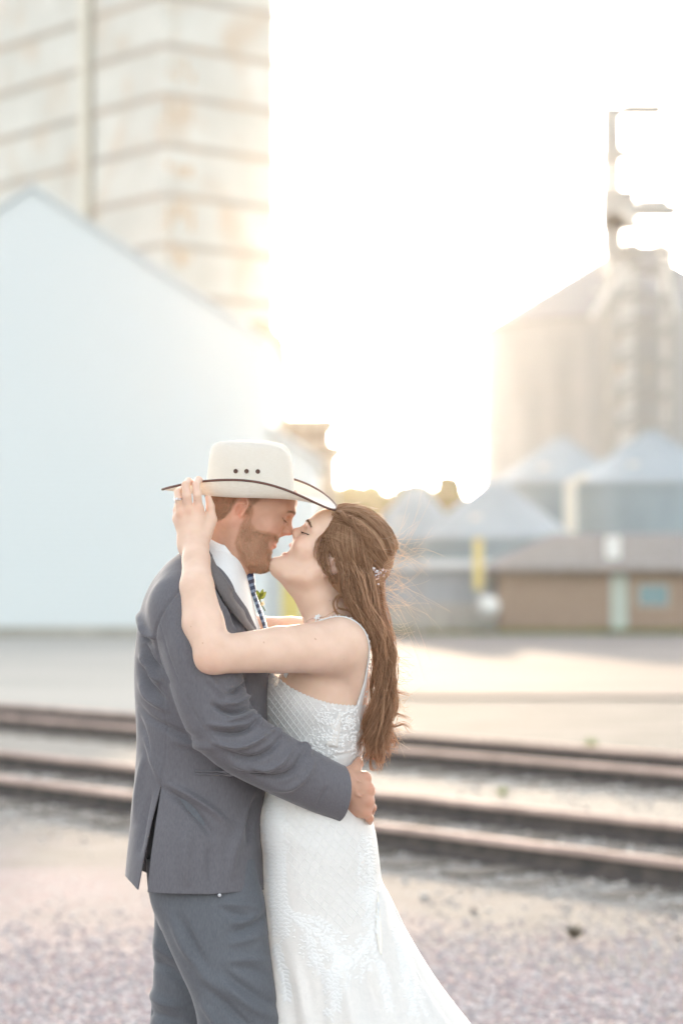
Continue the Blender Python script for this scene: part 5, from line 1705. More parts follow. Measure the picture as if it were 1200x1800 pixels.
# open the jacket: hem, cuffs, neck and the V of the lapels, the side vent (all measured on the camera-side half, mirrored)
def clip_mesh(V, Fq, s):
    """Keeps the part of a quad/tri mesh where s < 0, cutting faces along s = 0."""
    T = np.concatenate((Fq[:, [0, 1, 2]], Fq[:, [0, 2, 3]])) if Fq.shape[1] == 4 else Fq
    ins = s[T] < 0; cnt = ins.sum(1)
    keep = [T[cnt == 3]]
    newV, n0 = [], len(V); cache = {}
    def cutpt(i, j):
        k = (min(i, j), max(i, j))
        if k not in cache:
            t = s[i] / (s[i] - s[j]); cache[k] = n0 + len(newV); newV.append(V[i] + t * (V[j] - V[i]))
        return cache[k]
    out = []
    for t, m in zip(T[(cnt == 1) | (cnt == 2)], ins[(cnt == 1) | (cnt == 2)]):
        k = int(np.argmax(m)) if m.sum() == 1 else int(np.argmin(m))
        a, b, c = int(t[k]), int(t[(k + 1) % 3]), int(t[(k + 2) % 3])
        ab, ac = cutpt(a, b), cutpt(a, c)
        if m.sum() == 1: out.append((a, ab, ac))
        else: out += [(ab, b, c), (ab, c, ac)]
    F2 = np.concatenate(keep + ([np.array(out)] if out else []))
    V2 = np.concatenate((V, np.array(newV))) if newV else V
    return compact(V2, F2)


def near_px(P): return PX(np.stack((P[:, 0], -np.abs(P[:, 1]), P[:, 2]), -1))


LAP = np.array([(346, 930), (352, 938), (366, 962), (380, 992), (395, 1014), (415, 1042), (435, 1070), (456, 1116), (462, 1140)])


def f_hem(P):
    x, y = near_px(P)
    hem = np.where(x < 254, np.interp(x, [222, 250], [1537, 1567]), np.interp(x, [254, 300, 370, 470], [1568, 1571, 1572, 1563]))
    return np.where(x < 540, y - hem, -50.0)


def f_cuff(P):
    x, y = PX(P)
    ax_c = W(603, 1398, -0.122) - W(540, 1369, -0.160); ax_c /= np.linalg.norm(ax_c)
    n_ = (P - W(596.5, 1392, -0.125)) @ (ax_c * 0.94 + np.array((0, 0, 0.28)))
    f_ = (P - W(596, 1387, 0.188)) @ np.array((0.93, -0.30, -0.2))
    return np.minimum(np.where(P[:, 1] < 0, n_, f_) * 1000, np.where(x > 500, 50.0, -50.0))


def f_neck(P):
    x, y = near_px(P)
    lx = np.interp(y, LAP[:, 1], LAP[:, 0])
    v = np.minimum(np.minimum(1138 - y, x - lx), (0.15 - np.abs(P[:, 1])) * 800)
    top = np.minimum(966 - y, (0.060 - np.abs(P[:, 1])) * 800)
    return np.maximum(v, top)


def f_vent(P):
    x, y = near_px(P)
    vl = np.interp(y, [1380, 1440, 1500, 1567], [283, 268, 256, 245]); vr = np.interp(y, [1380, 1440, 1500, 1572], [284.5, 275, 266, 259])
    return np.minimum(np.minimum(x - vl, vr - x), np.minimum(y - 1380, (np.abs(P[:, 1]) - 0.03) * 800))


Vj, Fj = V, Fq
for f_ in (f_hem, f_cuff, f_neck, f_vent):
    Vj, Fj = clip_mesh(Vj, Fj, f_(Vj))
# the loose flap behind the vent swings out a little
x, y = near_px(Vj)
fl = np.clip((y - 1390) / 170, 0, 1) * (x < np.interp(y, [1380, 1567], [284.5, 252])) * (np.abs(Vj[:, 1]) < 0.2)
Vj[:, 0] -= 0.004 * fl
Vj[:, 1] -= 0.012 * fl * (Vj[:, 1] < 0)
jacket = mesh_obj("jacket", Vj, Fj, m_suit, groom)
sm = jacket.modifiers.new("thickness", 'SOLIDIFY'); sm.thickness = 0.0035; sm.offset = -1; sm.use_quality_normals = True
JT = BVHTree.FromPolygons([Vector(v) for v in Vj], [tuple(f) for f in Fj.tolist()])


def project(tree, px, py, y_from=-0.6, way=1):
    """Where the camera-side (or far) surface of a mesh lies at a photograph pixel of the y = 0 plane scale."""
    o = Vector(cam.location); p = Vector(W(px, py, 0.0))
    h, n, i, d = tree.ray_cast(o, (p - o).normalized())
    if h is not None and way < 0:
        h, n, i, d = tree.ray_cast(Vector((h[0], y_from, h[2])), Vector((0, way, 0)))
    return (np.array(h), np.array(n)) if h is not None else (None, None)


def strip_patch(name, tree, left, right, nu, nv, off, th, mat, parent, sides=(-1,), bulge=0.0, edge_drop=True, fallback=-0.1):
    """Cloth laid on a surface between two drawn edges (pixels), real thickness; built on the near and, mirrored, on the far side."""
    Lp, Rp = curve(left, nv), curve(right, nv); parts = []
    for sd in sides:
        G = np.zeros((nv, nu, 3)); last = None
        for a in range(nv):
            for b_ in range(nu):
                t = b_ / (nu - 1); q = Lp[a] * (1 - t) + Rp[a] * t
                h, n = project(tree, q[0], q[1], 0.6 * sd, -sd)
                if h is None:
                    h = W(q[0], q[1], 0.0); h[1] = (last[1] if last is not None else fallback * -sd)
                last = h
                G[a, b_] = h
        y = G[..., 1].copy()                    # smooth the depth
        for _ in range(6):
            yp = np.pad(y, 1, mode='edge'); y = 0.4 * y + 0.15 * (yp[:-2, 1:-1] + yp[2:, 1:-1] + yp[1:-1, :-2] + yp[1:-1, 2:])
        tt = np.linspace(0, 1, nu)
        G[..., 1] = y + sd * (off + bulge * np.sin(tt * math.pi))[None, :]
        g2 = G.copy(); g2[..., 1] -= sd * th
        i = np.arange(nu * nv).reshape(nv, nu); o = nu * nv
        F1_ = np.stack((i[:-1, :-1], i[1:, :-1], i[1:, 1:], i[:-1, 1:]), -1).reshape(-1, 4)
        Fb = F1_[:, ::-1] + o
        bd = np.concatenate((i[:, 0], i[-1, 1:], i[-2::-1, -1], i[0, -2:0:-1])); bn = np.roll(bd, -1)
        Fs = np.stack((bd, bd + o, bn + o, bn), -1)
        Fa = np.concatenate((F1_, Fb, Fs))
        parts.append((np.concatenate((G.reshape(-1, 3), g2.reshape(-1, 3))), Fa if sd < 0 else Fa[:, ::-1]))
    return [mesh_obj(name, V, Fh, mat, parent) for V, Fh in parts]


# shirt inside the jacket
SH_TAB = [(968, 352, 416, 0.075), (985, 320, 428, 0.105), (1005, 296, 433, 0.135), (1040, 275, 441, 0.165), (1080, 262, 450, 0.178), (1130, 255, 462, 0.180), (1220, 252, 462, 0.172), (1340, 256, 458, 0.155)]
Vs, Fs_ = iso_mesh(lambda P: torso_loft(P, SH_TAB, 2.3), W(230, 1330, 0) + np.array((0, -0.2, 0)), W(480, 972, 0) + np.array((0, 0.2, 0)), 0.005)
Vs = relax(Vs, Fs_, 3, 0.5)
shirt = mesh_obj("shirt", Vs, Fs_, m_shirt, groom)
ST = BVHTree.FromPolygons([Vector(v) for v in Vs], [tuple(f) for f in Fs_.tolist()])

# shirt collar: a tilted band round the neck whose leaf folds down
nph, nrw = 72, 10
ph = np.linspace(0, 2 * math.pi, nph, endpoint=False)


def coll_ring(front, back, hw, side_py):
    fx, fz = W(*front)[0], W(*front)[2]; bx, bz = W(*back)[0], W(*back)[2]
    sx, sz = W(*side_py)[0], W(*side_py)[2]
    c, s = np.cos(ph), np.sin(ph)
    x = np.where(c > 0, sx + (fx - sx) * c, sx + (bx - sx) * -c); z = np.where(c > 0, sz + (fz - sz) * c ** 1.3 if False else sz + (fz - sz) * np.abs(c) ** 1.4, sz + (bz - sz) * np.abs(c) ** 1.4)
    return np.stack((x, hw * s, z), -1)


r_in = coll_ring((424, 1000), (356, 948), 0.064, (395, 972))
r_top = coll_ring((429, 989), (354, 934), 0.067, (394, 958))
r_mid = coll_ring((434, 1014), (343, 950), 0.078, (393, 985))
r_bot = coll_ring((438, 1042), (334, 966), 0.094, (394, 1010))
rows = [r_in, r_in * 0.4 + r_top * 0.6 + np.array((0, 0, 0.0)), r_top, r_top * 0.75 + r_mid * 0.25 + 0.0, r_mid, r_mid * 0.5 + r_bot * 0.5, r_bot]
G = np.stack(rows, 1)
G[:, 3:5, 1] *= 1.015
ii = np.arange(nph * len(rows)).reshape(nph, len(rows)); jj = np.roll(ii, -1, 0)
Fc_ = np.stack((ii[:, :-1], jj[:, :-1], jj[:, 1:], ii[:, 1:]), -1).reshape(-1, 4)
# opening at the throat between the two collar points
keepc = np.ones(len(Fc_), bool)
cc = G.reshape(-1, 3)[Fc_].mean(1)
Vc_, Fc2 = compact(G.reshape(-1, 3), Fc_[keepc])
col = mesh_obj("collar", Vc_, Fc2, m_shirt, shirt)
sm = col.modifiers.new("smooth", 'SUBSURF'); sm.levels = 2; sm.render_levels = 2
sm = col.modifiers.new("thickness", 'SOLIDIFY'); sm.thickness = 0.0022

# lapel, jacket collar
m_lapel = fabric("grey_wool_lapel", (0.108, 0.098, 0.098), (0.164, 0.150, 0.149))
strip_patch("lapel", JT, [(369, 998), (376, 1024), (394, 1058), (415, 1086), (436, 1110), (452, 1136)], [(389, 1005), (396, 1016), (414, 1041), (434, 1069), (455, 1116), (460, 1137)], 9, 26, 0.0125, 0.005, m_lapel, jacket, (-1, 1), 0.004)
strip_patch("lapel_top", JT, [(369, 998), (378, 1004), (388, 1013)], [(389, 1005), (390, 1009), (391, 1014)], 5, 6, 0.0115, 0.0045, m_lapel, jacket, (-1, 1), 0.001)
strip_patch("jacket_collar", JT, [(338, 950), (346, 970), (356, 986), (368, 999)], [(356, 944), (367, 964), (378, 988), (390, 1009)], 8, 14, 0.0145, 0.005, m_lapel, jacket, (-1, 1), 0.004)
# pocket welts
for (a_, b_) in (((343, 1356), (462, 1357)), ((343, 1361), (462, 1362))):
    strip_patch("pocket_welt", JT, [(a_[0], a_[1] - 2.0), (b_[0], b_[1] - 2.0)], [(a_[0], a_[1] + 1.4), (b_[0], b_[1] + 1.4)], 3, 18, 0.0022, 0.003, m_suit, jacket, (-1,))

# tie
m_tie = bpy.data.materials.new("striped_navy_silk"); m_tie.use_nodes = True
_n = m_tie.node_tree.nodes; _l = m_tie.node_tree.links; _p = _n["Principled BSDF"]; _p.inputs["Roughness"].default_value = 0.35
_tc = _n.new("ShaderNodeTexCoord"); _mp = _n.new("ShaderNodeMapping"); _mp.inputs["Rotation"].default_value = (0, math.radians(20), 0); _w = _n.new("ShaderNodeTexWave"); _w.bands_direction = 'Z'; _w.inputs["Scale"].default_value = 22
_l.new(_tc.outputs["Object"], _mp.inputs[0]); _l.new(_mp.outputs[0], _w.inputs["Vector"]); _r = _n.new("ShaderNodeValToRGB"); _r.color_ramp.elements[0].position = 0.55; _r.color_ramp.elements[1].position = 0.7
_r.color_ramp.elements[0].color = (0.035, 0.05, 0.10, 1); _r.color_ramp.elements[1].color = (0.19, 0.25, 0.36, 1); _l.new(_w.outputs["Fac"], _r.inputs[0]); _l.new(_r.outputs[0], _p.inputs["Base Color"])
tp = curve([W(437, 1030), W(445, 1050), W(455, 1078), W(465, 1110), W(470, 1150), W(472, 1190)], 24)
tw = np.interp(np.linspace(0, 1, 24), [0, 0.12, 1], [0.011, 0.016, 0.036])
rowsT = []
for k in range(24):
    t = tp[min(k + 1, 23)] - tp[max(k - 1, 0)]; t /= np.linalg.norm(t); nrm = np.array((t[2], 0, -t[0])); nrm = nrm if nrm[0] > 0 else -nrm
    prof_t = [(-1, 0.0), (-0.8, 0.0035), (-0.4, 0.0065), (0, 0.0075), (0.4, 0.0065), (0.8, 0.0035), (1, 0.0), (0.5, -0.003), (-0.5, -0.003)]
    rowsT.append([tp[k] + np.array((0, a * tw[k], 0)) + nrm * (b_ + 0.002) for a, b_ in prof_t])
G = np.array(rowsT); m_ = G.shape[1]; ii = np.arange(24 * m_).reshape(24, m_); jj = np.roll(ii, -1, 1)
tie = mesh_obj("tie", G.reshape(-1, 3), np.stack((ii[:-1], jj[:-1], jj[1:], ii[1:]), -1).reshape(-1, 4), m_tie, groom)
Vk, Fk = iso_mesh(lambda P: smin(ell(P, W(436, 1016), (0.014, 0.020, 0.015)), cap(P, W(436, 1016), W(443, 1038), 0.013, 0.010), 0.008), W(415, 1050) - np.array((0, 0.04, 0)), W(460, 995) + np.array((0, 0.04, 0)), 0.002)
mesh_obj("tie_knot", Vk, Fk, m_tie, tie)

# boutonniere on his far lapel
m_bleaf = material("boutonniere_leaf", (0.10, 0.14, 0.02), 0.45, col2=(0.20, 0.22, 0.04), scale=60, trans=0.35)
m_bpet = material("cream_petal", (0.72, 0.62, 0.42), 0.6, var=0.1, scale=60, trans=0.4)
bq = empty("boutonniere", W(456, 1050, 0.07), "small boutonniere with green leaves on the bearded man's far lapel", "boutonniere")


def leaf_blade(base, tip, width, up, curl=0.15, n=7):
    base, tip, up = np.asarray(base, float), np.asarray(tip, float), np.asarray(up, float)
    ax = tip - base; Ln = np.linalg.norm(ax); t_ = ax / Ln; s_ = np.cross(t_, up); s_ /= np.linalg.norm(s_); u_ = np.cross(s_, t_)
    V, Fl = [], []
    for k in range(n + 1):
        t = k / n; w = width * math.sin(math.pi * min(1, t * 0.92 + 0.06)) ** 0.8 * (1 - 0.35 * t); p = base + ax * t + u_ * curl * Ln * math.sin(t * math.pi)
        V += [p - s_ * w + u_ * w * 0.3, p + u_ * -0.0002, p + s_ * w + u_ * w * 0.3]
    for k in range(n): a = 3 * k; Fl += [(a, a + 1, a + 4, a + 3), (a + 1, a + 2, a + 5, a + 4)]
    return V, Fl


for base, tip, w in (((455, 1056), (450, 1036), 0.0075), ((456, 1052), (468, 1040), 0.008), ((454, 1058), (446, 1042), 0.006), ((457, 1050), (462, 1035), 0.006)):
    b = MB(); b.add(*leaf_blade(W(*base, 0.065), W(*tip, 0.06), w, (0.3, -1, 0.2))); b.build("leaf", m_bleaf, bq, smooth=True)
for base, tip in (((459, 1062), (464, 1057)), ((459, 1062), (462, 1066)), ((459, 1062), (466, 1062))):
    b = MB(); b.add(*leaf_blade(W(*base, 0.06), W(*tip, 0.055), 0.004, (0.3, -1, 0.2), 0.3)); b.build("petal", m_bpet, bq, smooth=True)
b = MB(); b.bar(W(456, 1050, 0.068), W(462, 1084, 0.066), 0.0016, 6); b.bar(W(457, 1056, 0.066), W(466, 1074, 0.064), 0.0012, 6); b.build("stem", m_bleaf, bq)

# trousers
def tube_rows(tab, nrow, nphi, n=2.15):
    """tab rows: (py, back px, front px, half width, centre y)."""
    t = np.asarray(tab, float); py = np.linspace(t[0, 0], t[-1, 0], nrow)
    r = hermite(t[:, 0], t[:, 1:], py); a = np.linspace(0, 2 * math.pi, nphi, endpoint=False)
    c, s = np.cos(a), np.sin(a); cs = np.sign(c) * np.abs(c) ** (2 / n); ss = np.sign(s) * np.abs(s) ** (2 / n)
    G = np.zeros((nrow, nphi, 3))
    for k in range(nrow):
        xb, xf = (r[k, 0] - 600) * D0 / F_PX, (r[k, 1] - 600) * D0 / F_PX
        G[k, :, 0] = (xb + xf) / 2 + (xf - xb) / 2 * cs; G[k, :, 1] = r[k, 3] + r[k, 2] * ss; G[k, :, 2] = H_CAM - (py[k] - HOR) * D0 / F_PX
    i = np.arange(nrow * nphi).reshape(nrow, nphi); j = np.roll(i, -1, 1)
    return G.reshape(-1, 3), np.stack((i[:-1], i[1:], j[1:], j[:-1]), -1).reshape(-1, 4)


near_leg = [(1500, 262, 452, 0.090, -0.080), (1540, 264, 458, 0.093, -0.083), (1575, 270, 468, 0.096, -0.088), (1610, 284, 472, 0.095, -0.092), (1650, 301, 476, 0.092, -0.096), (1700, 324, 483, 0.090, -0.100), (1740, 342, 490, 0.089, -0.103), (1770, 350, 494, 0.087, -0.104), (1800, 354, 497, 0.085, -0.105), (1850, 364, 497, 0.08, -0.105), (1950, 368, 490, 0.078, -0.105), (2100, 374, 486, 0.078, -0.105), (2205, 372, 496, 0.082, -0.105)]
far_leg = [(1540, 258, 430, 0.100, 0.085), (1585, 264, 425, 0.098, 0.088), (1640, 268, 420, 0.094, 0.090), (1700, 266, 412, 0.090, 0.094), (1760, 262, 400, 0.086, 0.098), (1800, 259, 392, 0.084, 0.100), (1860, 252, 378, 0.08, 0.10), (1980, 228, 342, 0.078, 0.10), (2110, 204, 312, 0.078, 0.10), (2205, 186, 308, 0.082, 0.10)]
hips = [(1300, 268, 450, 0.150, 0), (1400, 262, 452, 0.165, 0), (1480, 258, 456, 0.172, 0), (1560, 262, 460, 0.170, 0), (1625, 280, 452, 0.150, 0), (1660, 310, 430, 0.10, 0)]
parts = []
for tab, nr in ((near_leg, 190), (far_leg, 150)):
    Vt, Ft = tube_rows(tab, nr, 120)
    Nt = normals(Vt, Ft)
    if tab is near_leg:
        for pts, w, dp in (
                ([(374, 1566), (380, 1600), (388, 1640), (400, 1690), (414, 1740), (424, 1780), (431, 1830)], 1.4, -0.0026),
                ([(386, 1596), (412, 1606), (440, 1612)], 6, -0.004), ([(392, 1588), (420, 1590), (452, 1594)], 6, 0.004), ([(404, 1640), (430, 1634), (458, 1618), (468, 1600)], 7, -0.006), ([(398, 1622), (428, 1620), (456, 1606)], 5, 0.004),
                ([(400, 1660), (440, 1650), (470, 1640)], 7, 0.004), ([(408, 1700), (440, 1704), (476, 1716)], 8, -0.004), ([(404, 1688), (440, 1686), (474, 1690)], 8, 0.004), ([(390, 1706), (420, 1730), (456, 1752), (490, 1770)], 9, -0.006), ([(380, 1716), (414, 1748), (452, 1776), (486, 1790)], 9, 0.006),
                ([(362, 1730), (392, 1760), (420, 1790), (450, 1812)], 9, -0.007), ([(348, 1700), (372, 1730), (400, 1756)], 10, 0.005), ([(300, 1610), (322, 1660), (346, 1700)], 9, 0.006), ([(316, 1610), (336, 1654), (362, 1700)], 8, -0.005), ([(354, 1760), (376, 1790), (396, 1830)], 9, 0.006)):
            crease(Vt, Nt, pts, w * 0.85, dp * (1.9 if w > 2 else 1.2), NEAR)
    else:
        for pts, w, dp in (([(268, 1650), (290, 1672), (318, 1690)], 9, 0.005), ([(266, 1690), (292, 1700), (330, 1730)], 9, -0.006), ([(262, 1740), (280, 1760), (320, 1770)], 9, 0.006), ([(258, 1776), (284, 1786), (320, 1796)], 8, -0.006), ([(280, 1600), (276, 1660), (276, 1720)], 8, 0.003)):
            crease(Vt, Nt, pts, w * 0.85, dp * (1.9 if w > 2 else 1.2), NEAR)
    Vt = relax(Vt, Ft, 1, 0.3)
    parts.append((Vt, Ft))
parts.append(tube_rows(hips, 60, 120))
V, Fh = merge(parts)
mesh_obj("trousers", V, Fh, m_trou, groom)
m_button = material("pearl_button", (0.55, 0.55, 0.58), 0.3, metal=0.2)
p0 = W(386, 1573, 0); b = MB(); ht, nt_ = None, None
b.lathe((0, 0, 0), [(0.0, -0.001), (0.0034, -0.001), (0.0040, 0.001), (0.003, 0.0020), (0.0, 0.0016)], 20)
p0 = W(386, 1573.5, -0.186); Vb = np.vstack(b.v) @ np.array(Matrix.Rotation(math.radians(90), 3, 'X')).T + np.array((p0[0], -0.1865, p0[2]))
mesh_obj("button", Vb, b.f, m_button, groom)
# shoes, below the picture's edge
m_shoe = material("brown_leather", (0.09, 0.045, 0.025), 0.35, var=0.2, scale=20)
for (ax, ay, hx) in ((434, -0.105, 0.0), (246, 0.10, 0.0)):
    p = W(ax, 2244, 0); p[1] = ay; p[2] = 0
    fn = lambda P: smax(smin(ell(P, p + np.array((0.10, 0, 0.03)), (0.12, 0.048, 0.042)), ell(P, p + np.array((-0.01, 0, 0.055)), (0.065, 0.042, 0.06)), 0.04), -(P[:, 2] - 0.004), 0.004)
    Vb, Fb = iso_mesh(fn, p + np.array((-0.1, -0.08, -0.02)), p + np.array((0.25, 0.08, 0.14)), 0.006)
    mesh_obj("shoe", Vb, Fb, m_shoe, groom)
# ------------------------------------------------------------------ the wedding dress
D_TAB = [  # photo py, front px, back px, half width, centre y
    (1150, 492, 652, 0.128, 0), (1185, 472, 652, 0.131, 0), (1210, 463, 651, 0.134, 0), (1240, 459, 649, 0.134, 0), (1275, 462, 645, 0.127, 0), (1310, 469, 640, 0.118, 0), (1345, 474, 635, 0.113, 0), (1375, 470, 640, 0.122, 0),
    (1405, 461, 646, 0.140, 0), (1435, 453, 653, 0.158, 0), (1468, 455, 661, 0.170, 0), (1505, 461, 666, 0.177, 0), (1545, 460, 671, 0.180, 0), (1580, 459, 688, 0.182, 0), (1640, 462, 716, 0.188, 0), (1720, 473, 760, 0.205, 0),
    (1800, 481, 815, 0.235, 0), (1900, 494, 890, 0.28, 0), (2050, 500, 1000, 0.35, 0), (2180, 490, 1100, 0.42, 0), (2238, 480, 1160, 0.45, 0)]
nrow, nphi = 420, 300
t = np.array(D_TAB, float)
py = np.concatenate((np.linspace(1150, 1810, 330), np.linspace(1813, 2238, 90)))
r = hermite(t[:, 0], t[:, 1:], py)
a = np.linspace(0, 2 * math.pi, nphi, endpoint=False)        # 0 = back (+x), pi = front
c, s = np.cos(a), np.sin(a); n_ = 2.15
cs = np.sign(c) * np.abs(c) ** (2 / n_); ss = np.sign(s) * np.abs(s) ** (2 / n_)
G = np.zeros((nrow, nphi, 3))
for k in range(nrow):
    xf, xb = (r[k, 0] - 600) * D0 / F_PX, (r[k, 1] - 600) * D0 / F_PX
    G[k, :, 0] = (xb + xf) / 2 + (xb - xf) / 2 * cs
    G[k, :, 1] = r[k, 3] + 0 * ss if False else r[k, 2] * ss
    G[k, :, 2] = H_CAM - (py[k] - HOR) * D0 / F_PX
# soft flutes of the flared skirt, growing towards the floor
g = np.clip((py - 1600) / 400, 0, 1)[:, None]
fold = 0.030 * g ** 1.3 * (np.sin(7 * a + 0.6) + 0.5 * np.sin(12 * a + 2.1) + 0.3 * np.sin(19 * a))[None]
G[..., 0] += fold * c[None]; G[..., 1] += fold * s[None]
i = np.arange(nrow * nphi).reshape(nrow, nphi); j = np.roll(i, -1, 1)
V = G.reshape(-1, 3); Fq = np.stack((i[:-1], j[:-1], j[1:], i[1:]), -1).reshape(-1, 4)[:, ::-1]
N = normals(V, Fq)
if (N[nphi * 100] @ (V[nphi * 100] - V[nphi * 100:nphi * 101].mean(0))) < 0: Fq = Fq[:, ::-1]; N = -N
for pts, w, dp in (
        # seam of the overskirt where the flare starts, drapes over the hip
        ([(671, 1546), (665, 1580), (662, 1620), (664, 1660), (672, 1690)], 2.4, -0.006), ([(676, 1556), (676, 1600), (682, 1650)], 6, 0.004), ([(690, 1580), (706, 1640), (730, 1710), (760, 1790)], 9, -0.006), ([(700, 1640), (716, 1700), (736, 1790)], 9, 0.006),
        ([(600, 1690), (612, 1740), (620, 1800)], 11, 0.006), ([(560, 1700), (566, 1750), (568, 1800)], 9, -0.006), ([(520, 1690), (530, 1740), (540, 1800)], 9, 0.006), ([(640, 1700), (656, 1750), (668, 1800)], 9, -0.006), ([(682, 1680), (700, 1740), (716, 1800)], 9, -0.005),
        ([(470, 1330), (500, 1338), (540, 1330)], 4, -0.003), ([(480, 1312), (520, 1318), (560, 1308)], 4, -0.003), ([(500, 1420), (540, 1450), (590, 1470)], 12, -0.003), ([(480, 1440), (520, 1480), (570, 1500)], 12, 0.003), ([(560, 1345), (590, 1330), (620, 1322)], 4, -0.003),
        # bust fullness and the hollow below it
        ([(470, 1215), (500, 1225), (530, 1240)], 22, 0.006), ([(505, 1300), (540, 1290), (570, 1270)], 14, -0.004)):
    crease(V, N, pts, w, dp, -1)
N = normals(V, Fq)
# cells of the corded diamond lattice, in dress coordinates (arc length, height): real cord geometry further down
NECK = np.array([(455, 1166), (472, 1178), (490, 1192), (510, 1208), (532, 1219), (556, 1229), (580, 1236), (604, 1239), (628, 1240), (660, 1238)])


def f_top(P):
    x, y = near_px(P)
    return np.interp(x, NECK[:, 0], NECK[:, 1]) + 1.2 * np.sin(x * 0.9) - y


sv = f_top(V)
Vd, Fd = clip_mesh(V, Fq, sv)


def lace_mat():
    m = bpy.data.materials.new("ivory_lace"); m.use_nodes = True
    nt = m.node_tree; N_ = nt.nodes; L = nt.links; p = N_["Principled BSDF"]; p.inputs["Roughness"].default_value = 0.55; p.inputs["Sheen Weight"].default_value = 0.2
    tc = N_.new("ShaderNodeTexCoord")
    nz = N_.new("ShaderNodeTexNoise"); nz.inputs["Scale"].default_value = 55; nz.inputs["Detail"].default_value = 5; nz.inputs["Distortion"].default_value = 1.6; L.new(tc.outputs["Object"], nz.inputs["Vector"])
    r_ = N_.new("ShaderNodeValToRGB"); r_.color_ramp.elements[0].position = 0.35; r_.color_ramp.elements[1].position = 0.65
    r_.color_ramp.elements[0].color = (0.775, 0.775, 0.762, 1); r_.color_ramp.elements[1].color = (0.82, 0.815, 0.80, 1); L.new(nz.outputs["Fac"], r_.inputs[0]); L.new(r_.outputs[0], p.inputs["Base Color"])
    n2 = N_.new("ShaderNodeTexNoise"); n2.inputs["Scale"].default_value = 300; n2.inputs["Detail"].default_value = 2; L.new(tc.outputs["Object"], n2.inputs["Vector"])
    b2 = N_.new("ShaderNodeBump"); b2.inputs["Strength"].default_value = 0.25; b2.inputs["Distance"].default_value = 0.002; L.new(n2.outputs["Fac"], b2.inputs["Height"])
    L.new(b2.outputs[0], p.inputs["Normal"])
    tr = N_.new("ShaderNodeBsdfTranslucent"); L.new(r_.outputs[0], tr.inputs[0]); mx = N_.new("ShaderNodeMixShader"); mx.inputs[0].default_value = 0.28
    L.new(p.outputs[0], mx.inputs[1]); L.new(tr.outputs[0], mx.inputs[2]); L.new(mx.outputs[0], N_["Material Output"].inputs[0])
    return m


m_lace = lace_mat()
m_cord = material("ivory_cord", (0.81, 0.805, 0.79), 0.6)
m_sheer = material("sheer_panel", (0.74, 0.71, 0.67), 0.7, var=0.05, scale=120)
m_cream = material("cream_lining", (0.84, 0.80, 0.725), 0.7, var=0.04, scale=30)
dress = mesh_obj("dress", Vd, Fd, m_lace, bride)
DT = BVHTree.FromPolygons([Vector(v) for v in Vd], [tuple(f) for f in Fd.tolist()])


def on_dress(px, py_, off=0.001):
    h, n = project(DT, px, py_)
    if h is None: return None, None
    if n @ (h - np.array((0.0, -3.0, h[2]))) > 0 and n[1] > 0: n = -n
    return h + n * off, n


def cords(name, lines, rad, off, parent, mat, n=26, jit=0.0):
    out = []
    for ln in lines:
        q = curve(ln, n) if len(ln) > 2 else np.asarray(ln[0], float) + (np.asarray(ln[1], float) - np.asarray(ln[0], float)) * np.linspace(0, 1, n)[:, None]
        P = [on_dress(x_, y_, off)[0] for x_, y_ in q]
        run = []
        for p_ in P + [None]:
            if p_ is not None and (not run or np.linalg.norm(p_ - run[-1]) < 0.05): run.append(p_)
            else:
                if len(run) > 3:
                    rr = curve(run, 24); out.append(tubes(rr[None], np.full((1, 24), rad), 4))
                run = [p_] if p_ is not None else []
    if not out: return None
    V, Fh = merge(out)
    return mesh_obj(name, V, Fh, mat, parent)


def clip_line(p, d, inside, L=400, n=260):
    """The stretches of a straight pixel line that lie inside a region."""
    p, d = np.asarray(p, float), np.asarray(d, float) / np.hypot(*d); tt = np.linspace(-L, L, n); q = p + tt[:, None] * d
    m = inside(q[:, 0], q[:, 1]); segs, st = [], None
    for k in range(n):
        if m[k] and st is None: st = k
        if st is not None and (not m[k] or k == n - 1):
            if k - st > 3: segs.append((q[st], q[k - 1]))
            st = None
    return segs


BUST = [(460, 1215), (468, 1196), (482, 1186), (500, 1200), (530, 1222), (556, 1236), (560, 1262), (540, 1300), (515, 1330), (470, 1330), (458, 1260)]
lines = []
for k in range(-24, 25):
    for d in ((1, 1.32), (1, -1.28)):
        lines += clip_line((510 + k * 11.0, 1262), d, lambda x_, y_: in_poly(x_, y_, BUST))
cords("lattice_cord", lines, 0.00105, 0.0004, dress, m_cord, 14)
HIPP = [(500, 1405), (560, 1430), (640, 1470), (664, 1540), (655, 1600), (600, 1640), (560, 1630), (520, 1560), (495, 1480)]
lines = []
for k in range(-16, 17):
    lines += clip_line((580 + k * 17.0, 1520), (1, 1.05), lambda x_, y_: in_poly(x_, y_, HIPP))
    lines += clip_line((580 + k * 17.0, 1520), (1, -2.2), lambda x_, y_: in_poly(x_, y_, HIPP))
cords("lattice_cord", lines, 0.0009, 0.0003, dress, m_cord, 18)


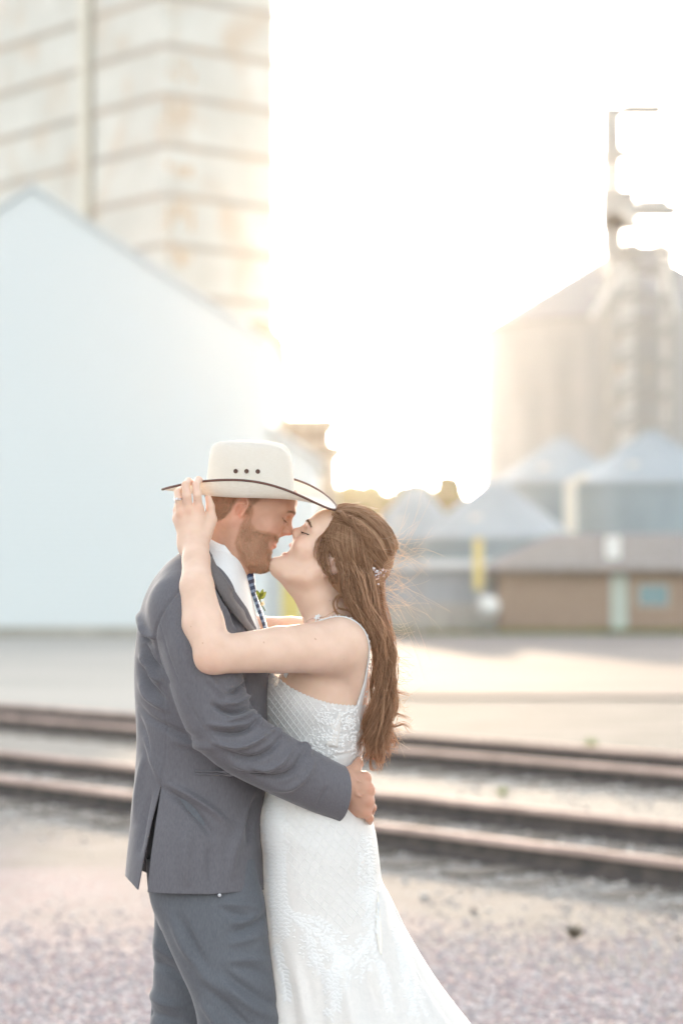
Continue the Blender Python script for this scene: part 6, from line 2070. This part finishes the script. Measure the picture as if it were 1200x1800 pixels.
# floral lace: raised petals and stems sewn to the dress
class Lace:
    def __init__(self): self.parts = []

    def petal(self, px, py_, ang, L, w, h=0.0016):
        """One raised petal; ang in photo degrees, L and w in pixels."""
        d = np.array((math.cos(math.radians(ang)), math.sin(math.radians(ang)))); q = np.array((-d[1], d[0]))
        V = []
        for t, ww in ((0.0, 0.12), (0.3, 0.85), (0.65, 1.0), (1.0, 0.15)):
            for u in (-1, 0, 1):
                p_ = np.array((px, py_)) + d * L * t + q * u * w * ww
                a_, n_ = on_dress(p_[0], p_[1], (h if u == 0 else 0.0003) * (0.5 if t in (0.0, 1.0) else 1.0))
                if a_ is None: return
                V.append(a_)
        V = np.array(V)
        if np.abs(np.diff(V[:, 1])).max() > 0.05: return
        self.parts.append((V, np.array([(3 * k + m_, 3 * k + m_ + 1, 3 * k + m_ + 4, 3 * k + m_ + 3) for k in range(3) for m_ in range(2)])))

    def flower(self, px, py_, R, n=6):
        a0 = rng.uniform(0, 360)
        for k in range(n): self.petal(px + R * 0.12, py_, a0 + 360 * k / n, R, R * 0.33, 0.0026)

    def sprig(self, pts, step=6.5, L=8.0, w=2.4):
        q = curve(pts, max(4, int(sum(np.hypot(*(np.array(pts[k + 1]) - pts[k])) for k in range(len(pts) - 1)) / step)))
        for k in range(len(q) - 1):
            d = q[k + 1] - q[k]; an = math.degrees(math.atan2(d[1], d[0]))
            for sd in (-1, 1): self.petal(q[k][0], q[k][1], an + sd * rng.uniform(28, 60), L * rng.uniform(0.7, 1.15), w)

    def build(self, name, mat, parent):
        V, Fh = merge(self.parts)
        return mesh_obj(name, V, Fh, mat, parent)


def scatter(lc, poly, n, L, w):
    poly = np.asarray(poly, float); lo, hi = poly.min(0), poly.max(0); k = 0
    while k < n:
        p_ = rng.uniform(lo, hi)
        if not in_poly(p_[:1], p_[1:], poly)[0]: continue
        lc.petal(p_[0], p_[1], rng.uniform(0, 360), L * rng.uniform(0.6, 1.2), w * rng.uniform(0.7, 1.2)); k += 1


lc = Lace()      # front edge band
scatter(lc, [(462, 1400), (500, 1400), (505, 1480), (500, 1560), (512, 1640), (490, 1660), (478, 1600), (466, 1520), (456, 1460)], 330, 8, 2.2)
for x0_ in (474, 486, 496): lc.sprig([(x0_, 1395), (x0_ - 4, 1450), (x0_ + 2, 1510), (x0_ + 4, 1580), (x0_ + 10, 1650)], 7)
lc.sprig([(486, 1660), (492, 1690), (500, 1720), (505, 1760)], 6, 13, 3.4)
lc.build("lace_applique", m_cord, dress)
lc = Lace()      # swag across the knee
scatter(lc, [(505, 1600), (560, 1625), (620, 1650), (660, 1640), (664, 1690), (640, 1720), (600, 1740), (590, 1790), (575, 1790), (565, 1720), (530, 1690)], 300, 9, 2.6)
for pts in ([(500, 1600), (540, 1630), (580, 1660), (600, 1700)], [(590, 1690), (588, 1730), (592, 1780)], [(664, 1610), (650, 1650), (620, 1690), (596, 1700)], [(540, 1640), (556, 1690), (580, 1740)], [(668, 1690), (676, 1730), (684, 1780)], [(516, 1610), (548, 1615), (580, 1632)]):
    lc.sprig(pts, 6.5, 12, 3.0)
for p_, R_ in (((556, 1690), 11), ((582, 1712), 12), ((602, 1688), 10), ((592, 1752), 10), ((676, 1724), 10), ((684, 1770), 9), ((640, 1672), 9), ((574, 1780), 9)): lc.flower(*p_, R_)
lc.build("lace_applique", m_cord, dress)
lc = Lace()      # back of the hip and the flare
scatter(lc, [(630, 1455), (655, 1470), (668, 1540), (664, 1610), (640, 1640), (628, 1560)], 170, 7, 2.0)
scatter(lc, [(690, 1620), (706, 1640), (730, 1720), (752, 1790), (720, 1790), (700, 1700)], 120, 9, 2.4)
for pts in ([(646, 1470), (652, 1530), (648, 1600)], [(696, 1640), (712, 1700), (730, 1780)]): lc.sprig(pts, 6.5, 9, 2.4)
lc.build("lace_applique", m_cord, dress)
lc = Lace()      # bodice side and waist
scatter(lc, [(560, 1235), (645, 1244), (640, 1290), (632, 1330), (600, 1325), (560, 1290), (545, 1300)], 200, 7, 1.9)
scatter(lc, [(500, 1300), (560, 1305), (600, 1322), (580, 1335), (520, 1330)], 90, 7, 1.9)
for pts in ([(556, 1266), (600, 1268), (642, 1262)], [(550, 1296), (600, 1300), (638, 1296)], [(610, 1250), (620, 1290), (622, 1330)]): lc.sprig(pts, 6.5, 7, 1.8)
lc.build("lace_applique", m_cord, dress)
# scalloped edge of the bodice
lc = Lace()
q = curve(NECK[1:-1], 46)
for x_, y_ in q: lc.petal(x_, y_ + 4.0, rng.uniform(-150, -30), 6.5, 2.4, 0.0022)
lc.build("scalloped_edge", m_cord, dress)


def dress_patch(name, left, right, nu, nv, off, th, mat):
    return strip_patch(name, DT, left, right, nu, nv, off, th, mat, dress, (-1,))


dress_patch("sheer_panel", [(577, 1250), (575, 1280), (571, 1312)], [(600, 1252), (598, 1282), (593, 1314)], 6, 10, 0.0004, 0.0008, m_sheer)
dress_patch("lining_slit", [(663.5, 1570), (660, 1612), (663, 1655), (669, 1680)], [(665, 1570), (669, 1612), (672, 1655), (671, 1681)], 5, 16, 0.0012, 0.0008, m_cream)

# shoulder straps
SKT = BVHTree.FromPolygons([Vector(v) for v in BB_V], [tuple(f) for f in BB_F.tolist()])


def ribbon(name, pts, width, mat, parent, off=0.003, n=40):
    """A strap that follows the skin: every point is drawn to the nearest spot of the body."""
    P = curve(pts, n); C, Nn = [], []
    for p_ in P:
        h, nn, _, _ = SKT.find_nearest(Vector(p_))
        C.append(np.array(h)); Nn.append(np.array(nn))
    C, Nn = np.array(C), np.array(Nn)
    for _ in range(3):
        C[1:-1] = 0.5 * C[1:-1] + 0.25 * (C[2:] + C[:-2]); Nn[1:-1] = 0.5 * Nn[1:-1] + 0.25 * (Nn[2:] + Nn[:-2])
    Nn /= np.linalg.norm(Nn, axis=1)[:, None]
    t_ = np.gradient(C, axis=0); t_ /= np.linalg.norm(t_, axis=1)[:, None]; sd = np.cross(t_, Nn); sd /= np.linalg.norm(sd, axis=1)[:, None]
    w = np.interp(np.linspace(0, 1, n), np.linspace(0, 1, len(width)), width)[:, None] * (1 + 0.06 * np.sin(np.arange(n) * 1.9))[:, None]
    rows = [C - sd * w + Nn * off * 0.6, C - sd * w * 0.5 + Nn * off * 1.25, C + Nn * off * 1.4, C + sd * w * 0.5 + Nn * off * 1.25, C + sd * w + Nn * off * 0.6, C - Nn * 0.001]
    G = np.stack(rows, 1); i = np.arange(n * 6).reshape(n, 6); j = np.roll(i, -1, 1)
    return mesh_obj(name, G.reshape(-1, 3), np.stack((i[:-1], j[:-1], j[1:], i[1:]), -1).reshape(-1, 4), mat, parent), C, Nn, sd


for s in (-1, 1):
    pts = [W(643, 1246, s * 0.088), W(649, 1205, s * 0.092), W(648, 1165, s * 0.102), W(640, 1132, s * 0.112), W(624, 1104, s * 0.116), W(602, 1089, s * 0.112), W(578, 1088, s * 0.104), W(545, 1106, s * 0.096), W(512, 1150, s * 0.088), W(490, 1186, s * 0.080)]
    o, C, Nn, sd = ribbon("strap", pts, [0.012, 0.0095, 0.0085, 0.0095, 0.0110, 0.010], m_cord, dress)
    pt = []
    for k in range(2, 38):
        for e in (-1, 1):
            if rng.random() < 0.55:
                b0 = C[k] + sd[k] * e * 0.010 + Nn[k] * 0.004; tip = b0 + sd[k] * e * rng.uniform(0.004, 0.009) + Nn[k] * 0.002 + (C[min(k + 1, 39)] - C[k]) * rng.uniform(-0.4, 0.4)
                pt.append(leaf_blade(b0, tip, 0.0035, Nn[k], 0.1, 4))
    V, Fh = merge(pt); mesh_obj("strap_lace", V, Fh, m_cord, o)
# lace motifs lying on the far shoulder and the collar bone
pt = []
for (cx_, cy_, yy_) in ((524, 1092, 0.10), (531, 1086, 0.09), (516, 1098, 0.11), (560, 1088, -0.055)):
    h, nn, _, _ = SKT.find_nearest(Vector(W(cx_, cy_, yy_))); h, nn = np.array(h), np.array(nn)
    u = np.cross(nn, (0, 1, 0.2)); u /= np.linalg.norm(u); w = np.cross(nn, u)
    for k in range(6):
        a_ = 2 * math.pi * k / 6 + cx_; d_ = math.cos(a_) * u + math.sin(a_) * w
        pt.append(leaf_blade(h + nn * 0.002 + d_ * 0.001, h + nn * 0.0035 + d_ * 0.0095, 0.0032, nn, 0.1, 4))
V, Fh = merge(pt); mesh_obj("shoulder_lace", V, Fh, m_cord, dress)

# engagement ring on her hand
m_ring = material("white_gold", (0.80, 0.74, 0.70), 0.18, metal=1.0)
m_gem = material("clear_stone", (0.92, 0.93, 0.95), 0.05, spec=0.9)
p0, p1 = LH_FI[2][0], LH_FI[2][1]; ax = p1 - p0; ax /= np.linalg.norm(ax); cR = p1 + ax * 0.003
u = np.cross(ax, (0, 1, 0)); u /= np.linalg.norm(u); w = np.cross(ax, u)
rg = empty("ring", cR, "slim jewelled ring on the raised hand of the woman in white", "ring")
for dz, rr in ((0.0, 0.0013), (0.0030, 0.0009)):
    a = np.linspace(0, 2 * math.pi, 33); P = cR + ax * dz + 0.0099 * (np.cos(a)[:, None] * u + np.sin(a)[:, None] * w)
    V, Fh = tubes(P[None], np.full((1, 33), rr), 8); mesh_obj("band", V, Fh, m_ring, rg)
b = MB(); g_ = cR - np.array((0, 0.0112, 0)) - np.array((0.004, 0, 0))
b.add(g_ + 0.0026 * ICO_V, ICO_F.tolist()); b.build("stone", m_gem, rg)

# fine necklace
m_chain = material("rose_gold", (0.75, 0.50, 0.38), 0.25, metal=1.0)
NC = [W(596, 1068, -0.045), W(584, 1084, -0.058), W(566, 1094, -0.052), W(548, 1096, -0.030), W(538, 1096, 0.0)]
P = curve(NC, 30); P = np.array([np.array(SKT.find_nearest(Vector(p_))[0]) + np.array(SKT.find_nearest(Vector(p_))[1]) * 0.0012 for p_ in P])
V, Fh = tubes(P[None], np.full((1, 30), 0.00035), 4)
tag(mesh_obj("necklace", V, Fh, m_chain), "very fine gold necklace on the neck of the woman in white", "necklace")
# ------------------------------------------------------------------ her hair
m_bhair = hair_mat("chestnut_hair", (0.36, 0.185, 0.095), (0.76, 0.475, 0.29), 0.45, 0.34)
m_scalp = material("scalp_hair", (0.30, 0.165, 0.09), 0.7, col2=(0.46, 0.28, 0.165), scale=60, stretch=(1, 1, 0.2))
ckl = lambda P: BR.loc(P)


def scalp_sdf(P):
    Q = BR.loc(P)
    d = ell(Q, (-0.014, 0, 0.044), (0.106, 0.0810, 0.102))
    d = smin(d, near(P, W(664, 965, 0), 0.12, lambda p: ell(p, W(661, 968, 0), (0.030, 0.048, 0.040))), 0.03)
    # leave the face, the ears and the nape free
    hl = np.interp(Q[:, 2], [-0.05, -0.024, -0.003, 0.027, 0.05, 0.10], [-0.03, -0.016, 0.033, 0.047, 0.053, 0.073])
    d = smax(d, Q[:, 0] - hl, 0.006)
    d = smax(d, -ell(np.stack((Q[:, 0], np.abs(Q[:, 1]), Q[:, 2]), -1), (0.000, 0.080, -0.006), (0.024, 0.034, 0.026)), 0.004)
    d = smax(d, -(Q[:, 2] + 0.050), 0.01)
    return d


Vh, Fh_ = iso_mesh(scalp_sdf, W(520, 1060, 0) + np.array((0, -0.12, 0)), W(720, 860, 0) + np.array((0, 0.12, 0)), 0.003)
Vh = relax(Vh, Fh_, 2, 0.5)
Nh = normals(Vh, Fh_)
hair = mesh_obj("hair", Vh, Fh_, m_scalp, bride)
HTree = BVHTree.FromPolygons([Vector(v) for v in Vh], [tuple(f) for f in Fh_.tolist()])
parts = []


def bundle(A, B, n, m=26, spread=0.006, wave=0.0, rad=0.00055, taper=0.35, clump=0.0, depth=None, endj=0.0, nlock=9):
    """Strands between two guide curves (world points); they wander, wave and thin out."""
    A, B = curve(A, m), curve(B, m)
    t = rng.uniform(0, 1, n); d = rng.normal(0, 1, n)
    s_ = np.linspace(0, 1, m)
    P = A[None] * (1 - t)[:, None, None] + B[None] * t[:, None, None]
    P = P + (np.array((0, 1.0, 0))[None, None] * (d * (depth if depth else spread))[:, None, None])
    off = rng.normal(0, spread * 0.5, (n, 3)); P = P + off[:, None] * np.sin(s_ * math.pi * 0.5 + 0.3)[None, :, None]
    NL = nlock; lk = np.minimum((t * NL).astype(int), NL - 1); g_ = (lk + 0.5) / NL
    dl = rng.normal(0, 1, NL) * (depth if depth else spread) * 1.2
    C = A[None] * (1 - g_)[:, None, None] + B[None] * g_[:, None, None] + np.array((0, 1.0, 0)) * dl[lk][:, None, None]
    if clump:
        k = clump * s_[None, :, None] ** 1.2; P = P * (1 - k) + (C + off[:, None] * 0.7) * k
    if wave:
        fr, ph0, am = rng.uniform(1.9, 3.0, NL), rng.uniform(0, 6.28, NL), rng.uniform(0.6, 1.25, NL)
        an = 2 * math.pi * fr[lk][:, None] * s_[None] + ph0[lk][:, None] + rng.normal(0, 0.22, n)[:, None]
        w_ = wave * am[lk][:, None] * s_[None] ** 1.1
        P[..., 0] += np.sin(an) * w_; P[..., 1] += np.cos(an) * w_ * 0.8
    if endj:
        e = rng.normal(0, endj, (n, 3)); P = P + e[:, None] * (s_ ** 3)[None, :, None]
        cut = rng.uniform(0.82, 1.0, n); P = np.stack([np.stack([np.interp(s_ * cut[k], s_, P[k, :, c_]) for c_ in range(3)], -1) for k in range(n)])
    R = rad * rng.uniform(0.7, 1.25, n)[:, None] * (1 - (1 - taper) * s_[None] ** 1.5)
    return P, R


def over_head(P, lift=(0.001, 0.006), keep=1.0, s0=0.0, s1=1.0):
    """Lays strands on the scalp shell; only between the fractions s0 and s1 of their length."""
    n, m, _ = P.shape; h_ = rng.uniform(*lift, n)
    for a_ in range(n):
        for b_ in range(m):
            f_ = b_ / (m - 1)
            if f_ < s0 or f_ > s1: continue
            h, nn, _, dist = HTree.find_nearest(Vector(P[a_, b_]))
            P[a_, b_] = np.array(h) + np.array(nn) * (h_[a_] + 0.0015 * math.sin(f_ * 9 + a_))
    return P


def add(P, R, sides=3): parts.append(tubes(P, R, sides))


def Y(pts): return [W(x_, y_, d_) for x_, y_, d_ in pts]


# short rooted hairs that soften the hairline
SWEEP0 = [([(566, 944, -0.064), (580, 940, -0.075), (604, 950, -0.08)], [(592, 896, -0.02), (604, 893, -0.03), (628, 902, -0.045)], 260), ([(556, 970, -0.066), (572, 968, -0.074), (592, 980, -0.078)], [(568, 940, -0.066), (582, 938, -0.074), (604, 952, -0.078)], 200)]
# swept back from the hairline to the clip, in overlapping locks; near side, crown, far side
SWEEP = [
    ([(575, 925, -0.062), (600, 925, -0.078), (636, 950, -0.072), (664, 985, -0.045)], [(584, 905, -0.045), (615, 905, -0.062), (650, 935, -0.062), (668, 980, -0.040)], 260),
    ([(566, 945, -0.070), (592, 950, -0.082), (630, 972, -0.076), (662, 996, -0.048)], [(575, 925, -0.062), (600, 930, -0.078), (640, 955, -0.072), (666, 988, -0.046)], 260),
    ([(584, 905, -0.045), (620, 900, -0.052), (660, 930, -0.050), (676, 975, -0.036)], [(595, 894, -0.015), (630, 888, -0.018), (672, 918, -0.020), (684, 968, -0.020)], 300),
    ([(596, 893, -0.015), (630, 888, -0.018), (674, 920, -0.018), (688, 965, -0.016)], [(598, 893, 0.015), (632, 888, 0.018), (676, 920, 0.018), (690, 962, 0.012)], 260),
    ([(598, 893, 0.015), (632, 888, 0.020), (676, 920, 0.020), (690, 965, 0.012)], [(588, 903, 0.050), (620, 905, 0.062), (660, 935, 0.060), (680, 980, 0.040)], 200),
]
for A, B, n in SWEEP0 + SWEEP:
    P, R = bundle(Y(A), Y(B), int(n * 0.75), 22, 0.004, 0.0, 0.00082, 0.7, 0.4)
    add(over_head(P, (0.0005, 0.008)), R)
# the twisted lock that runs from the temple back to the clip
for off in (-0.004, 0.004):
    A = Y([(590, 903, -0.050), (618, 915, -0.072), (648, 948, -0.076), (668, 990, -0.050)]); cB = curve(A, 26)
    t_ = np.linspace(0, 1, 26); tw = np.stack((np.cos(t_ * 16) * 0.006, np.zeros(26), np.sin(t_ * 16) * 0.006), -1) * (1 if off > 0 else -1)
    n = 90; P = cB[None] + tw[None] + rng.normal(0, 0.0022, (n, 1, 3)) + np.array((0, -0.006, 0))
    add(P, np.full((n, 26), 0.0006))
# falling past the ear from the temple and from behind it, in crossing layers
L1 = Y([(580, 918, -0.064), (572, 942, -0.074), (584, 972, -0.082), (595, 1005, -0.086), (602, 1042, -0.092), (622, 1080, -0.100), (648, 1116, -0.098), (660, 1150, -0.090)])
M1 = Y([(604, 922, -0.078), (607, 965, -0.086), (618, 1005, -0.089), (633, 1045, -0.094), (650, 1086, -0.096), (666, 1126, -0.090), (674, 1156, -0.082)])
R1 = Y([(640, 945, -0.078), (648, 985, -0.078), (653, 1020, -0.076), (658, 1060, -0.078), (669, 1100, -0.078), (684, 1132, -0.072), (688, 1160, -0.066)])
M2 = Y([(622, 935, -0.080), (624, 980, -0.084), (632, 1020, -0.086), (642, 1058, -0.088), (656, 1096, -0.088), (672, 1132, -0.084), (680, 1158, -0.076)])
for A, B, n, sp, wv, cl in ((L1, M1, 330, 0.005, 0.003, 0.35), (M1, R1, 420, 0.006, 0.003, 0.35), (L1, M2, 110, 0.008, 0.005, 0.0), (M2, R1, 170, 0.010, 0.005, 0.0), (M1, R1, 50, 0.015, 0.009, 0.0), (L1, R1, 40, 0.012, 0.010, 0.0)):
    P, R = bundle(A, B, n, 30, sp, wv, 0.00085, 0.7, cl, nlock=12)
    P = over_head(P, (0.001, 0.008), 1.0, 0.0, 0.28)
    add(P, R)
# back layer from the far side, closing the gap behind the neck
P, R = bundle(Y([(604, 1000, -0.03), (612, 1040, -0.045), (630, 1078, -0.065), (656, 1120, -0.07), (666, 1150, -0.065)]), Y([(664, 990, 0.02), (664, 1030, 0.01), (668, 1070, -0.01), (684, 1125, -0.035), (690, 1155, -0.035)]), 620, 24, 0.012, 0.003, 0.0006, 0.8, 0.15)
add(P, R)
P, R = bundle(Y([(640, 985, 0.0), (645, 1030, 0.0), (650, 1080, -0.02), (668, 1130, -0.03)]), Y([(676, 990, 0.03), (672, 1030, 0.03), (676, 1070, 0.02), (690, 1125, 0.0)]), 300, 24, 0.012, 0.003, 0.0006, 0.8, 0.15)
add(P, R)
# a few fine wisps in front of the ear
P, R = bundle(Y([(566, 950, -0.072), (560, 975, -0.074), (566, 1000, -0.076), (578, 1022, -0.074)]), Y([(580, 950, -0.078), (576, 980, -0.082), (582, 1004, -0.082), (592, 1030, -0.080)]), 60, 22, 0.003, 0.003, 0.0006, 0.4)
add(P, R)
P, R = bundle(Y([(570, 935, -0.068), (553, 955, -0.070), (551, 974, -0.072), (560, 992, -0.074)]), Y([(578, 925, -0.066), (566, 950, -0.074), (566, 978, -0.078), (576, 1012, -0.080)]), 34, 20, 0.003, 0.003, 0.0005, 0.3)
add(P, R)
# the long fall down her back, waving and breaking into ringlets
FALL = [
    ([(628, 1085, -0.096), (650, 1130, -0.092), (657, 1180, -0.085), (650, 1240, -0.080), (642, 1290, -0.078), (636, 1325, -0.080)], [(662, 1090, -0.080), (676, 1130, -0.078), (676, 1190, -0.072), (668, 1250, -0.070), (656, 1300, -0.070), (648, 1345, -0.072)], 300, 0.015),
    ([(650, 1090, -0.080), (666, 1140, -0.076), (668, 1200, -0.070), (662, 1260, -0.068), (654, 1310, -0.068), (650, 1350, -0.068)], [(672, 1090, -0.062), (688, 1135, -0.060), (688, 1190, -0.056), (684, 1250, -0.054), (676, 1300, -0.052), (668, 1336, -0.050)], 320, 0.020),
    ([(655, 1095, -0.05), (672, 1150, -0.048), (672, 1220, -0.045), (668, 1280, -0.042), (664, 1330, -0.04)], [(672, 1095, -0.03), (690, 1140, -0.03), (690, 1200, -0.028), (690, 1260, -0.025), (684, 1310, -0.022)], 240, 0.018),
]
for A, B, n, wv in FALL:
    P, R = bundle(Y(A), Y(B), n, 34, 0.005, wv, 0.00088, 0.35, 0.72, None, 0.006, nlock=7)
    add(P, R)
# loose locks that blow off to the right
for pts, n in (
        ([(676, 1110, -0.07), (690, 1140, -0.07), (690, 1175, -0.066), (680, 1200, -0.064), (694, 1214, -0.060), (722, 1222, -0.055)], 12),
        ([(680, 1180, -0.065), (676, 1220, -0.06), (682, 1246, -0.058), (704, 1256, -0.052), (722, 1262, -0.05)], 14),
        ([(678, 1230, -0.06), (676, 1262, -0.058), (690, 1276, -0.05), (708, 1272, -0.046), (722, 1288, -0.044)], 14),
        ([(672, 1260, -0.058), (666, 1290, -0.056), (676, 1312, -0.05), (700, 1318, -0.046)], 14),
        ([(650, 1300, -0.07), (656, 1326, -0.068), (668, 1338, -0.064), (676, 1330, -0.060)], 14),
        ([(660, 1310, -0.066), (650, 1332, -0.066), (652, 1352, -0.064), (664, 1350, -0.06)], 12),
        ([(618, 1056, -0.092), (596, 1044, -0.096), (584, 1058, -0.098), (592, 1078, -0.098), (618, 1086, -0.096), (632, 1098, -0.094)], 12),
        ([(612, 1050, -0.092), (594, 1048, -0.096), (592, 1066, -0.098), (612, 1072, -0.098), (630, 1088, -0.094), (642, 1112, -0.092)], 12)):
    P, R = bundle(Y(pts), Y([(x_ + 2.5, y_ + 2.5, d_) for x_, y_, d_ in pts]), int(n * 1.5), 34, 0.0024, 0.0, 0.00075, 0.3, 0.0, None, 0.004)
    add(P, R)
# separate ringlets along the outer and lower edge
for k in range(18):
    x0_, y0_ = 668 + rng.uniform(0, 20), 1105 + 150 * k / 18 + rng.uniform(-10, 10); Ln = min(rng.uniform(90, 150), 1345 - y0_ + 30); out = rng.uniform(-4, 20); am = rng.uniform(4, 9); f0 = rng.uniform(0, 6.28); dep = rng.uniform(-0.09, -0.05)
    q = [(x0_ + (652 - 672) * max(0, (y0_ + Ln * t_ - 1200) / 150) * 0.7 + out * t_ ** 2.5 + am * t_ * math.sin(f0 + 7.5 * t_), y0_ + Ln * t_, dep + 0.008 * t_ * math.cos(f0 + 7.5 * t_)) for t_ in np.linspace(0, 1, 9)]
    P, R = bundle(Y(q), Y([(x_ + 3, y_ + 1.5, d_) for x_, y_, d_ in q]), 13, 30, 0.0024, 0.0, 0.0008, 0.3, 0.4, None, 0.003, nlock=2)
    add(P, R)
# flyaways; the back-light is partly painted into their paler colour
fl = []
for k in range(95):
    a_ = rng.uniform(-0.25, 1.0); base = W(672 + rng.normal(0, 8), 1000 + rng.uniform(-60, 70), rng.normal(-0.02, 0.03))
    L = rng.uniform(0.03, 0.14); up_ = rng.normal(0.05, 0.4); cv = rng.normal(0, 0.8)
    s_ = np.linspace(0, 1, 16)[:, None]; d_ = np.array((1.0, rng.normal(0, 0.25), -0.25 + up_)); d_ /= np.linalg.norm(d_)
    P = base + d_ * L * s_ + np.array((0, 0, cv)) * L * s_ ** 2 + np.array((0.15, 0, 1)) * np.sin(s_ * 7 + k) * 0.004 * s_
    fl.append(P)
for k in range(130):          # a halo of short hairs over the crown
    x_ = rng.uniform(600, 690); top_y = np.interp(x_, [600, 623, 647, 670, 690], [890, 889, 900, 923, 955]); base = W(x_, top_y + 2, rng.normal(0, 0.03))
    s_ = np.linspace(0, 1, 16)[:, None]; L = rng.uniform(0.015, 0.05); d_ = np.array((1.0, rng.normal(0, 0.2), np.interp(x_, [600, 690], [0.35, -0.6]) + rng.normal(0, 0.12))); d_ /= np.linalg.norm(d_)
    fl.append(base + d_ * L * s_ + np.array((0, 0, -0.25)) * L * s_ ** 2)
for k in range(90):
    base = W(688 + rng.normal(0, 5), rng.uniform(1090, 1300), rng.normal(-0.05, 0.02)); L = rng.uniform(0.02, 0.06)
    s_ = np.linspace(0, 1, 16)[:, None]; d_ = np.array((1.0, rng.normal(0, 0.2), rng.normal(-0.5, 0.4))); d_ /= np.linalg.norm(d_)
    fl.append(base + d_ * L * s_ + np.array((0, 0, rng.normal(0.2, 0.4))) * L * s_ ** 2)
for pts in ([(686, 985), (704, 978), (726, 970), (752, 968), (778, 976)], [(684, 1000), (706, 1024), (708, 1040), (698, 1046)], [(680, 1012), (706, 1030), (740, 1046), (790, 1074)], [(676, 1030), (700, 1050), (720, 1080), (738, 1092)], [(690, 1010), (712, 1016), (734, 1010)]):
    fl.append(curve([W(x_, y_, -0.03) for x_, y_ in pts], 16)); fl.append(curve([W(x_ + rng.normal(0, 4), y_ + rng.normal(0, 4), -0.02) for x_, y_ in pts], 16))
for A, B, n in ((L1, R1, 220), (Y([(640, 1090, -0.100), (660, 1140, -0.096), (660, 1200, -0.090), (652, 1260, -0.086), (644, 1320, -0.084)]), Y([(684, 1110, -0.080), (694, 1150, -0.074), (696, 1200, -0.070), (690, 1260, -0.068), (676, 1330, -0.066)]), 260)):
    P, R = bundle(A, B, n, 32, 0.006, 0.012, 0.00048, 0.4, 0.2, 0.006, 0.006, nlock=60)
    add(P, R)
V, Fh = merge(parts)
mesh_obj("strands", V, Fh, m_bhair, hair)
fl = np.array(fl)
V, Fh = tubes(fl, np.full(fl.shape[:2], 0.00034) * np.linspace(1, 0.5, 16)[None], 3)
m_fly = hair_mat("fine_stray_hair", (0.74, 0.54, 0.36), (0.90, 0.72, 0.52), 0.5, 0.3)  # paler than the chestnut strands so they look backlit
mesh_obj("flyaway_strands", V, Fh, m_fly, hair)

# jewelled hair clip
m_clip = material("rose_silver", (0.78, 0.58, 0.54), 0.2, metal=0.9)
m_jewel = material("clear_crystal", (0.90, 0.86, 0.88), 0.05, spec=1.0)
hc = empty("hair_clip", W(668, 1004, -0.05), "sparkling jewelled clip in the long brown hair of the woman in white", "hair clip")
b = MB(); b2 = MB()
for k in range(60):
    t_ = rng.uniform(0, 1); p_ = W(656 + 26 * t_ + rng.normal(0, 3), 1008 - 12 * t_ + rng.normal(0, 9), -0.070 + 0.045 * t_ + rng.normal(0, 0.003)); r_ = rng.uniform(0.0012, 0.0030)
    (b2 if rng.random() < 0.5 else b).add(p_ + r_ * ICO_V, ICO_F.tolist())
for k in range(14):
    a_ = W(656 + rng.uniform(0, 24), 1008 + rng.normal(0, 8), -0.06); c_ = a_ + rng.normal(0, 0.012, 3); b.bar(a_, c_, 0.0006, 4)
b.build("setting", m_clip, hc, smooth=False); b2.build("jewels", m_jewel, hc, smooth=False)
# ------------------------------------------------------------------ warm evening haze
m_haze = bpy.data.materials.new("haze_air"); m_haze.use_nodes = True
_nt = m_haze.node_tree
for n in list(_nt.nodes): _nt.nodes.remove(n)
_o = _nt.nodes.new("ShaderNodeOutputMaterial"); _v = _nt.nodes.new("ShaderNodeVolumePrincipled")
_v.inputs["Color"].default_value = (0.98, 0.94, 0.90, 1)
_v.inputs["Density"].default_value = HAZE
_v.inputs["Anisotropy"].default_value = 0.90
_nt.links.new(_v.outputs[0], _o.inputs["Volume"])
b = MB(); b.box((0, 735, 20.5), (1900, 1570, 43.5))
tag(b.build("haze", m_haze), kind='stuff')
